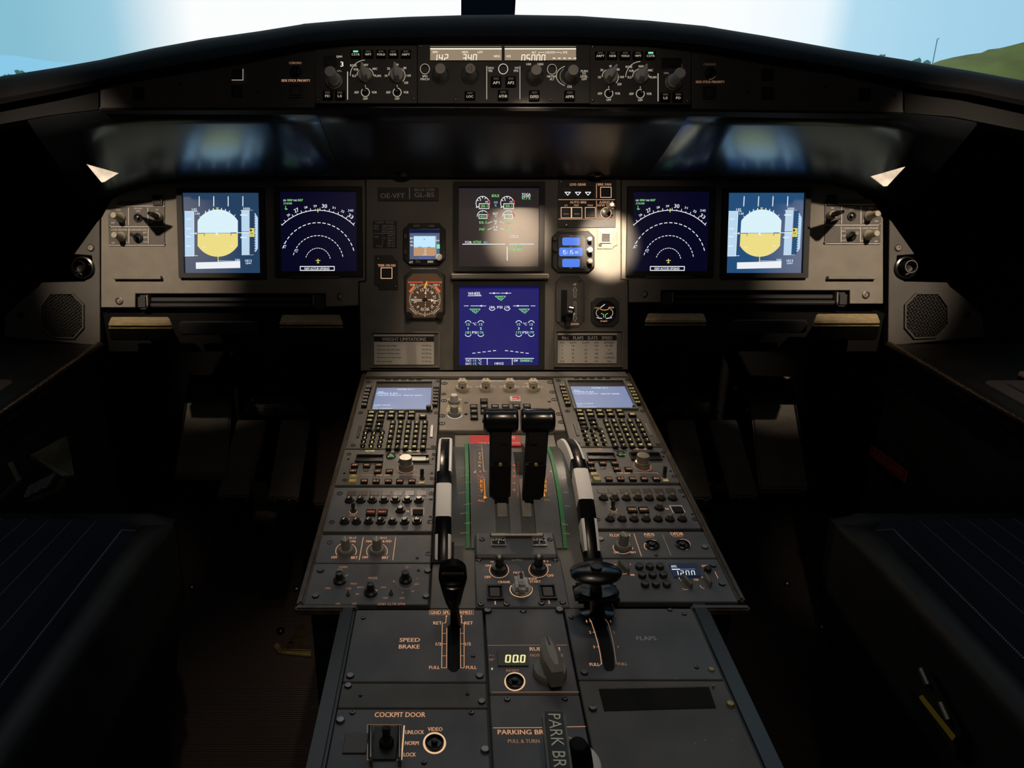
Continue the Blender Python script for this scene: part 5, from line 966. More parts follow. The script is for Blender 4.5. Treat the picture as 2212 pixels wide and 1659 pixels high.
# ---------------------------------------------------------------- switching panel
u = Unit(PA, 'switching_unit', 'beige lamplit SWITCHING panel with four square knobs at the head of the pedestal', 'control panel', 950, 400, Y4); u.z = .005
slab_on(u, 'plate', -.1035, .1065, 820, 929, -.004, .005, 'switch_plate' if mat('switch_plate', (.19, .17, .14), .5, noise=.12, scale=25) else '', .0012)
u.text(912, 148, 'SWITCHING', 210, 18, 'print_white')
for i, x in enumerate((438, 762, 1092, 1412)):
    u.lathe('knob_base', x, 262, 95, ((1, 0), (1, .004), (.94, .006), (0, .006)), 'knob_cream', .005, seg=32); a, b = u.ab(x, 262, u.z)
    o = link('selector_grip', box_mesh(.0155, .020, .0165, 'knob_cream', .0025, 2), u.e, (a, b, .008)); 
    link('marker', box_mesh(.0012, .009, .0006, 'print_black', 0), o, (0, .0045, .0163)); link('set_screw', lathe_mesh([(.0022, 0), (.0022, .0004), (0, .0004)], 'cavity', 12), o, (0, -.0102, .005)).rotation_euler = (R(90), 0, 0)
    if i: u.text(x - 115 if i < 3 else x - 128, 228, 'CAPT', 56, 16, 'print_white')
    u.text(x + 112, 228, 'F/O', 50, 16, 'print_white')
u.text(1330, 180, 'ECAM/ND', 70, 14, 'print_white')
for x, y, r_ in ((330, 570, 0), ):
    u.lathe('knob_base', 328, 600, 80, ((1.1, 0), (1.1, .002), (1, .004), (0, .004)), 'knob_grey', .005, seg=30); u.lathe('knob', 328, 600, 56, ((1, 0), (.95, .011), (.8, .012), (0, .012)), 'knob_grey', .008, flute=1, fl_from=0, fl_to=1)
    u.lathe('knob_base', 325, 440, 74, ((1.1, 0), (1.1, .002), (1, .004), (0, .004)), 'knob_grey', .005, seg=30); u.lathe('knob', 325, 440, 54, ((1, 0), (.95, .011), (.8, .012), (0, .012)), 'knob_dark', .008, flute=1, fl_from=0, fl_to=1)
u.arc(335, 600, 105, 66, 200, 340, 9, 'white')
for x, y, t, w2 in ((250, 402, 'OFF', 40), (408, 402, 'BRT', 44), (246, 526, 'OFF', 46), (406, 526, 'BRT', 48), (244, 556, 'LOW', 50), (408, 556, 'BRT', 52)): u.text(x, y, t, w2, 18, 'keyglow')
u.fill([(236, 500), (246, 480), (256, 500)], 'keyglow'); u.fill([(400, 492), (420, 482), (412, 500)], 'keyglow')
u.line([(458, 370), (458, 665)], 3, 'rim'); u.line([(530, 388), (640, 388)], 3, 'rim'); u.line([(820, 388), (930, 388)], 3, 'rim'); u.line([(1420, 380), (1520, 380)], 3, 'rim'); u.line([(1420, 455), (1545, 455)], 3, 'rim')
for x, y, t in ((735, 410, 'T.O'), (595, 490, 'ENG'), (740, 490, 'BLEED'), (890, 490, 'PRESS'), (1036, 487, 'ELEC'), (1186, 485, 'HYD'), (1330, 482, 'FUEL'), (598, 557, 'APU'), (742, 557, 'COND'), (602, 635, 'CLR')):
    u.box('page_key', x - 52, y - 26, x + 52, y + 26, .005, .009, 'key_black', .0006); u.text(x, y + 2, t, 64, 16, 'cream', h=.009); u.line([(x - 28, y - 14), (x + 28, y - 14)], 3, 'cream_dim', h=.009)
u.box('emergency_cancel_key', 1092, 352, 1240, 420, .005, .012, 'knob_dark', .001); u.fill([(1125, 362), (1225, 362), (1225, 404), (1125, 404)], 'red_placard', h=.012); u.text(1165, 390, 'EMER', 70, 12, 'white', h=.012)
for x, y in ((190, 185), (182, 333), (185, 425), (160, 632), (160, 738), (1652, 172), (1682, 305), (1708, 408), (1800, 720), (1770, 610)): dzus(u, x, y, 44 if y not in (333,) else 34, 'cavity')
for x, y in ((488, 447), (490, 605), (1640, 433)): u.screw(x, y, 26)
u.done({'rim': 'groove'})
# ================================================================ thrust lever quadrant
class Curved(Unit):
    """marks laid on a cylinder rising out of the frame"""
    def setup(s, y0, y1, sag, base=0):
        s.b0, s.b1 = s.fr.L(1072, y1)[1], s.fr.L(1072, y0)[1]; s.bc = (s.b0 + s.b1) / 2; c = (s.b1 - s.b0) / 2; s.Rr = (c * c + sag * sag) / (2 * sag); s.sag, s.base = sag, base; return s
    def hh(s, b):
        d = min(abs(b - s.bc), s.Rr * .999); return max(s.base + math.sqrt(s.Rr ** 2 - d * d) - (s.Rr - s.sag), s.base)
    def on(s, x, y):
        h = 0
        for _ in range(12): a, b = s.fr.L(s.vw[0] + x / s.vw[2], s.vw[1] + y / s.vw[2], h); h = .5 * h + .5 * s.hh(b)
        return a, b, h
    def ab(s, x, y, h=0):
        if not hasattr(s, 'b0'): return Unit.ab(s, x, y, h)
        a, b, _ = s.on(x, y); return a - s.o[0], b - s.o[1]
    def line(s, pts, wd, col='warm', h=None, par=None):
        q_ = [pts[0]]
        for (x0, y0), (x1, y1) in zip(pts, pts[1:]):
            n = max(1, int(abs(y1 - y0) / 25)); q_ += [(x0 + (x1 - x0) * i / n, y0 + (y1 - y0) * i / n) for i in range(1, n + 1)]
        Unit.line(s, q_, wd, col, h, par)
    def _add(s, V, P, col, par): return Unit._add(s, [(a, b, z + s.hh(b + s.o[1])) for a, b, z in V], P, col, par)
q = Curved(PA, 'thrust_quadrant', 'curved grey thrust lever quadrant with green side stripes and red placard', 'control quadrant', 600, 600, Y7); q.setup(958, 1184, .036); q.z = 0
def arch(name, xa, xb, m, dz=0, n=24, lo=-.004, t0=0, t1=1, parent=None):
    """strip of the curved surface between two real x"""
    top = []; 
    for i in range(n + 1):
        b = q.b0 + (q.b1 - q.b0) * (t0 + (t1 - t0) * i / n); top.append((b - q.o[1], q.hh(b) + dz))
    rows = [[(xa - q.o[0], b, h), (xb - q.o[0], b, h), (xb - q.o[0], b, lo), (xa - q.o[0], b, lo)] for b, h in top]
    return link(name, loft_mesh(rows, m, closed=True), parent or q.e)
mat('quadrant', (.085, .09, .10), .45, noise=.2, scale=20, bump=.1, bscale=200); mat('quadrant_side', (.055, .06, .062), .35, noise=.25, scale=20)
arch('side_cover', -.0835, -.0615, 'quadrant_side', -.006); arch('side_cover', .0695, .0905, 'quadrant_side', -.006)
arch('trim_stripe', -.0612, -.0560, 'green_paint', .0); arch('trim_stripe', .0640, .0692, 'green_paint', .0)
arch('cover', -.0545, -.0220, 'quadrant', 0); arch('cover', .0305, .0630, 'quadrant', 0); arch('cover', -.0030, .0110, 'quadrant', 0)
arch('lever_guide', -.0220, -.0030, 'quadrant_side', -.006, t0=0, t1=.47); arch('lever_guide', .0110, .0305, 'quadrant_side', -.006, t0=0, t1=.47)
arch('slot', -.0220, -.0030, 'cavity', -.014, t0=.4, t1=1); arch('slot', .0110, .0305, 'cavity', -.014, t0=.4, t1=1)
mat('guide_plate', (.17, .165, .15), .4, noise=.15)
for xa in (-.0185, .0145):
    arch('guide_plate', xa, xa + .0125, 'guide_plate', -.0045, t0=.17, t1=.43)
# index marks
t = lambda *a, **k: q.text(*a, **k)
for i, (ch, y) in enumerate(zip('A/THR', (242, 268, 292, 320, 350))): t(472, y, ch, 22, 18, 'warm')
q.line([(488, 172), (505, 398), (528, 398)], 5, 'warm'); q.line([(488, 212), (512, 212)], 4, 'warm'); q.line([(428, 235), (430, 375)], 4, 'warm_dim'); q.fill([(415, 412), (438, 412), (436, 385)], 'warm'); t(476, 400, '0', 12, 16, 'red_dot'); t(462, 178, 'TOGA', 55, 14, 'warm_dim'); t(464, 212, 'FLX', 34, 12, 'warm_dim')
for i, ch in enumerate('REV'): t(487, 486 + i * 40, ch, 24, 28, 'orange')
q.line([(508, 465), (518, 625)], 7, 'orange'); q.fill([(505, 610), (538, 628), (505, 640)], 'amber'); t(485, 655, 'FULL', 56, 18, 'red_dot')
for i in range(7): q.line([(447, 425 + i * 30), (485, 458 + i * 26)], 4, 'red_dot' if i < 3 else 'warm_dim')
for i in range(2): q.line([(485, 425 + i * 18), (515, 458 + i * 12)], 4, 'red_dot')
for i, ch in enumerate('REV'): t(1047, 486 + i * 40, ch, 22, 28, 'amber')
q.line([(1025, 462), (1036, 615)], 6, 'amber'); q.fill([(1020, 605), (1045, 600), (1038, 622)], 'amber'); t(1062, 648, 'FULL', 54, 15, 'warm_dim')
for i in range(6): q.line([(1098, 440 + i * 30), (1066, 470 + i * 28)], 4, 'warm_dim')
q.line([(1074, 425), (1045, 462)], 5, 'red_dot'); q.fill([(1085, 405), (1104, 405), (1090, 385)], 'warm'); t(1046, 396, '0', 10, 14, 'warm'); q.line([(1042, 315), (1044, 352)], 5, 'warm')
for y, ch in ((345, '0'), (393, '5'), (443, '10'), (500, '15'), (560, '20')): t(770, y, ch, 20, 18, 'red_dot')
for i in range(22): q.line([(800, 320 + i * 14), (811, 320 + i * 14)], 3, 'warm' if i % 4 == 0 else 'red_dot')
for i in range(16): q.line([(735, 400 + i * 15), (743, 400 + i * 15)], 3, 'orange')
for i, (x, y) in enumerate(((300, 370), (318, 440), (350, 500), (305, 590), (352, 690), (320, 770), (352, 855), (322, 940))): q.line([(x - 20, y), (x + 45, y - 8)], 3, 'print_grey')
for i, (x, y) in enumerate(((1165, 320), (1190, 450), (1205, 580), (1220, 700), (1200, 860), (1215, 940))): q.line([(x - 5, y), (x + 40, y + 6)], 3, 'print_grey')
for s_, x_ in (((368, 470, 695, 770, 860), 366), ((480, 540, 610, 680, 850), 1185)):
    for y in s_: q.line([(x_, y), (x_ + 16, y)], 3, 'warm_dim')
q.done()
def local(o, x, y, h, view=V0): a, b = PA.L(view[0] + x / view[2], view[1] + y / view[2], h); return Vector((a, b, h))
# front sill with ENG windows
u = Unit(PA, 'quadrant_sill', 'flat dark sill below the thrust quadrant with ENG 1 and ENG 2 windows', 'panel', 800, 1000, Y7); u.z = .010
u.box('sill', 425, 925, 1140, 1135, -.002, .010, 'quadrant', .003); u.box('grip_bar', 562, 930, 1030, 950, .010, .016, 'steel_dull', .002)
for x0_, x1_, n_ in ((572, 697, '1'), (930, 1053, '2')):
    u.frame('window_frame', x0_, 972, x1_, 1045, (7, 7), .010, .012, 'steel_dull'); u.box('window', x0_ + 6, 977, x1_ - 6, 1040, .0098, .0108, 'gloss_black', 0); u.text((x0_ + x1_) / 2, 992, 'ENG', 102, 26, 'print_grey', h=.0108); u.text((x0_ + x1_) / 2, 1018, n_, 14, 20, 'print_grey', h=.0108)
for x in (490, 1085): u.screw(x, 995, 24)
u.done()
# red placard
u = Unit(PA, 'caution_placard', 'bright red placard with white capitals behind the thrust levers', 'placard', 610, 130, Y7); u.box('plate', 388, 82, 826, 172, -.001, .0012, 'red_placard', .0002); u.z = .0012
u.text(690, 101, 'CAUTION', 175, 25, 'print_white'); u.line([(603, 116), (776, 116)], 3, 'print_white'); u.text(645, 150, 'MAX. POWER LIMITATIONS', 350, 13, 'print_white'); u.done()
# thrust levers
def beam(P, Q, wx, t, m, bev=.003, wx2=None):
    d = (Q - P).normalized(); s = Vector((1, 0, 0)); n = d.cross(s).normalized(); wx2 = wx2 or wx
    c = [P - s * wx / 2 - n * t / 2, P + s * wx / 2 - n * t / 2, P + s * wx / 2 + n * t / 2, P - s * wx / 2 + n * t / 2, Q - s * wx2 / 2 - n * t / 2, Q + s * wx2 / 2 - n * t / 2, Q + s * wx2 / 2 + n * t / 2, Q - s * wx2 / 2 + n * t / 2]
    return hexa_mesh(c, m, bev)
for i, (xc, xb_, wpx, lab) in enumerate(((1081.5, 1080, 76, 'left of two black thrust levers with fat cylindrical grips'), (1161, 1150, 74, 'right of two black thrust levers with fat cylindrical grips'))):
    H = local(None, xc, 908, .120); B = local(None, xb_, 1072, .030); B.z = .0
    u = Unit(PA, 'thrust_lever', lab, 'lever', xb_, 1072, group='thrust levers'); o3 = Vector((u.o[0], u.o[1], 0)); L0 = H - o3; B0 = Vector((B.x, B.y, .012)) - o3
    wid = wpx / F * .99; g = lathe_mesh([(0, -wid / 2), (.0135, -wid / 2), (.0168, -wid / 2 + .003), (.0172, -wid / 2 + .006), (.0162, -wid / 2 + .0085), (.0164, 0), (.0162, wid / 2 - .0085), (.0172, wid / 2 - .006), (.0168, wid / 2 - .003), (.0135, wid / 2), (0, wid / 2)], 'gloss_black', 36)
    k = link('grip', g, u.e, L0); k.rotation_euler = (0, R(90), 0)
    link('arm', beam(B0 + Vector((0, 0, 0)), L0 + Vector((0, -.004, -.012)), .0285, .018, 'black_matt', .003, .030), u.e)
    link('arm_cover', beam(B0 + Vector((0, .004, .004)), B0.lerp(L0, .56) + Vector((0, -.012, .004)), .0275, .022, 'black_matt', .004), u.e)
    link('reverser_latch', beam(L0 + Vector((.004 if i == 0 else -.006, -.016, -.022)), L0 + Vector((.004 if i == 0 else -.006, -.018, -.048)), .016, .010, 'gloss_black', .003), u.e)
    b_ = link('bolt', lathe_mesh([(.0026, 0), (.0026, .001), (.0015, .0015), (0, .0015)], 'brass', 14), u.e, B0.lerp(L0, .55) + Vector((-.001, -.023, .006))); b_.rotation_euler = (R(70), 0, 0)
    u.lathe
    cbtn = link('disconnect_button', lathe_mesh([(.0035, 0), (.0035, .0015), (0, .002)], 'knob_black', 14), u.e, L0 + Vector(((-1 if i == 0 else 1) * (wid / 2), 0, 0))); cbtn.rotation_euler = (0, R(-90 if i == 0 else 90), 0)
link('grip_gap', box_mesh(.004, .004, .028, 'steel_dull', .001), None) if False else None
# trim wheels
def wheel(xw, y0, y1, sag, marks, lab, wid=.0215):
    w = Curved(PA, 'trim_wheel', lab, 'wheel', 962, 1080, group='trim wheels'); w.setup(y0, y1, sag); c = Vector((xw - w.o[0], w.bc - w.o[1], w.sag - w.Rr))
    def ang(y):
        a, b, h = w.on(962 if xw < 0 else 1240, y); return math.degrees(math.asin(max(-1, min(1, (b - w.bc) / w.Rr))))
    seg = 120; prof = [(0.50, -.022), (.50, -.006), (.46, -.0015), (.30, 0), (-.30, 0), (-.46, -.0015), (-.50, -.006), (-.50, -.022)]
    mk = [(ang(a), ang(b), k) for a, b, k in marks]; bm = bmesh.new(); rings = []; amax = math.degrees(math.asin(min(.99, (w.b1 - w.b0) / 2 / w.Rr))) + 14
    N = 90; angs = [-amax + 2 * amax * i / N for i in range(N + 1)]
    for t_ in angs: rings.append([bm.verts.new((x * wid, (w.Rr + dr) * math.sin(R(t_)), (w.Rr + dr) * math.cos(R(t_)))) for x, dr in prof])
    for i in range(N):
        tm = (angs[i] + angs[i + 1]) / 2; kind = 0
        for a_, b_, k_ in mk:
            if min(a_, b_) <= tm <= max(a_, b_): kind = k_
        for j in range(len(prof)):
            j2 = (j + 1) % len(prof); f = bm.faces.new((rings[i][j], rings[i][j2], rings[i + 1][j2], rings[i + 1][j]))
            f.material_index = 1 if (kind == 1 and j < 7) or (kind == 2 and j in (0, 1, 2, 4, 5, 6) and j < 7) else 0
    bm.faces.new(rings[0]); bm.faces.new(rings[-1][::-1])
    me = from_bm('wheel', bm, 'wheel_black', True); me.materials.append(M['white_paint']); link('rim', me, w.e, c)
    # web under the rim
    P = [(math.sin(R(t_)) * (w.Rr - .02), math.cos(R(t_)) * (w.Rr - .02)) for t_ in range(int(-amax), int(amax) + 1, 3)]; rows = [[(-wid * .3, a_, b_), (wid * .3, a_, b_), (wid * .3, a_, b_ - .03), (-wid * .3, a_, b_ - .03)] for a_, b_ in P]; link('web', loft_mesh(rows, 'wheel_black', closed=True), w.e, c)
    return w
wheel(-.0905, 950, 1212, .054, [(900, 953, 1), (953, 1018, 2), (1043, 1117, 1), (1150, 1212, 2)], 'left trim wheel, striped black and white')
wheel(.0985, 952, 1208, .054, [(900, 943, 1), (943, 992, 2), (1009, 1079, 1), (1117, 1192, 2)], 'right trim wheel, striped black and white')
# ---------------------------------------------------------------- engine master panel
u = Unit(PA, 'engine_start_unit', 'engine start panel with two chrome-tipped switches and a chipped white knob', 'control panel', 830, 1370, Y7); u.z = .004
u.box('plate', 432, 1140, 1215, 1585, -.002, .004, 'pedestal', .0012)
for x, y, t_, w_, h_, c in ((795, 1166, 'ENG', 88, 26, 'print_grey'), (542, 1222, 'ON', 44, 18, 'warm'), (1070, 1216, 'ON', 42, 18, 'warm'), (540, 1323, 'OFF', 56, 22, 'warm'), (1088, 1310, 'OFF', 60, 22, 'warm'), (810, 1284, 'MODE', 88, 18, 'warm'), (815, 1324, 'NORM', 78, 16, 'warm'), (684, 1366, 'CRANK', 108, 20, 'warm'), (936, 1337, 'IGN/', 72, 20, 'warm'), (956, 1362, 'START', 96, 20, 'warm'), (606, 1548, '1', 12, 28, 'warm'), (1076, 1542, '2', 20, 26, 'warm'), (578, 1190, 'M', 22, 14, 'warm'), (925, 1184, 'MASTER', 0.1, 14, 'warm'), (1050, 1184, 'R 2', 40, 16, 'warm')): u.text(x, y, t_, w_, h_, c)
for x, y in ((640, 1262), (984, 1258)):
    u.arc(x, y, 84, 68, 0, 360, 6, 'warm', n=36); u.lathe('collar', x, y, 72, ((1, 0), (1, .004), (.9, .006), (.5, .007), (.45, .004), (0, .004)), 'knob_black', .004, seg=32)
    a, b = u.ab(x, y, u.z); link('lever', tube_mesh([(0, 0, 0), (0, .001, .006), (0, .003, .015)], [.005, .0045, .0065], 'knob_black', 16), u.e, (a, b, .006)); link('tip', lathe_mesh([(.004, -.003), (.0052, 0), (.0048, .003), (.003, .005), (0, .0056)], 'steel', 18), u.e, (a, b + .003, .0195))
u.arc(833, 1430, 98, 68, 150, 350, 7, 'ring'); u.arc(833, 1430, 98, 68, -20, 20, 6, 'warm'); mat('chipped', (.60, .60, .57), .6, noise=.45, scale=90)
u.lathe('knob_base', 833, 1432, 84, ((1, 0), (1, .003), (.9, .004), (0, .004)), 'chipped', .004, seg=30); a, b = u.ab(833, 1432, u.z); link('selector_grip', box_mesh(.0155, .026, .013, 'chipped', .004, 2), u.e, (a, b, .006)); link('indicator', box_mesh(.0035, .010, .003, 'black', .0005), u.e, (a, b + .007, .0178))
for x, y in ((605, 1452), (1068, 1448)): u.frame('button_frame', x - 72, y - 66, x + 72, y + 58, (12, 12), .004, .007, 'black'); u.box('button', x - 46, y - 42, x + 42, y + 36, .004, .0062, 'annun', .0004); u.box('well', x - 60, y - 54, x + 60, y + 46, .004, .0045, 'cavity', 0)
for x, y in ((480, 1560), (705, 1560), (1010, 1552), (1195, 1545), (462, 1172), (1130, 1170)): u.screw(x, y, 28)
u.done()
# ================================================================ rear pedestal
def rear_plate(u, xa, xb, y0, y1, m='pedestal', name='plate'): return slab_on(u, name, xa, xb, y0, y1, -.006, .003, m, .001)
u = Unit(PB, 'speed_brake_scale_unit', 'scratched panel marked SPEED BRAKE with a black lever slot and orange scale', 'control panel', 1200, 450, X1); u.z = .003
rear_plate(u, -.1875, -.043, 1317, 1473)
u.text(1102, 416, 'SPEED', 196, 38, 'warm'); u.text(1097, 482, 'BRAKE', 200, 38, 'warm'); u.prism('slot', octo(1465, 250, 1592, 720, 40), .003, .0036, 'cavity', 0)
u.rectl(1292, 126, 1720, 172, 6, 'warm_dim'); u.text(1505, 150, 'GND SPLRS ARMED', 405, 32, 'warm')
for sx, x_in, x_o in ((-1, 1458, 1418), (1, 1600, 1630)):
    u.disc(1458 if sx < 0 else 1602, 186, 8, 8, 'warm'); u.line([(1456 if sx < 0 else 1603, 190), (1452 if sx < 0 else 1605, 252), (x_o, 252), (x_o - 6 * (sx < 0), 688), (1460 if sx < 0 else 1596, 688), (1462 if sx < 0 else 1592, 300)], 6, 'warm')
    for y in (352, 455, 570): u.line([(x_o, y), (x_o - sx * 36, y)], 5, 'warm')
    for t_, y, w_ in (('RET', 252, 82), ('1/2', 456, 54), ('FULL', 684, 104)): u.text((1372 if y < 300 else 1382 if y < 500 else 1342) if sx < 0 else (1675 if y < 300 else 1668 if y < 500 else 1700), y, t_, w_, 30, 'warm')
for x, y in ((525, 775), (1780, 775)): u.lathe('fastener', x, y, 40, ((1, 0), (1, .0015), (.8, .003), (0, .003)), 'screw_metal', .002, seg=20)
for x, y in ((650, 205), (1718, 572)): u.screw(x, y, 22)
u.done()
u = Unit(PB, 'blanking_cover', 'plain grey blank strip between SPEED BRAKE and COCKPIT DOOR', 'panel', 1150, 950, X1); u.z = .003; rear_plate(u, -.1875, -.043, 1475, 1529, 'pedestal_worn')
for x, y in ((505, 872), (1800, 1025)): u.lathe('fastener', x, y, 38, ((1, 0), (1, .0015), (.8, .003), (0, .003)), 'screw_metal', .002, seg=20)
for x, y in ((625, 955), (1662, 942)): u.screw(x, y, 20)
u = Unit(PB, 'cockpit_door_unit', 'COCKPIT DOOR panel with a guarded toggle and a ring-lit VIDEO button', 'control panel', 1100, 1350, X1); u.z = .003; rear_plate(u, -.1875, -.043, 1531, 1690)
u.text(1008, 1142, 'COCKPIT DOOR', 490, 48, 'warm'); u.text(1348, 1283, 'VIDEO', 142, 38, 'warm')
for t_, x, y, w_ in (('UNLOCK', 1150, 1312, 182), ('NORM', 1122, 1418, 132), ('LOCK', 1102, 1530, 118)): u.text(x, y, t_, w_, 38, 'warm')
u.box('window', 462, 1315, 690, 1512, .003, .0045, 'annun', .0004)
for x in (722, 1002): u.prism('guard_rail', [(x - 20, 1225), (x + 20, 1225), (x + 16, 1570), (x - 16, 1570)], .003, .013, 'steel_dull', .002)
u.box('guard_floor', 740, 1250, 985, 1575, .003, .005, 'print_black', .0006); u.rectl(690, 1240, 1022, 1582, 5, 'warm_dim'); u.line([(1048, 1250), (1022, 1580)], 12, 'ring')
u.lathe('switch_ring', 878, 1445, 72, ((1, 0), (1, .004), (.8, .006), (.4, .004), (0, .004)), 'knob_black', .005, seg=26); a, b = u.ab(878, 1445, u.z); link('toggle', tube_mesh([(0, 0, 0), (0, .002, .008), (0, .004, .013)], [.0026, .0036, .0042], 'knob_black', 14), u.e, (a, b, .008))
u.lathe('push_button', 1342, 1418, 92, ((1, 0), (1, .002), (.85, .003), (.8, 0), (.35, 0), (.33, .004), (0, .005)), 'knob_black', .003, seg=32); u.arc(1342, 1418, 102, 98, 0, 360, 20, 'ring', n=40)
for x, y in ((430, 1212), (1832, 1500)): u.lathe('fastener', x, y, 44, ((1, 0), (1, .002), (.8, .004), (0, .0045)), 'steel_dull', .002, seg=20)
for x, y in ((545, 1125), (1700, 1125), (1240, 1608)): u.screw(x, y, 28)
u.done()
u = Unit(PB, 'rudder_trim_unit', 'rudder trim panel with a glowing 00.0 window and big grey paddle knob', 'control panel', 560, 650, X2); u.z = .003
rear_plate(u, -.0405, .048, 1314, 1500); 
for y, x0_, x1_ in ((470, 150, 920), (925, 190, 1035)): u.line([(x0_, y), (x1_, y - 3)], 7, 'warm_dim')
u.text(705, 505, 'RUD TRIM', 292, 34, 'warm'); u.text(725, 566, 'NOSE        NOSE', 320, 26, 'warm_dim'); u.text(395, 714, 'RESET', 125, 22, 'warm_dim'); u.text(190, 608, '20°', 58, 22, 'warm_dim'); u.text(186, 566, '4 1', 40, 14, 'warm_dim')
u.box('window', 245, 515, 540, 665, .003, .0045, 'window_olive' if mat('window_olive', (.06, .055, .03), .3) else '', .0004); seg7(u, 325, 566, 40, 66, '00', 15, 'seg_yellow', 72, .0045, slant=.1); seg7(u, 470, 566, 36, 66, '0', 15, 'seg_yellow', 70, .0045, slant=.1); u.disc(450, 630, 7, 7, 'seg_yellow', h=.0045)
u.lathe('push_button', 414, 822, 88, ((1, 0), (1, .002), (.85, .003), (.8, 0), (.35, 0), (.33, .004), (0, .005)), 'knob_black', .003, seg=32); u.arc(414, 822, 95, 86, 0, 360, 15, 'ring', n=40); u.disc(193, 698, 9, 12, 'cream')
u.lathe('knob_base', 752, 745, 165, ((1, 0), (1, .005), (.92, .008), (0, .008)), 'knob_grey', .003, seg=40)
a, b = u.ab(760, 745, u.z); pk = prism_mesh([(-.0060, -.024), (.0060, -.024), (.0088, -.008), (.0088, .010), (.0052, .025), (-.0052, .025), (-.0088, .010), (-.0088, -.008)], 0, .024, 'knob_pale' if mat('knob_pale', (.30, .29, .26), .5) else '', .005); g_ = link('paddle', pk, u.e, (a, b, .009), R(8)); link('marker', box_mesh(.0015, .012, .0006, 'print_black', 0), g_, (0, .014, .024))
for x, y in ((340, 995), (900, 990), (495, 135)): u.screw(x, y, 32)
for x, y in ((150, 145), (848, 140)): u.lathe('fastener', x, y, 42, ((1, 0), (1, .002), (.8, .004), (0, .0045)), 'screw_metal', .002, seg=20)
u.done()
u = Unit(PB, 'parking_brake_unit', 'lower centre panel lettered PARKING BRK, PULL & TURN', 'control panel', 560, 1300, X2); u.z = .003; rear_plate(u, -.0405, .048, 1501, 1700)
u.line([(205, 1272), (715, 1268)], 7, 'warm'); u.line([(890, 1262), (1100, 1258)], 7, 'warm'); u.text(498, 1312, 'PARKING BRK', 500, 46, 'warm'); u.text(500, 1400, 'PULL & TURN', 305, 36, 'warm_dim'); u.arc(780, 1640, 400, 300, 40, 75, 9, 'warm_dim'); u.text(1175, 1632, 'ON', 60, 60, 'orange'); u.done()
u = Unit(PB, 'parking_brake_lever', 'black parking brake handle lettered PARK BRK in cream, rising over a white disc', 'handle', 820, 1500, X2)
mat('handle_grey', (.10, .10, .085), .4)
def barpt(x, y, h): a, b = u.ab(x, y, h); return Vector((a, b, h))
T0, T1 = barpt(788, 1130, .045), barpt(885, 1830, .054)
d = (T1 - T0); ln = d.length; an = math.atan2(d.x, -d.y); bar = link('bar', box_mesh(.0205, ln, .014, 'handle_grey', .003, 2), u.e, (T0 + T1) / 2 - Vector((0, 0, .014)), an)
link('label_plate', box_mesh(.0155, ln - .006, .0008, 'print_black', 0), bar, (0, 0, .014))
V, P, _ = text_geo('PARK BRK'); me = bpy.data.meshes.new('marks'); LN, HT = ln * .80, .0105
me.from_pydata([(p[1] * HT, ln / 2 - .006 - (p[0] + .5) * LN, .0152) for p in V], [], P); me.materials.append(mat('cream_print', (.85, .82, .68), .5)); link('lettering', me, bar)
link('post', beam(barpt(900, 1600, 0), barpt(840, 1560, .036), .02, .02, 'black', .002), u.e)
u.lathe('disc', 980, 1640, 270, ((1, 0), (1, .002), (.9, .005), (0, .010)), 'white_paint', .003, seg=40); u.lathe('boot', 1010, 1700, 160, ((1, 0), (1, .006), (.8, .022), (.5, .030), (0, .032)), 'black_matt', .006, seg=30)
u = Unit(PB, 'flaps_scale_unit', 'worn panel marked FLAPS with a curved lever slot and orange scale', 'control panel', 900, 450, X3); u.z = .003; rear_plate(u, .050, .1965, 1314, 1468)
u.text(792, 400, 'FLAPS', 190, 38, 'warm_dim' if False else 'print_white'); cl = [(290, 170), (340, 260), (385, 400), (415, 540), (432, 680)]
lf = [(x - w_, y) for (x, y), w_ in zip(cl, (52, 56, 58, 60, 52))]; rt = [(x + w_, y) for (x, y), w_ in zip(cl, (52, 56, 58, 60, 52))]; u.prism('slot', lf + [(405, 712), (460, 712)] + rt[::-1], .003, .0036, 'cavity', 0)
u.line([(225, 180), (262, 255), (290, 340), (322, 450), (345, 560), (357, 650), (340, 655)], 7, 'warm'); u.line([(368, 178), (420, 250), (445, 330), (470, 440), (488, 560), (500, 650)], 5, 'warm_dim')
for t_, x, y in (('1', 212, 235), ('2', 246, 342), ('3', 284, 484)): u.text(x, y, t_, 16, 24, 'warm'); u.line([(x + 28, y), (x + 50, y)], 6, 'warm'); u.text(x + 232, y, t_, 12, 20, 'warm_dim')
u.text(290, 655, 'FULL', 96, 30, 'warm'); u.text(560, 650, 'FULL', 90, 26, 'warm_dim')
for x, y, r_ in ((1420, 715, 30), (190, 745, 36)): u.lathe('fastener', x, y, r_, ((1, 0), (1, .0015), (.8, .003), (0, .003)), 'brass' if r_ == 30 else 'screw_metal', .002, seg=20)
for x, y in ((1020, 125), (1280, 682), (1160, 165), (62, 198)): u.screw(x, y, 24)
u.done()
u = Unit(PB, 'printer_unit', 'plain grey panel with a wide black printer slot, rear right', 'panel', 950, 1200, X3); u.z = .003; rear_plate(u, .050, .1965, 1470, 1700, 'pedestal_worn')
u.prism('slot', [(330, 892), (1400, 872), (1470, 1075), (382, 1105)], .003, .0035, 'cavity', 0); u.line([(330, 888), (900, 866), (1400, 868)], 5, 'rim')
for x, y, m_ in ((270, 1095, 'screw_metal'), (1605, 1055, 'brass'), (1440, 885, 'brass')): u.lathe('fastener', x, y, 40 if x != 1440 else 14, ((1, 0), (1, .002), (.8, .004), (0, .0045)), m_, .002, seg=20)
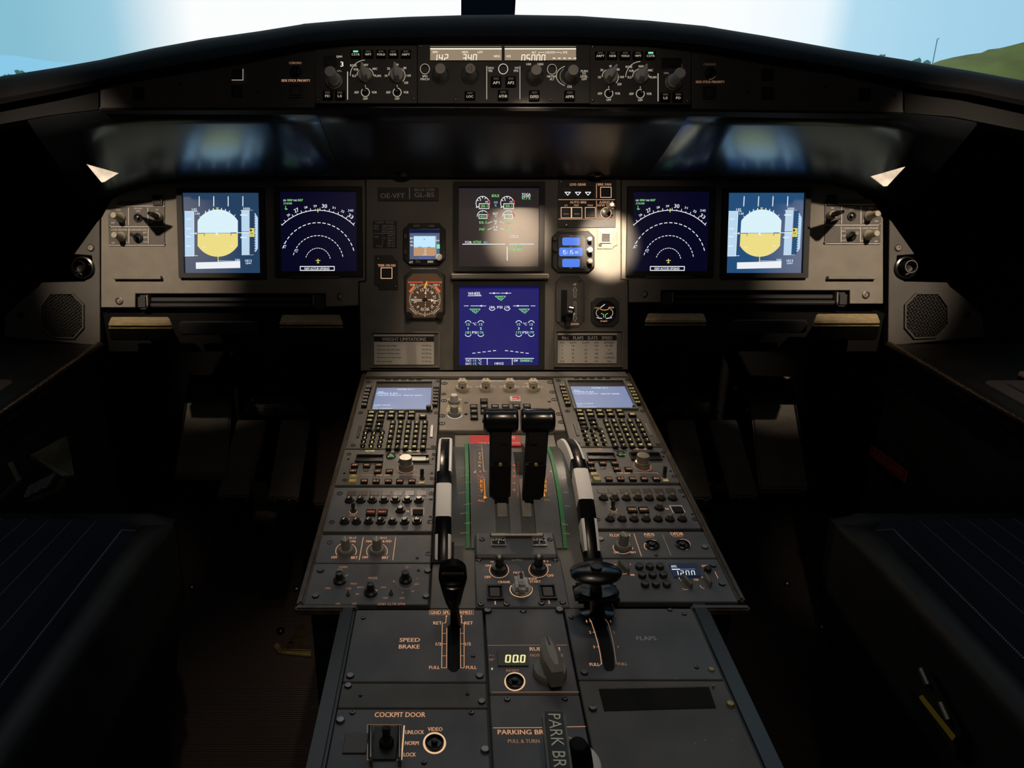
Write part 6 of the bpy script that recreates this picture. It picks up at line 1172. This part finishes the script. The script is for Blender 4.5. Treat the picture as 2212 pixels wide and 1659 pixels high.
for x, y in ((1362, 1388), (1632, 1388), (1268, 1420), (1078, 790)): u.lathe('scratch', x, y, 9, ((1, 0), (0, .0003)), 'steel_dull', .003, seg=8)
u.done()
# speed brake lever
u = Unit(PA, 'speed_brake_lever', 'black speed brake lever with a tapering knob on the left of the pedestal', 'lever', 985, 1345)
def pt3(x, y, h, fr=PA): a, b = fr.L(x, y, h); return Vector((a - u.o[0], b - u.o[1], h))
rows = []
for x, y, h, w_, t_ in ((978, 1222, .100, .020, .010), (978, 1230, .104, .0285, .020), (978, 1248, .100, .0290, .022), (978, 1272, .088, .0225, .020), (979, 1296, .076, .0160, .017), (980, 1306, .070, .0110, .014)):
    c = pt3(x, y, h); rows.append([c + Vector((math.cos(k * math.pi / 8) * w_ / 2 * 1.0, math.sin(k * math.pi / 8) * t_ / 2 * .5, math.sin(k * math.pi / 8) * t_ / 2)) for k in range(16)])
link('knob', loft_mesh(rows, 'gloss_black', closed=True), u.e); link('band', beam(pt3(978, 1236, .112), pt3(978, 1242, .110), .023, .002, 'dark_metal', .0005), u.e)
link('stem', beam(pt3(981, 1302, .072), pt3(985, 1352, .0), .0085, .010, 'gloss_black', .002, .012), u.e)
# flaps lever
u = Unit(PA, 'flaps_lever', 'black flaps lever with a broad mushroom top beside the right trim wheel', 'lever', 1290, 1320)
top = pt3(1287, 1238, .095); mesh = lathe_mesh([(0, -.010), (.010, -.010), (.012, -.004), (.0262, -.002), (.0268, .002), (.022, .005), (.008, .007), (0, .007)], 'gloss_black', 36, ell=.62)
k = link('knob', mesh, u.e, top); link('hub', lathe_mesh([(.006, 0), (.006, .004), (0, .005)], 'dark_metal', 16), k, (0, 0, .006))
link('stem', beam(top + Vector((0, 0, -.008)), pt3(1291, 1330, .004), .0105, .012, 'gloss_black', .002, .018), u.e)
c = top.lerp(pt3(1291, 1330, .004), .42); link('collar', lathe_mesh([(0, -.003), (.020, -.003), (.0245, 0), (.020, .003), (0, .003)], 'black', 30, ell=.6), u.e, c); link('gate_block', box_mesh(.050, .030, .012, 'black_matt', .004, 2), u.e, pt3(1286, 1290, .012) - Vector((0, 0, .0)))
link('base', box_mesh(.030, .035, .014, 'black_matt', .003, 2), u.e, pt3(1290, 1318, .0))
link('lower_flange', lathe_mesh([(0, 0), (.019, 0), (.019, .002), (.008, .004), (0, .004)], 'gloss_black', 24, ell=.5), u.e, pt3(1290, 1325, .010)); link('rivet', lathe_mesh([(.002, 0), (.0015, .001), (0, .001)], 'brass', 10), u.e, pt3(1289, 1305, .045))
for x, lab in ((1285, ''),): pass
# ================================================================ footwell
def slabpx(name, lab, cat, x0, x1, yb, yf, yl, Zf, m, group=None, taper=0, front='black'):
    """horizontal shelf: back row yb, front row yf at axial depth Zf, front face down to row yl"""
    A, B = pix(x0, yf, Zf), pix(x1, yf, Zf); H = Frame(A, 90); a0, b0 = H.L(x0 + taper, yb); a1, _ = H.L(x1 - taper, yb); C, D = H.W(a1, b0), H.W(a0, b0); drop = (yl - yf) / F * Zf
    o = thing(name, lab, cat, (A + B) / 2 - Vector((0, 0, drop)), group); return o, A, B, C, D, drop
def rest(x0, x1, yb, yf, yl, Z, lab, lit):
    o, A, B, C, D, drop = slabpx('footrest', lab, 'footrest', x0, x1, yb, yf, yl, Z, None, 'footrests under the panel', 6)
    q = Vector((0, 0, 1)); f = lambda p, dz: p - o.location + q * dz
    link('body', hexa_mesh([f(A, -drop), f(B, -drop), f(C, -drop), f(D, -drop), f(A, -.006), f(B, -.006), f(C, -.006), f(D, -.006)], 'gloss_black' if lit else 'tray', .003), o)
    mid = (C + D) / 2; link('mount', beam(f((A + B + C + D) / 4, -drop * .6), Vector((mid.x, 1.43, .81)) - o.location, .05, .02, 'black', .002), o)
    if lit:
        pa = [p.lerp((A + B + C + D) / 4, .02) for p in (A, B, C, D)]; link('pad', hexa_mesh([f(p, -.0058) for p in pa] + [f(p, 0) for p in pa], 'gold_pad', .002), o)
        A2, B2 = pa[0] + Vector((0, -.003, -.007)), pa[1] + Vector((0, -.003, -.007)); link('trim_strip', hexa_mesh([f(A2, -.003), f(B2, -.003), f(B2 + Vector((0, .004, 0)), -.003), f(A2 + Vector((0, .004, 0)), -.003), f(A2, .0), f(B2, 0), f(B2 + Vector((0, .004, 0)), 0), f(A2 + Vector((0, .004, 0)), 0)], 'brass', .001), o)
rest(232, 372, 684, 699, 738, 1.36, 'ribbed tan footrest pad under the panel, farthest left', True); rest(602, 742, 679, 697, 740, 1.36, 'ribbed tan footrest pad under the left navigation screen', True)
rest(1392, 1528, 676, 692, 735, 1.36, 'ribbed tan footrest pad under the right navigation screen', True); rest(1757, 1903, 677, 694, 738, 1.36, 'ribbed tan footrest pad under the panel, farthest right', True)
rest(384, 556, 686, 691, 726, 1.40, 'black drawer front between the two left footrests', False); rest(1576, 1748, 683, 687, 722, 1.40, 'black drawer front between the two right footrests', False)
struct('wall_footwell', slabbox(-1.0, 1.0, 1.425, 1.45, .76, .84, 'black_matt'))
# pedals
def pad(name, pts, Z0, Z1, lab, m='pedal', cat='pedal', group=None, edge=None, foot=True):
    """sloped pedal pad: pts = four photo corners (top-left, top-right, bottom-right, bottom-left), depth Z0 at top, Z1 at bottom"""
    P = [pix(pts[0][0], pts[0][1], Z0), pix(pts[1][0], pts[1][1], Z0), pix(pts[2][0], pts[2][1], Z1), pix(pts[3][0], pts[3][1], Z1)]
    n = (P[1] - P[0]).cross(P[3] - P[0]).normalized(); n = n if n.dot(CAM - P[0]) > 0 else -n; c = sum(P, Vector()) / 4; o = thing(name, lab, cat, c, group)
    link('pad', hexa_mesh([p - c - n * .02 for p in P] + [p - c for p in P], m, .004), o)
    if foot:
        b = [P[3].lerp(P[2], .06), P[3].lerp(P[2], .94)]; dn = (P[3] - P[0]).normalized()
        link('heel_plate', hexa_mesh([p - c + q_ for q_ in (dn * .002 - n * .02, dn * .002 + n * .002) for p in (b[0], b[1], b[1] + dn * .022, b[0] + dn * .022)], 'gloss_black', .003), o)
        for t_ in (.25, .75): link('bolt', lathe_mesh([(.005, -.003), (.005, .003), (.003, .005), (0, .005)], 'dark_metal', 12), o, b[0].lerp(b[1], t_) - c + dn * .012 + n * .004)
    link('arm', beam(Vector((0, .03, -.01)) - n * .02, Vector((0, 2.07 - c.y, .12)), .03, .03, 'black', .004), o)
    if edge: link('edge_trim', tube_mesh([P[edge[0]] - c, P[edge[1]] - c], .0022, 'dark_metal', 8), o)
g = None
pad('rudder_pedal', [(512, 905), (576, 905), (535, 1072), (468, 1072)], 1.72, 1.52, 'inner left rudder pedal of the left seat, beside the big footboard', edge=None)
pad('rudder_pedal', [(607, 905), (670, 905), (643, 1076), (578, 1076)], 1.72, 1.52, 'inner rudder pedal of the left seat, nearest the pedestal')
pad('rudder_pedal', [(1438, 905), (1500, 905), (1540, 1076), (1478, 1076)], 1.72, 1.52, 'inner rudder pedal of the right seat, nearest the pedestal')
pad('rudder_pedal', [(1532, 905), (1592, 905), (1640, 1072), (1580, 1072)], 1.72, 1.52, 'rudder pedal of the right seat beside the big footboard')
pad('footboard', [(412, 808), (505, 808), (488, 1024), (376, 1024)], 1.85, 1.55, 'tall grey footboard in the left footwell', 'pedal', 'footboard', None, (0, 3), False)
pad('footboard', [(1615, 808), (1708, 812), (1748, 1054), (1642, 1054)], 1.85, 1.55, 'tall grey footboard in the right footwell', 'pedal', 'footboard', None, (1, 2), False)
pad('footboard', [(693, 842), (757, 842), (728, 1088), (677, 1088)], 1.80, 1.50, 'narrow brown footboard against the left side of the pedestal', 'pedal_brown' if mat('pedal_brown', (.05, .036, .028), .6) else '', 'footboard', None, (0, 3), False)
for x, sd in ((590, 'left'), (1478, 'right')):
    c = pix(x, 868, 1.74); o = thing('pedal_housing', 'dark housing above the %s pair of rudder pedals' % sd, 'pedal housing', c)
    link('bracket', hexa_mesh([pix(x - 75, 895, 1.72) - c, pix(x + 78, 895, 1.72) - c, pix(x + 78, 895, 1.80) - c, pix(x - 75, 895, 1.80) - c, pix(x - 35, 850, 1.72) - c, pix(x + 45, 850, 1.72) - c, pix(x + 45, 850, 1.80) - c, pix(x - 35, 850, 1.80) - c], 'dark_metal', .005), o)
    link('counter', box_mesh(.026, .012, .024, 'pedal_brown', .002), o, (.0, -.035, -.02)); link('column', tube_mesh([(0, .02, .0), (0, .04, .12)], .022, 'black', 14), o)
# ================================================================ side consoles
def console(sx):
    o = thing('side_console', 'dark side console with a worn glossy leather edge, %s of the cockpit' % ('left' if sx < 0 else 'right'), 'console', (sx * .9, 1.2, 0))
    z = .79; L0 = o.location; f = lambda x, y, z_: Vector((sx * x, y, z_)) - L0
    ya, yb = .99, 1.385
    link('top', hexa_mesh([f(.785, ya, z - .03), f(1.10, ya, z - .03), f(1.04, yb, z - .03), f(.775, yb, z - .03), f(.785, ya, z), f(1.10, ya, z), f(1.04, yb, z), f(.775, yb, z)], 'console_top', .004), o)
    link('cabinet', hexa_mesh([f(.80, ya, .0), f(1.13, ya, .0), f(1.02, yb, .0), f(.79, yb, .0), f(.80, ya, z - .03), f(1.13, ya, z - .03), f(1.02, yb, z - .03), f(.79, yb, z - .03)], 'sidewall', .004), o)
    link('edge_trim', tube_mesh([f(.786, ya, z - .004), f(.781, 1.2, z - .004), f(.777, yb, z - .004)], .008, 'leather_trim', 14), o)
console(-1); console(1)
H = Frame(Vector((0, 1.1, .7915)), 90)
def sheet(x, y, sx, w_, h_, lab, k, z, m):
    """a card lying square to the console; (x, y) is its far inner corner in the photo"""
    a, b = H.L(x, y); p = H.W(a, b); c = [(-w_ / 2 + .012, -h_ / 2), (w_ / 2 - .012, -h_ / 2), (w_ / 2, -h_ / 2 + .012), (w_ / 2, h_ / 2 - .012), (w_ / 2 - .012, h_ / 2), (-w_ / 2 + .012, h_ / 2), (-w_ / 2, h_ / 2 - .012), (-w_ / 2, -h_ / 2 + .012)]
    o = link('paper_card', prism_mesh(c, 0, .003, m), None, Vector((p.x + sx * w_ / 2, p.y - h_ / 2, .7905 + z))); tag(o, lab, 'card')
    if k: o['group'] = 'cards on the right console'
mat('paper_dim', (.11, .09, .085), .6); mat('paper_pink', (.30, .20, .17), .6)
sheet(36, 822, -1, .10, .10, 'pale card lying on the left side console', 0, 0, 'paper_dim'); sheet(8, 818, -1, .08, .07, 'small brown card on the pale card, left console', 0, .0035, 'leather')
sheet(2118, 824, 1, .13, .16, 'lowest and darkest card of the stack on the right console', 1, 0, 'paper_dim'); sheet(2164, 828, 1, .10, .10, 'middle card of the stack on the right console', 1, .0035, 'paper_dim'); sheet(2186, 812, 1, .08, .07, 'pinkish top card of the stack on the right console', 1, .007, 'paper_pink')
# flashlight placard on the right console wall
def sp(x, y, xp): return pix(x, y, (xp - CAM.x) * F / (x - CX))
A_, B_ = sp(1881, 972, .786), sp(1958, 1031, .786); c = (A_ + B_) / 2; ln = (B_ - A_).length; ux = (B_ - A_).normalized(); nz = Vector((-1, 0, 0)); vy = nz.cross(ux)
o = bpy.data.objects.new('flashlight_placard', None); COL.objects.link(o); o.matrix_world = Matrix.Translation(c) @ Matrix((ux, vy, nz)).transposed().to_4x4(); tag(o, 'tilted dim red FLASH LIGHT placard on the right console wall', 'placard')
link('plate', box_mesh(ln, .024, .0015, 'red_dim', 0), o)
V, P, _ = text_geo('FLASH LIGHT'); me = bpy.data.meshes.new('marks'); me.from_pydata([(p[0] * ln * .8, p[1] * .012, .0018) for p in V], [], P); me.materials.append(mat('placard_text', (.45, .10, .10), .5)); link('lettering', me, o)
# ================================================================ seats
def stripes():
    m = mat('seat_fabric', (.010, .012, .022), .95, spec=.2); t = m.node_tree; b = t.nodes['Principled BSDF']; c = nd(t, 'ShaderNodeTexCoord'); s = nd(t, 'ShaderNodeSeparateXYZ'); t.links.new(c.outputs['Object'], s.inputs[0])
    k = nd(t, 'ShaderNodeMath', operation='MULTIPLY'); k.inputs[1].default_value = 1 / .034; fr = nd(t, 'ShaderNodeMath', operation='FRACT'); lt = nd(t, 'ShaderNodeMath', operation='LESS_THAN'); lt.inputs[1].default_value = .035
    ab = nd(t, 'ShaderNodeMath', operation='ADD'); ab.inputs[1].default_value = 10; t.links.new(s.outputs[0], k.inputs[0]); t.links.new(k.outputs[0], ab.inputs[0]); t.links.new(ab.outputs[0], fr.inputs[0]); t.links.new(fr.outputs[0], lt.inputs[0])
    y = nd(t, 'ShaderNodeMath', operation='MULTIPLY'); y.inputs[1].default_value = 1 / .0035; fy = nd(t, 'ShaderNodeMath', operation='FRACT'); ly = nd(t, 'ShaderNodeMath', operation='LESS_THAN'); ly.inputs[1].default_value = .6; ay = nd(t, 'ShaderNodeMath', operation='ADD'); ay.inputs[1].default_value = 500
    t.links.new(s.outputs[1], y.inputs[0]); t.links.new(y.outputs[0], ay.inputs[0]); t.links.new(ay.outputs[0], fy.inputs[0]); t.links.new(fy.outputs[0], ly.inputs[0]); mu = nd(t, 'ShaderNodeMath', operation='MULTIPLY'); t.links.new(lt.outputs[0], mu.inputs[0]); t.links.new(ly.outputs[0], mu.inputs[1])
    mx = nd(t, 'ShaderNodeMix', data_type='RGBA'); mx.inputs[6].default_value = (.010, .012, .022, 1); mx.inputs[7].default_value = (.20, .20, .20, 1); t.links.new(mu.outputs[0], mx.inputs[0]); t.links.new(mx.outputs[2], b.inputs['Base Color'])
stripes()
def seat(sx, lab, zc=.672):
    o = thing('pilot_seat', lab, 'seat', (sx * .80, .6, 0)); L0 = o.location
    def cushion(name, x0, x1, y0, y1, z0, z1, m, crown=.02, r=.05, nx=14, ny=16, skew=0):
        bm = bmesh.new(); top = []
        rows = []
        for j in range(ny + 1):
            v = j / ny; row = []
            for i in range(nx + 1):
                u_ = i / nx; ex = min(1, min(u_, 1 - u_) * (x1 - x0) / r); ey = min(1, min(v, 1 - v) * (y1 - y0) / r); e = math.sqrt(max(0, 1 - (1 - ex) ** 2)) * math.sqrt(max(0, 1 - (1 - ey) ** 2))
                x = x0 + (x1 - x0) * u_; y = y0 + (y1 - y0) * v + skew * (u_ - .5)
                z = z1 - r * .9 * (1 - e) + crown * math.sin(math.pi * u_) * math.sin(math.pi * v); row.append(Vector((sx * x, y, z)) - L0)
            rows.append(row)
        V = [[bm.verts.new(p) for p in r_] for r_ in rows]
        for a, b in zip(V, V[1:]):
            for i in range(nx): bm.faces.new((a[i], a[i + 1], b[i + 1], b[i]))
        border = [V[0][i] for i in range(nx + 1)] + [V[j][nx] for j in range(1, ny + 1)] + [V[ny][i] for i in range(nx - 1, -1, -1)] + [V[j][0] for j in range(ny - 1, 0, -1)]
        cx_, cy_ = sx * (x0 + x1) / 2 - L0.x, (y0 + y1) / 2 - L0.y; low = []
        for v_ in border: low.append(bm.verts.new((cx_ + (v_.co.x - cx_) * .97, cy_ + (v_.co.y - cy_) * .97, z0)))
        n = len(border)
        for i in range(n): bm.faces.new((border[i], border[(i + 1) % n], low[(i + 1) % n], low[i]))
        bm.faces.new(low[::-1]); return link(name, from_bm(name, bm, m, True), o)
    xi = .505
    cushion('cushion', xi + .035, 1.02, .05, .985, zc - .12, zc, 'seat_fabric', .02, .045)
    cushion('side_bolster', xi, xi + .05, .0, .975, zc - .20, zc - .018, 'leather', .004, .022)
    cushion('front_roll', xi + .01, 1.0, .965, 1.01, zc - .20, zc - .03, 'leather', .0, .02)
    c_ = lambda x, y, z: Vector((sx * x, y, z)) - L0
    link('pan', hexa_mesh([c_(xi + .05, -.1, .12), c_(.98, -.1, .12), c_(.98, .90, .12), c_(xi + .05, .90, .12), c_(xi + .0, -.1, zc - .19), c_(1.02, -.1, zc - .19), c_(1.02, .96, zc - .19), c_(xi + .0, .96, zc - .19)], 'leather', .02), o)
    link('base', hexa_mesh([c_(xi + .1, .1, .0), c_(.92, .1, .0), c_(.92, .8, .0), c_(xi + .1, .8, .0), c_(xi + .1, .1, .14), c_(.92, .1, .14), c_(.92, .8, .14), c_(xi + .1, .8, .14)], 'black', .01), o)
    link('piping', tube_mesh([c_(xi + .036, .1, zc - .030), c_(xi + .036, .5, zc - .026), c_(xi + .036, .93, zc - .032), c_(xi + .06, .985, zc - .045)], .004, 'leather_trim', 10), o)
    # backrest, behind the camera line
    cb = hexa_mesh([c_(xi + .03, -.12, zc - .1), c_(1.0, -.12, zc - .1), c_(1.0, .0, zc - .1), c_(xi + .03, .0, zc - .1), c_(xi + .06, -.26, zc + .55), c_(.97, -.26, zc + .55), c_(.97, -.16, zc + .55), c_(xi + .06, -.16, zc + .55)], 'seat_fabric', .03); link('backrest', cb, o)
    return o, c_
o, c_ = seat(-1, 'left pilot seat, dark blue cushion with white pinstripes')
o, c_ = seat(1, 'right pilot seat, dark blue pinstriped cushion with yellow parts in a side opening')
L0 = o.location
def side_prism(name, pts, x0, x1, m): link(name, hexa_mesh([sp(x, y, x1) - L0 for x, y in pts] + [sp(x, y, x0) - L0 for x, y in pts], m, .001), o)
side_prism('side_opening', [(1966, 1478), (2002, 1440), (2078, 1580), (2062, 1632)], .494, .503, 'cavity')
side_prism('release_bar', [(1984, 1506), (1992, 1500), (2066, 1592), (2058, 1602)], .489, .493, 'yellow_paint')
for x, y in ((2004, 1480), (2048, 1556)): p = sp(x, y, .490); link('release_pin', tube_mesh([p - L0, p - L0 + Vector((0, .018, .008))], .0038, 'steel_dull', 10), o)
FL = Frame(Vector((0, 1.2, 0.004)), 90)
for x, y, lab in ((415, 1270, 'small shiny stud on the floor beside the left seat'), (1700, 1262, 'small shiny stud on the right floor, nearer the pedals'), (1775, 1356, 'small shiny stud on the right floor, nearer the seat'), (641, 1273, 'small shiny stud at the left foot of the pedestal')):
    u = Unit(FL, 'floor_stud', lab, 'stud', x, y); u.lathe('head', x, y, 7, ((1, 0), (1, .006), (.6, .010), (0, .010)), 'steel_dull', 0)
u = Unit(FL, 'floor_plate', 'shiny scratched metal plate on the floor at the pedestal foot, left', 'plate', 625, 1385); mat('scratched_steel', (.62, .48, .26), .3, metal=.9, noise=.35, scale=50)
u.prism('plate', [(612, 1402), (622, 1385), (645, 1352), (656, 1345), (672, 1404)], 0, .004, 'scratched_steel', .001); u.prism('bezel', [(590, 1395), (600, 1408), (672, 1415), (672, 1406), (610, 1404), (600, 1386)], 0, .006, 'brass', .001)
u.lathe('bolt', 606, 1364, 8, ((1, 0), (1, .006), (.6, .009), (0, .009)), 'gloss_black', .002); u.lathe('screw', 628, 1391, 4, ((1, 0), (1, .0015), (0, .002)), 'screw_metal', .004)
# document box below the left console
c = pix(95, 1020, 1.15); o = thing('document_pocket', 'worn beige metal pocket below the left side console, papers inside', 'pocket', c); f = lambda x, y, d: pix(x, y, d) - c
def bar4(a, b, w_, m, nm): link(nm, tube_mesh([a, b], w_, m, 8), o)
mat('beige_metal', (.08, .07, .04), .5, noise=.5, scale=25)
link('side_plate', hexa_mesh([f(62, 985, 1.16), f(130, 1032, 1.12), f(161, 1030, 1.12), f(145, 940, 1.16), f(62, 985, 1.18), f(130, 1032, 1.14), f(161, 1030, 1.14), f(145, 940, 1.18)], 'beige_metal', .003), o)
for a, b in (((0, 1078), (40, 1040)), ((40, 1040), (20, 1000)), ((140, 1030), (125, 1060)), ((125, 1060), (60, 1084))): bar4(f(*a, 1.13), f(*b, 1.13), .005, 'beige_metal', 'frame_rod')
bm = bmesh.new()
o2 = thing('papers', 'loose crumpled papers hanging from the pocket at the left edge', 'papers', c); rows = [[f(50 + 10 * k, 1075 - k * 5 + 4 * ((k + j) % 2), 1.12) if j == 0 else f(62 + 12 * k, 1050 - k * 6 - 2 * ((k + j) % 2), 1.125 + .004 * j) for j in (0, 1)] for k in range(6)]
pm = link('sheets', loft_mesh(rows, 'paper_dim', smooth=False), o2); s_ = pm.modifiers.new('t', 'SOLIDIFY'); s_.thickness = .004
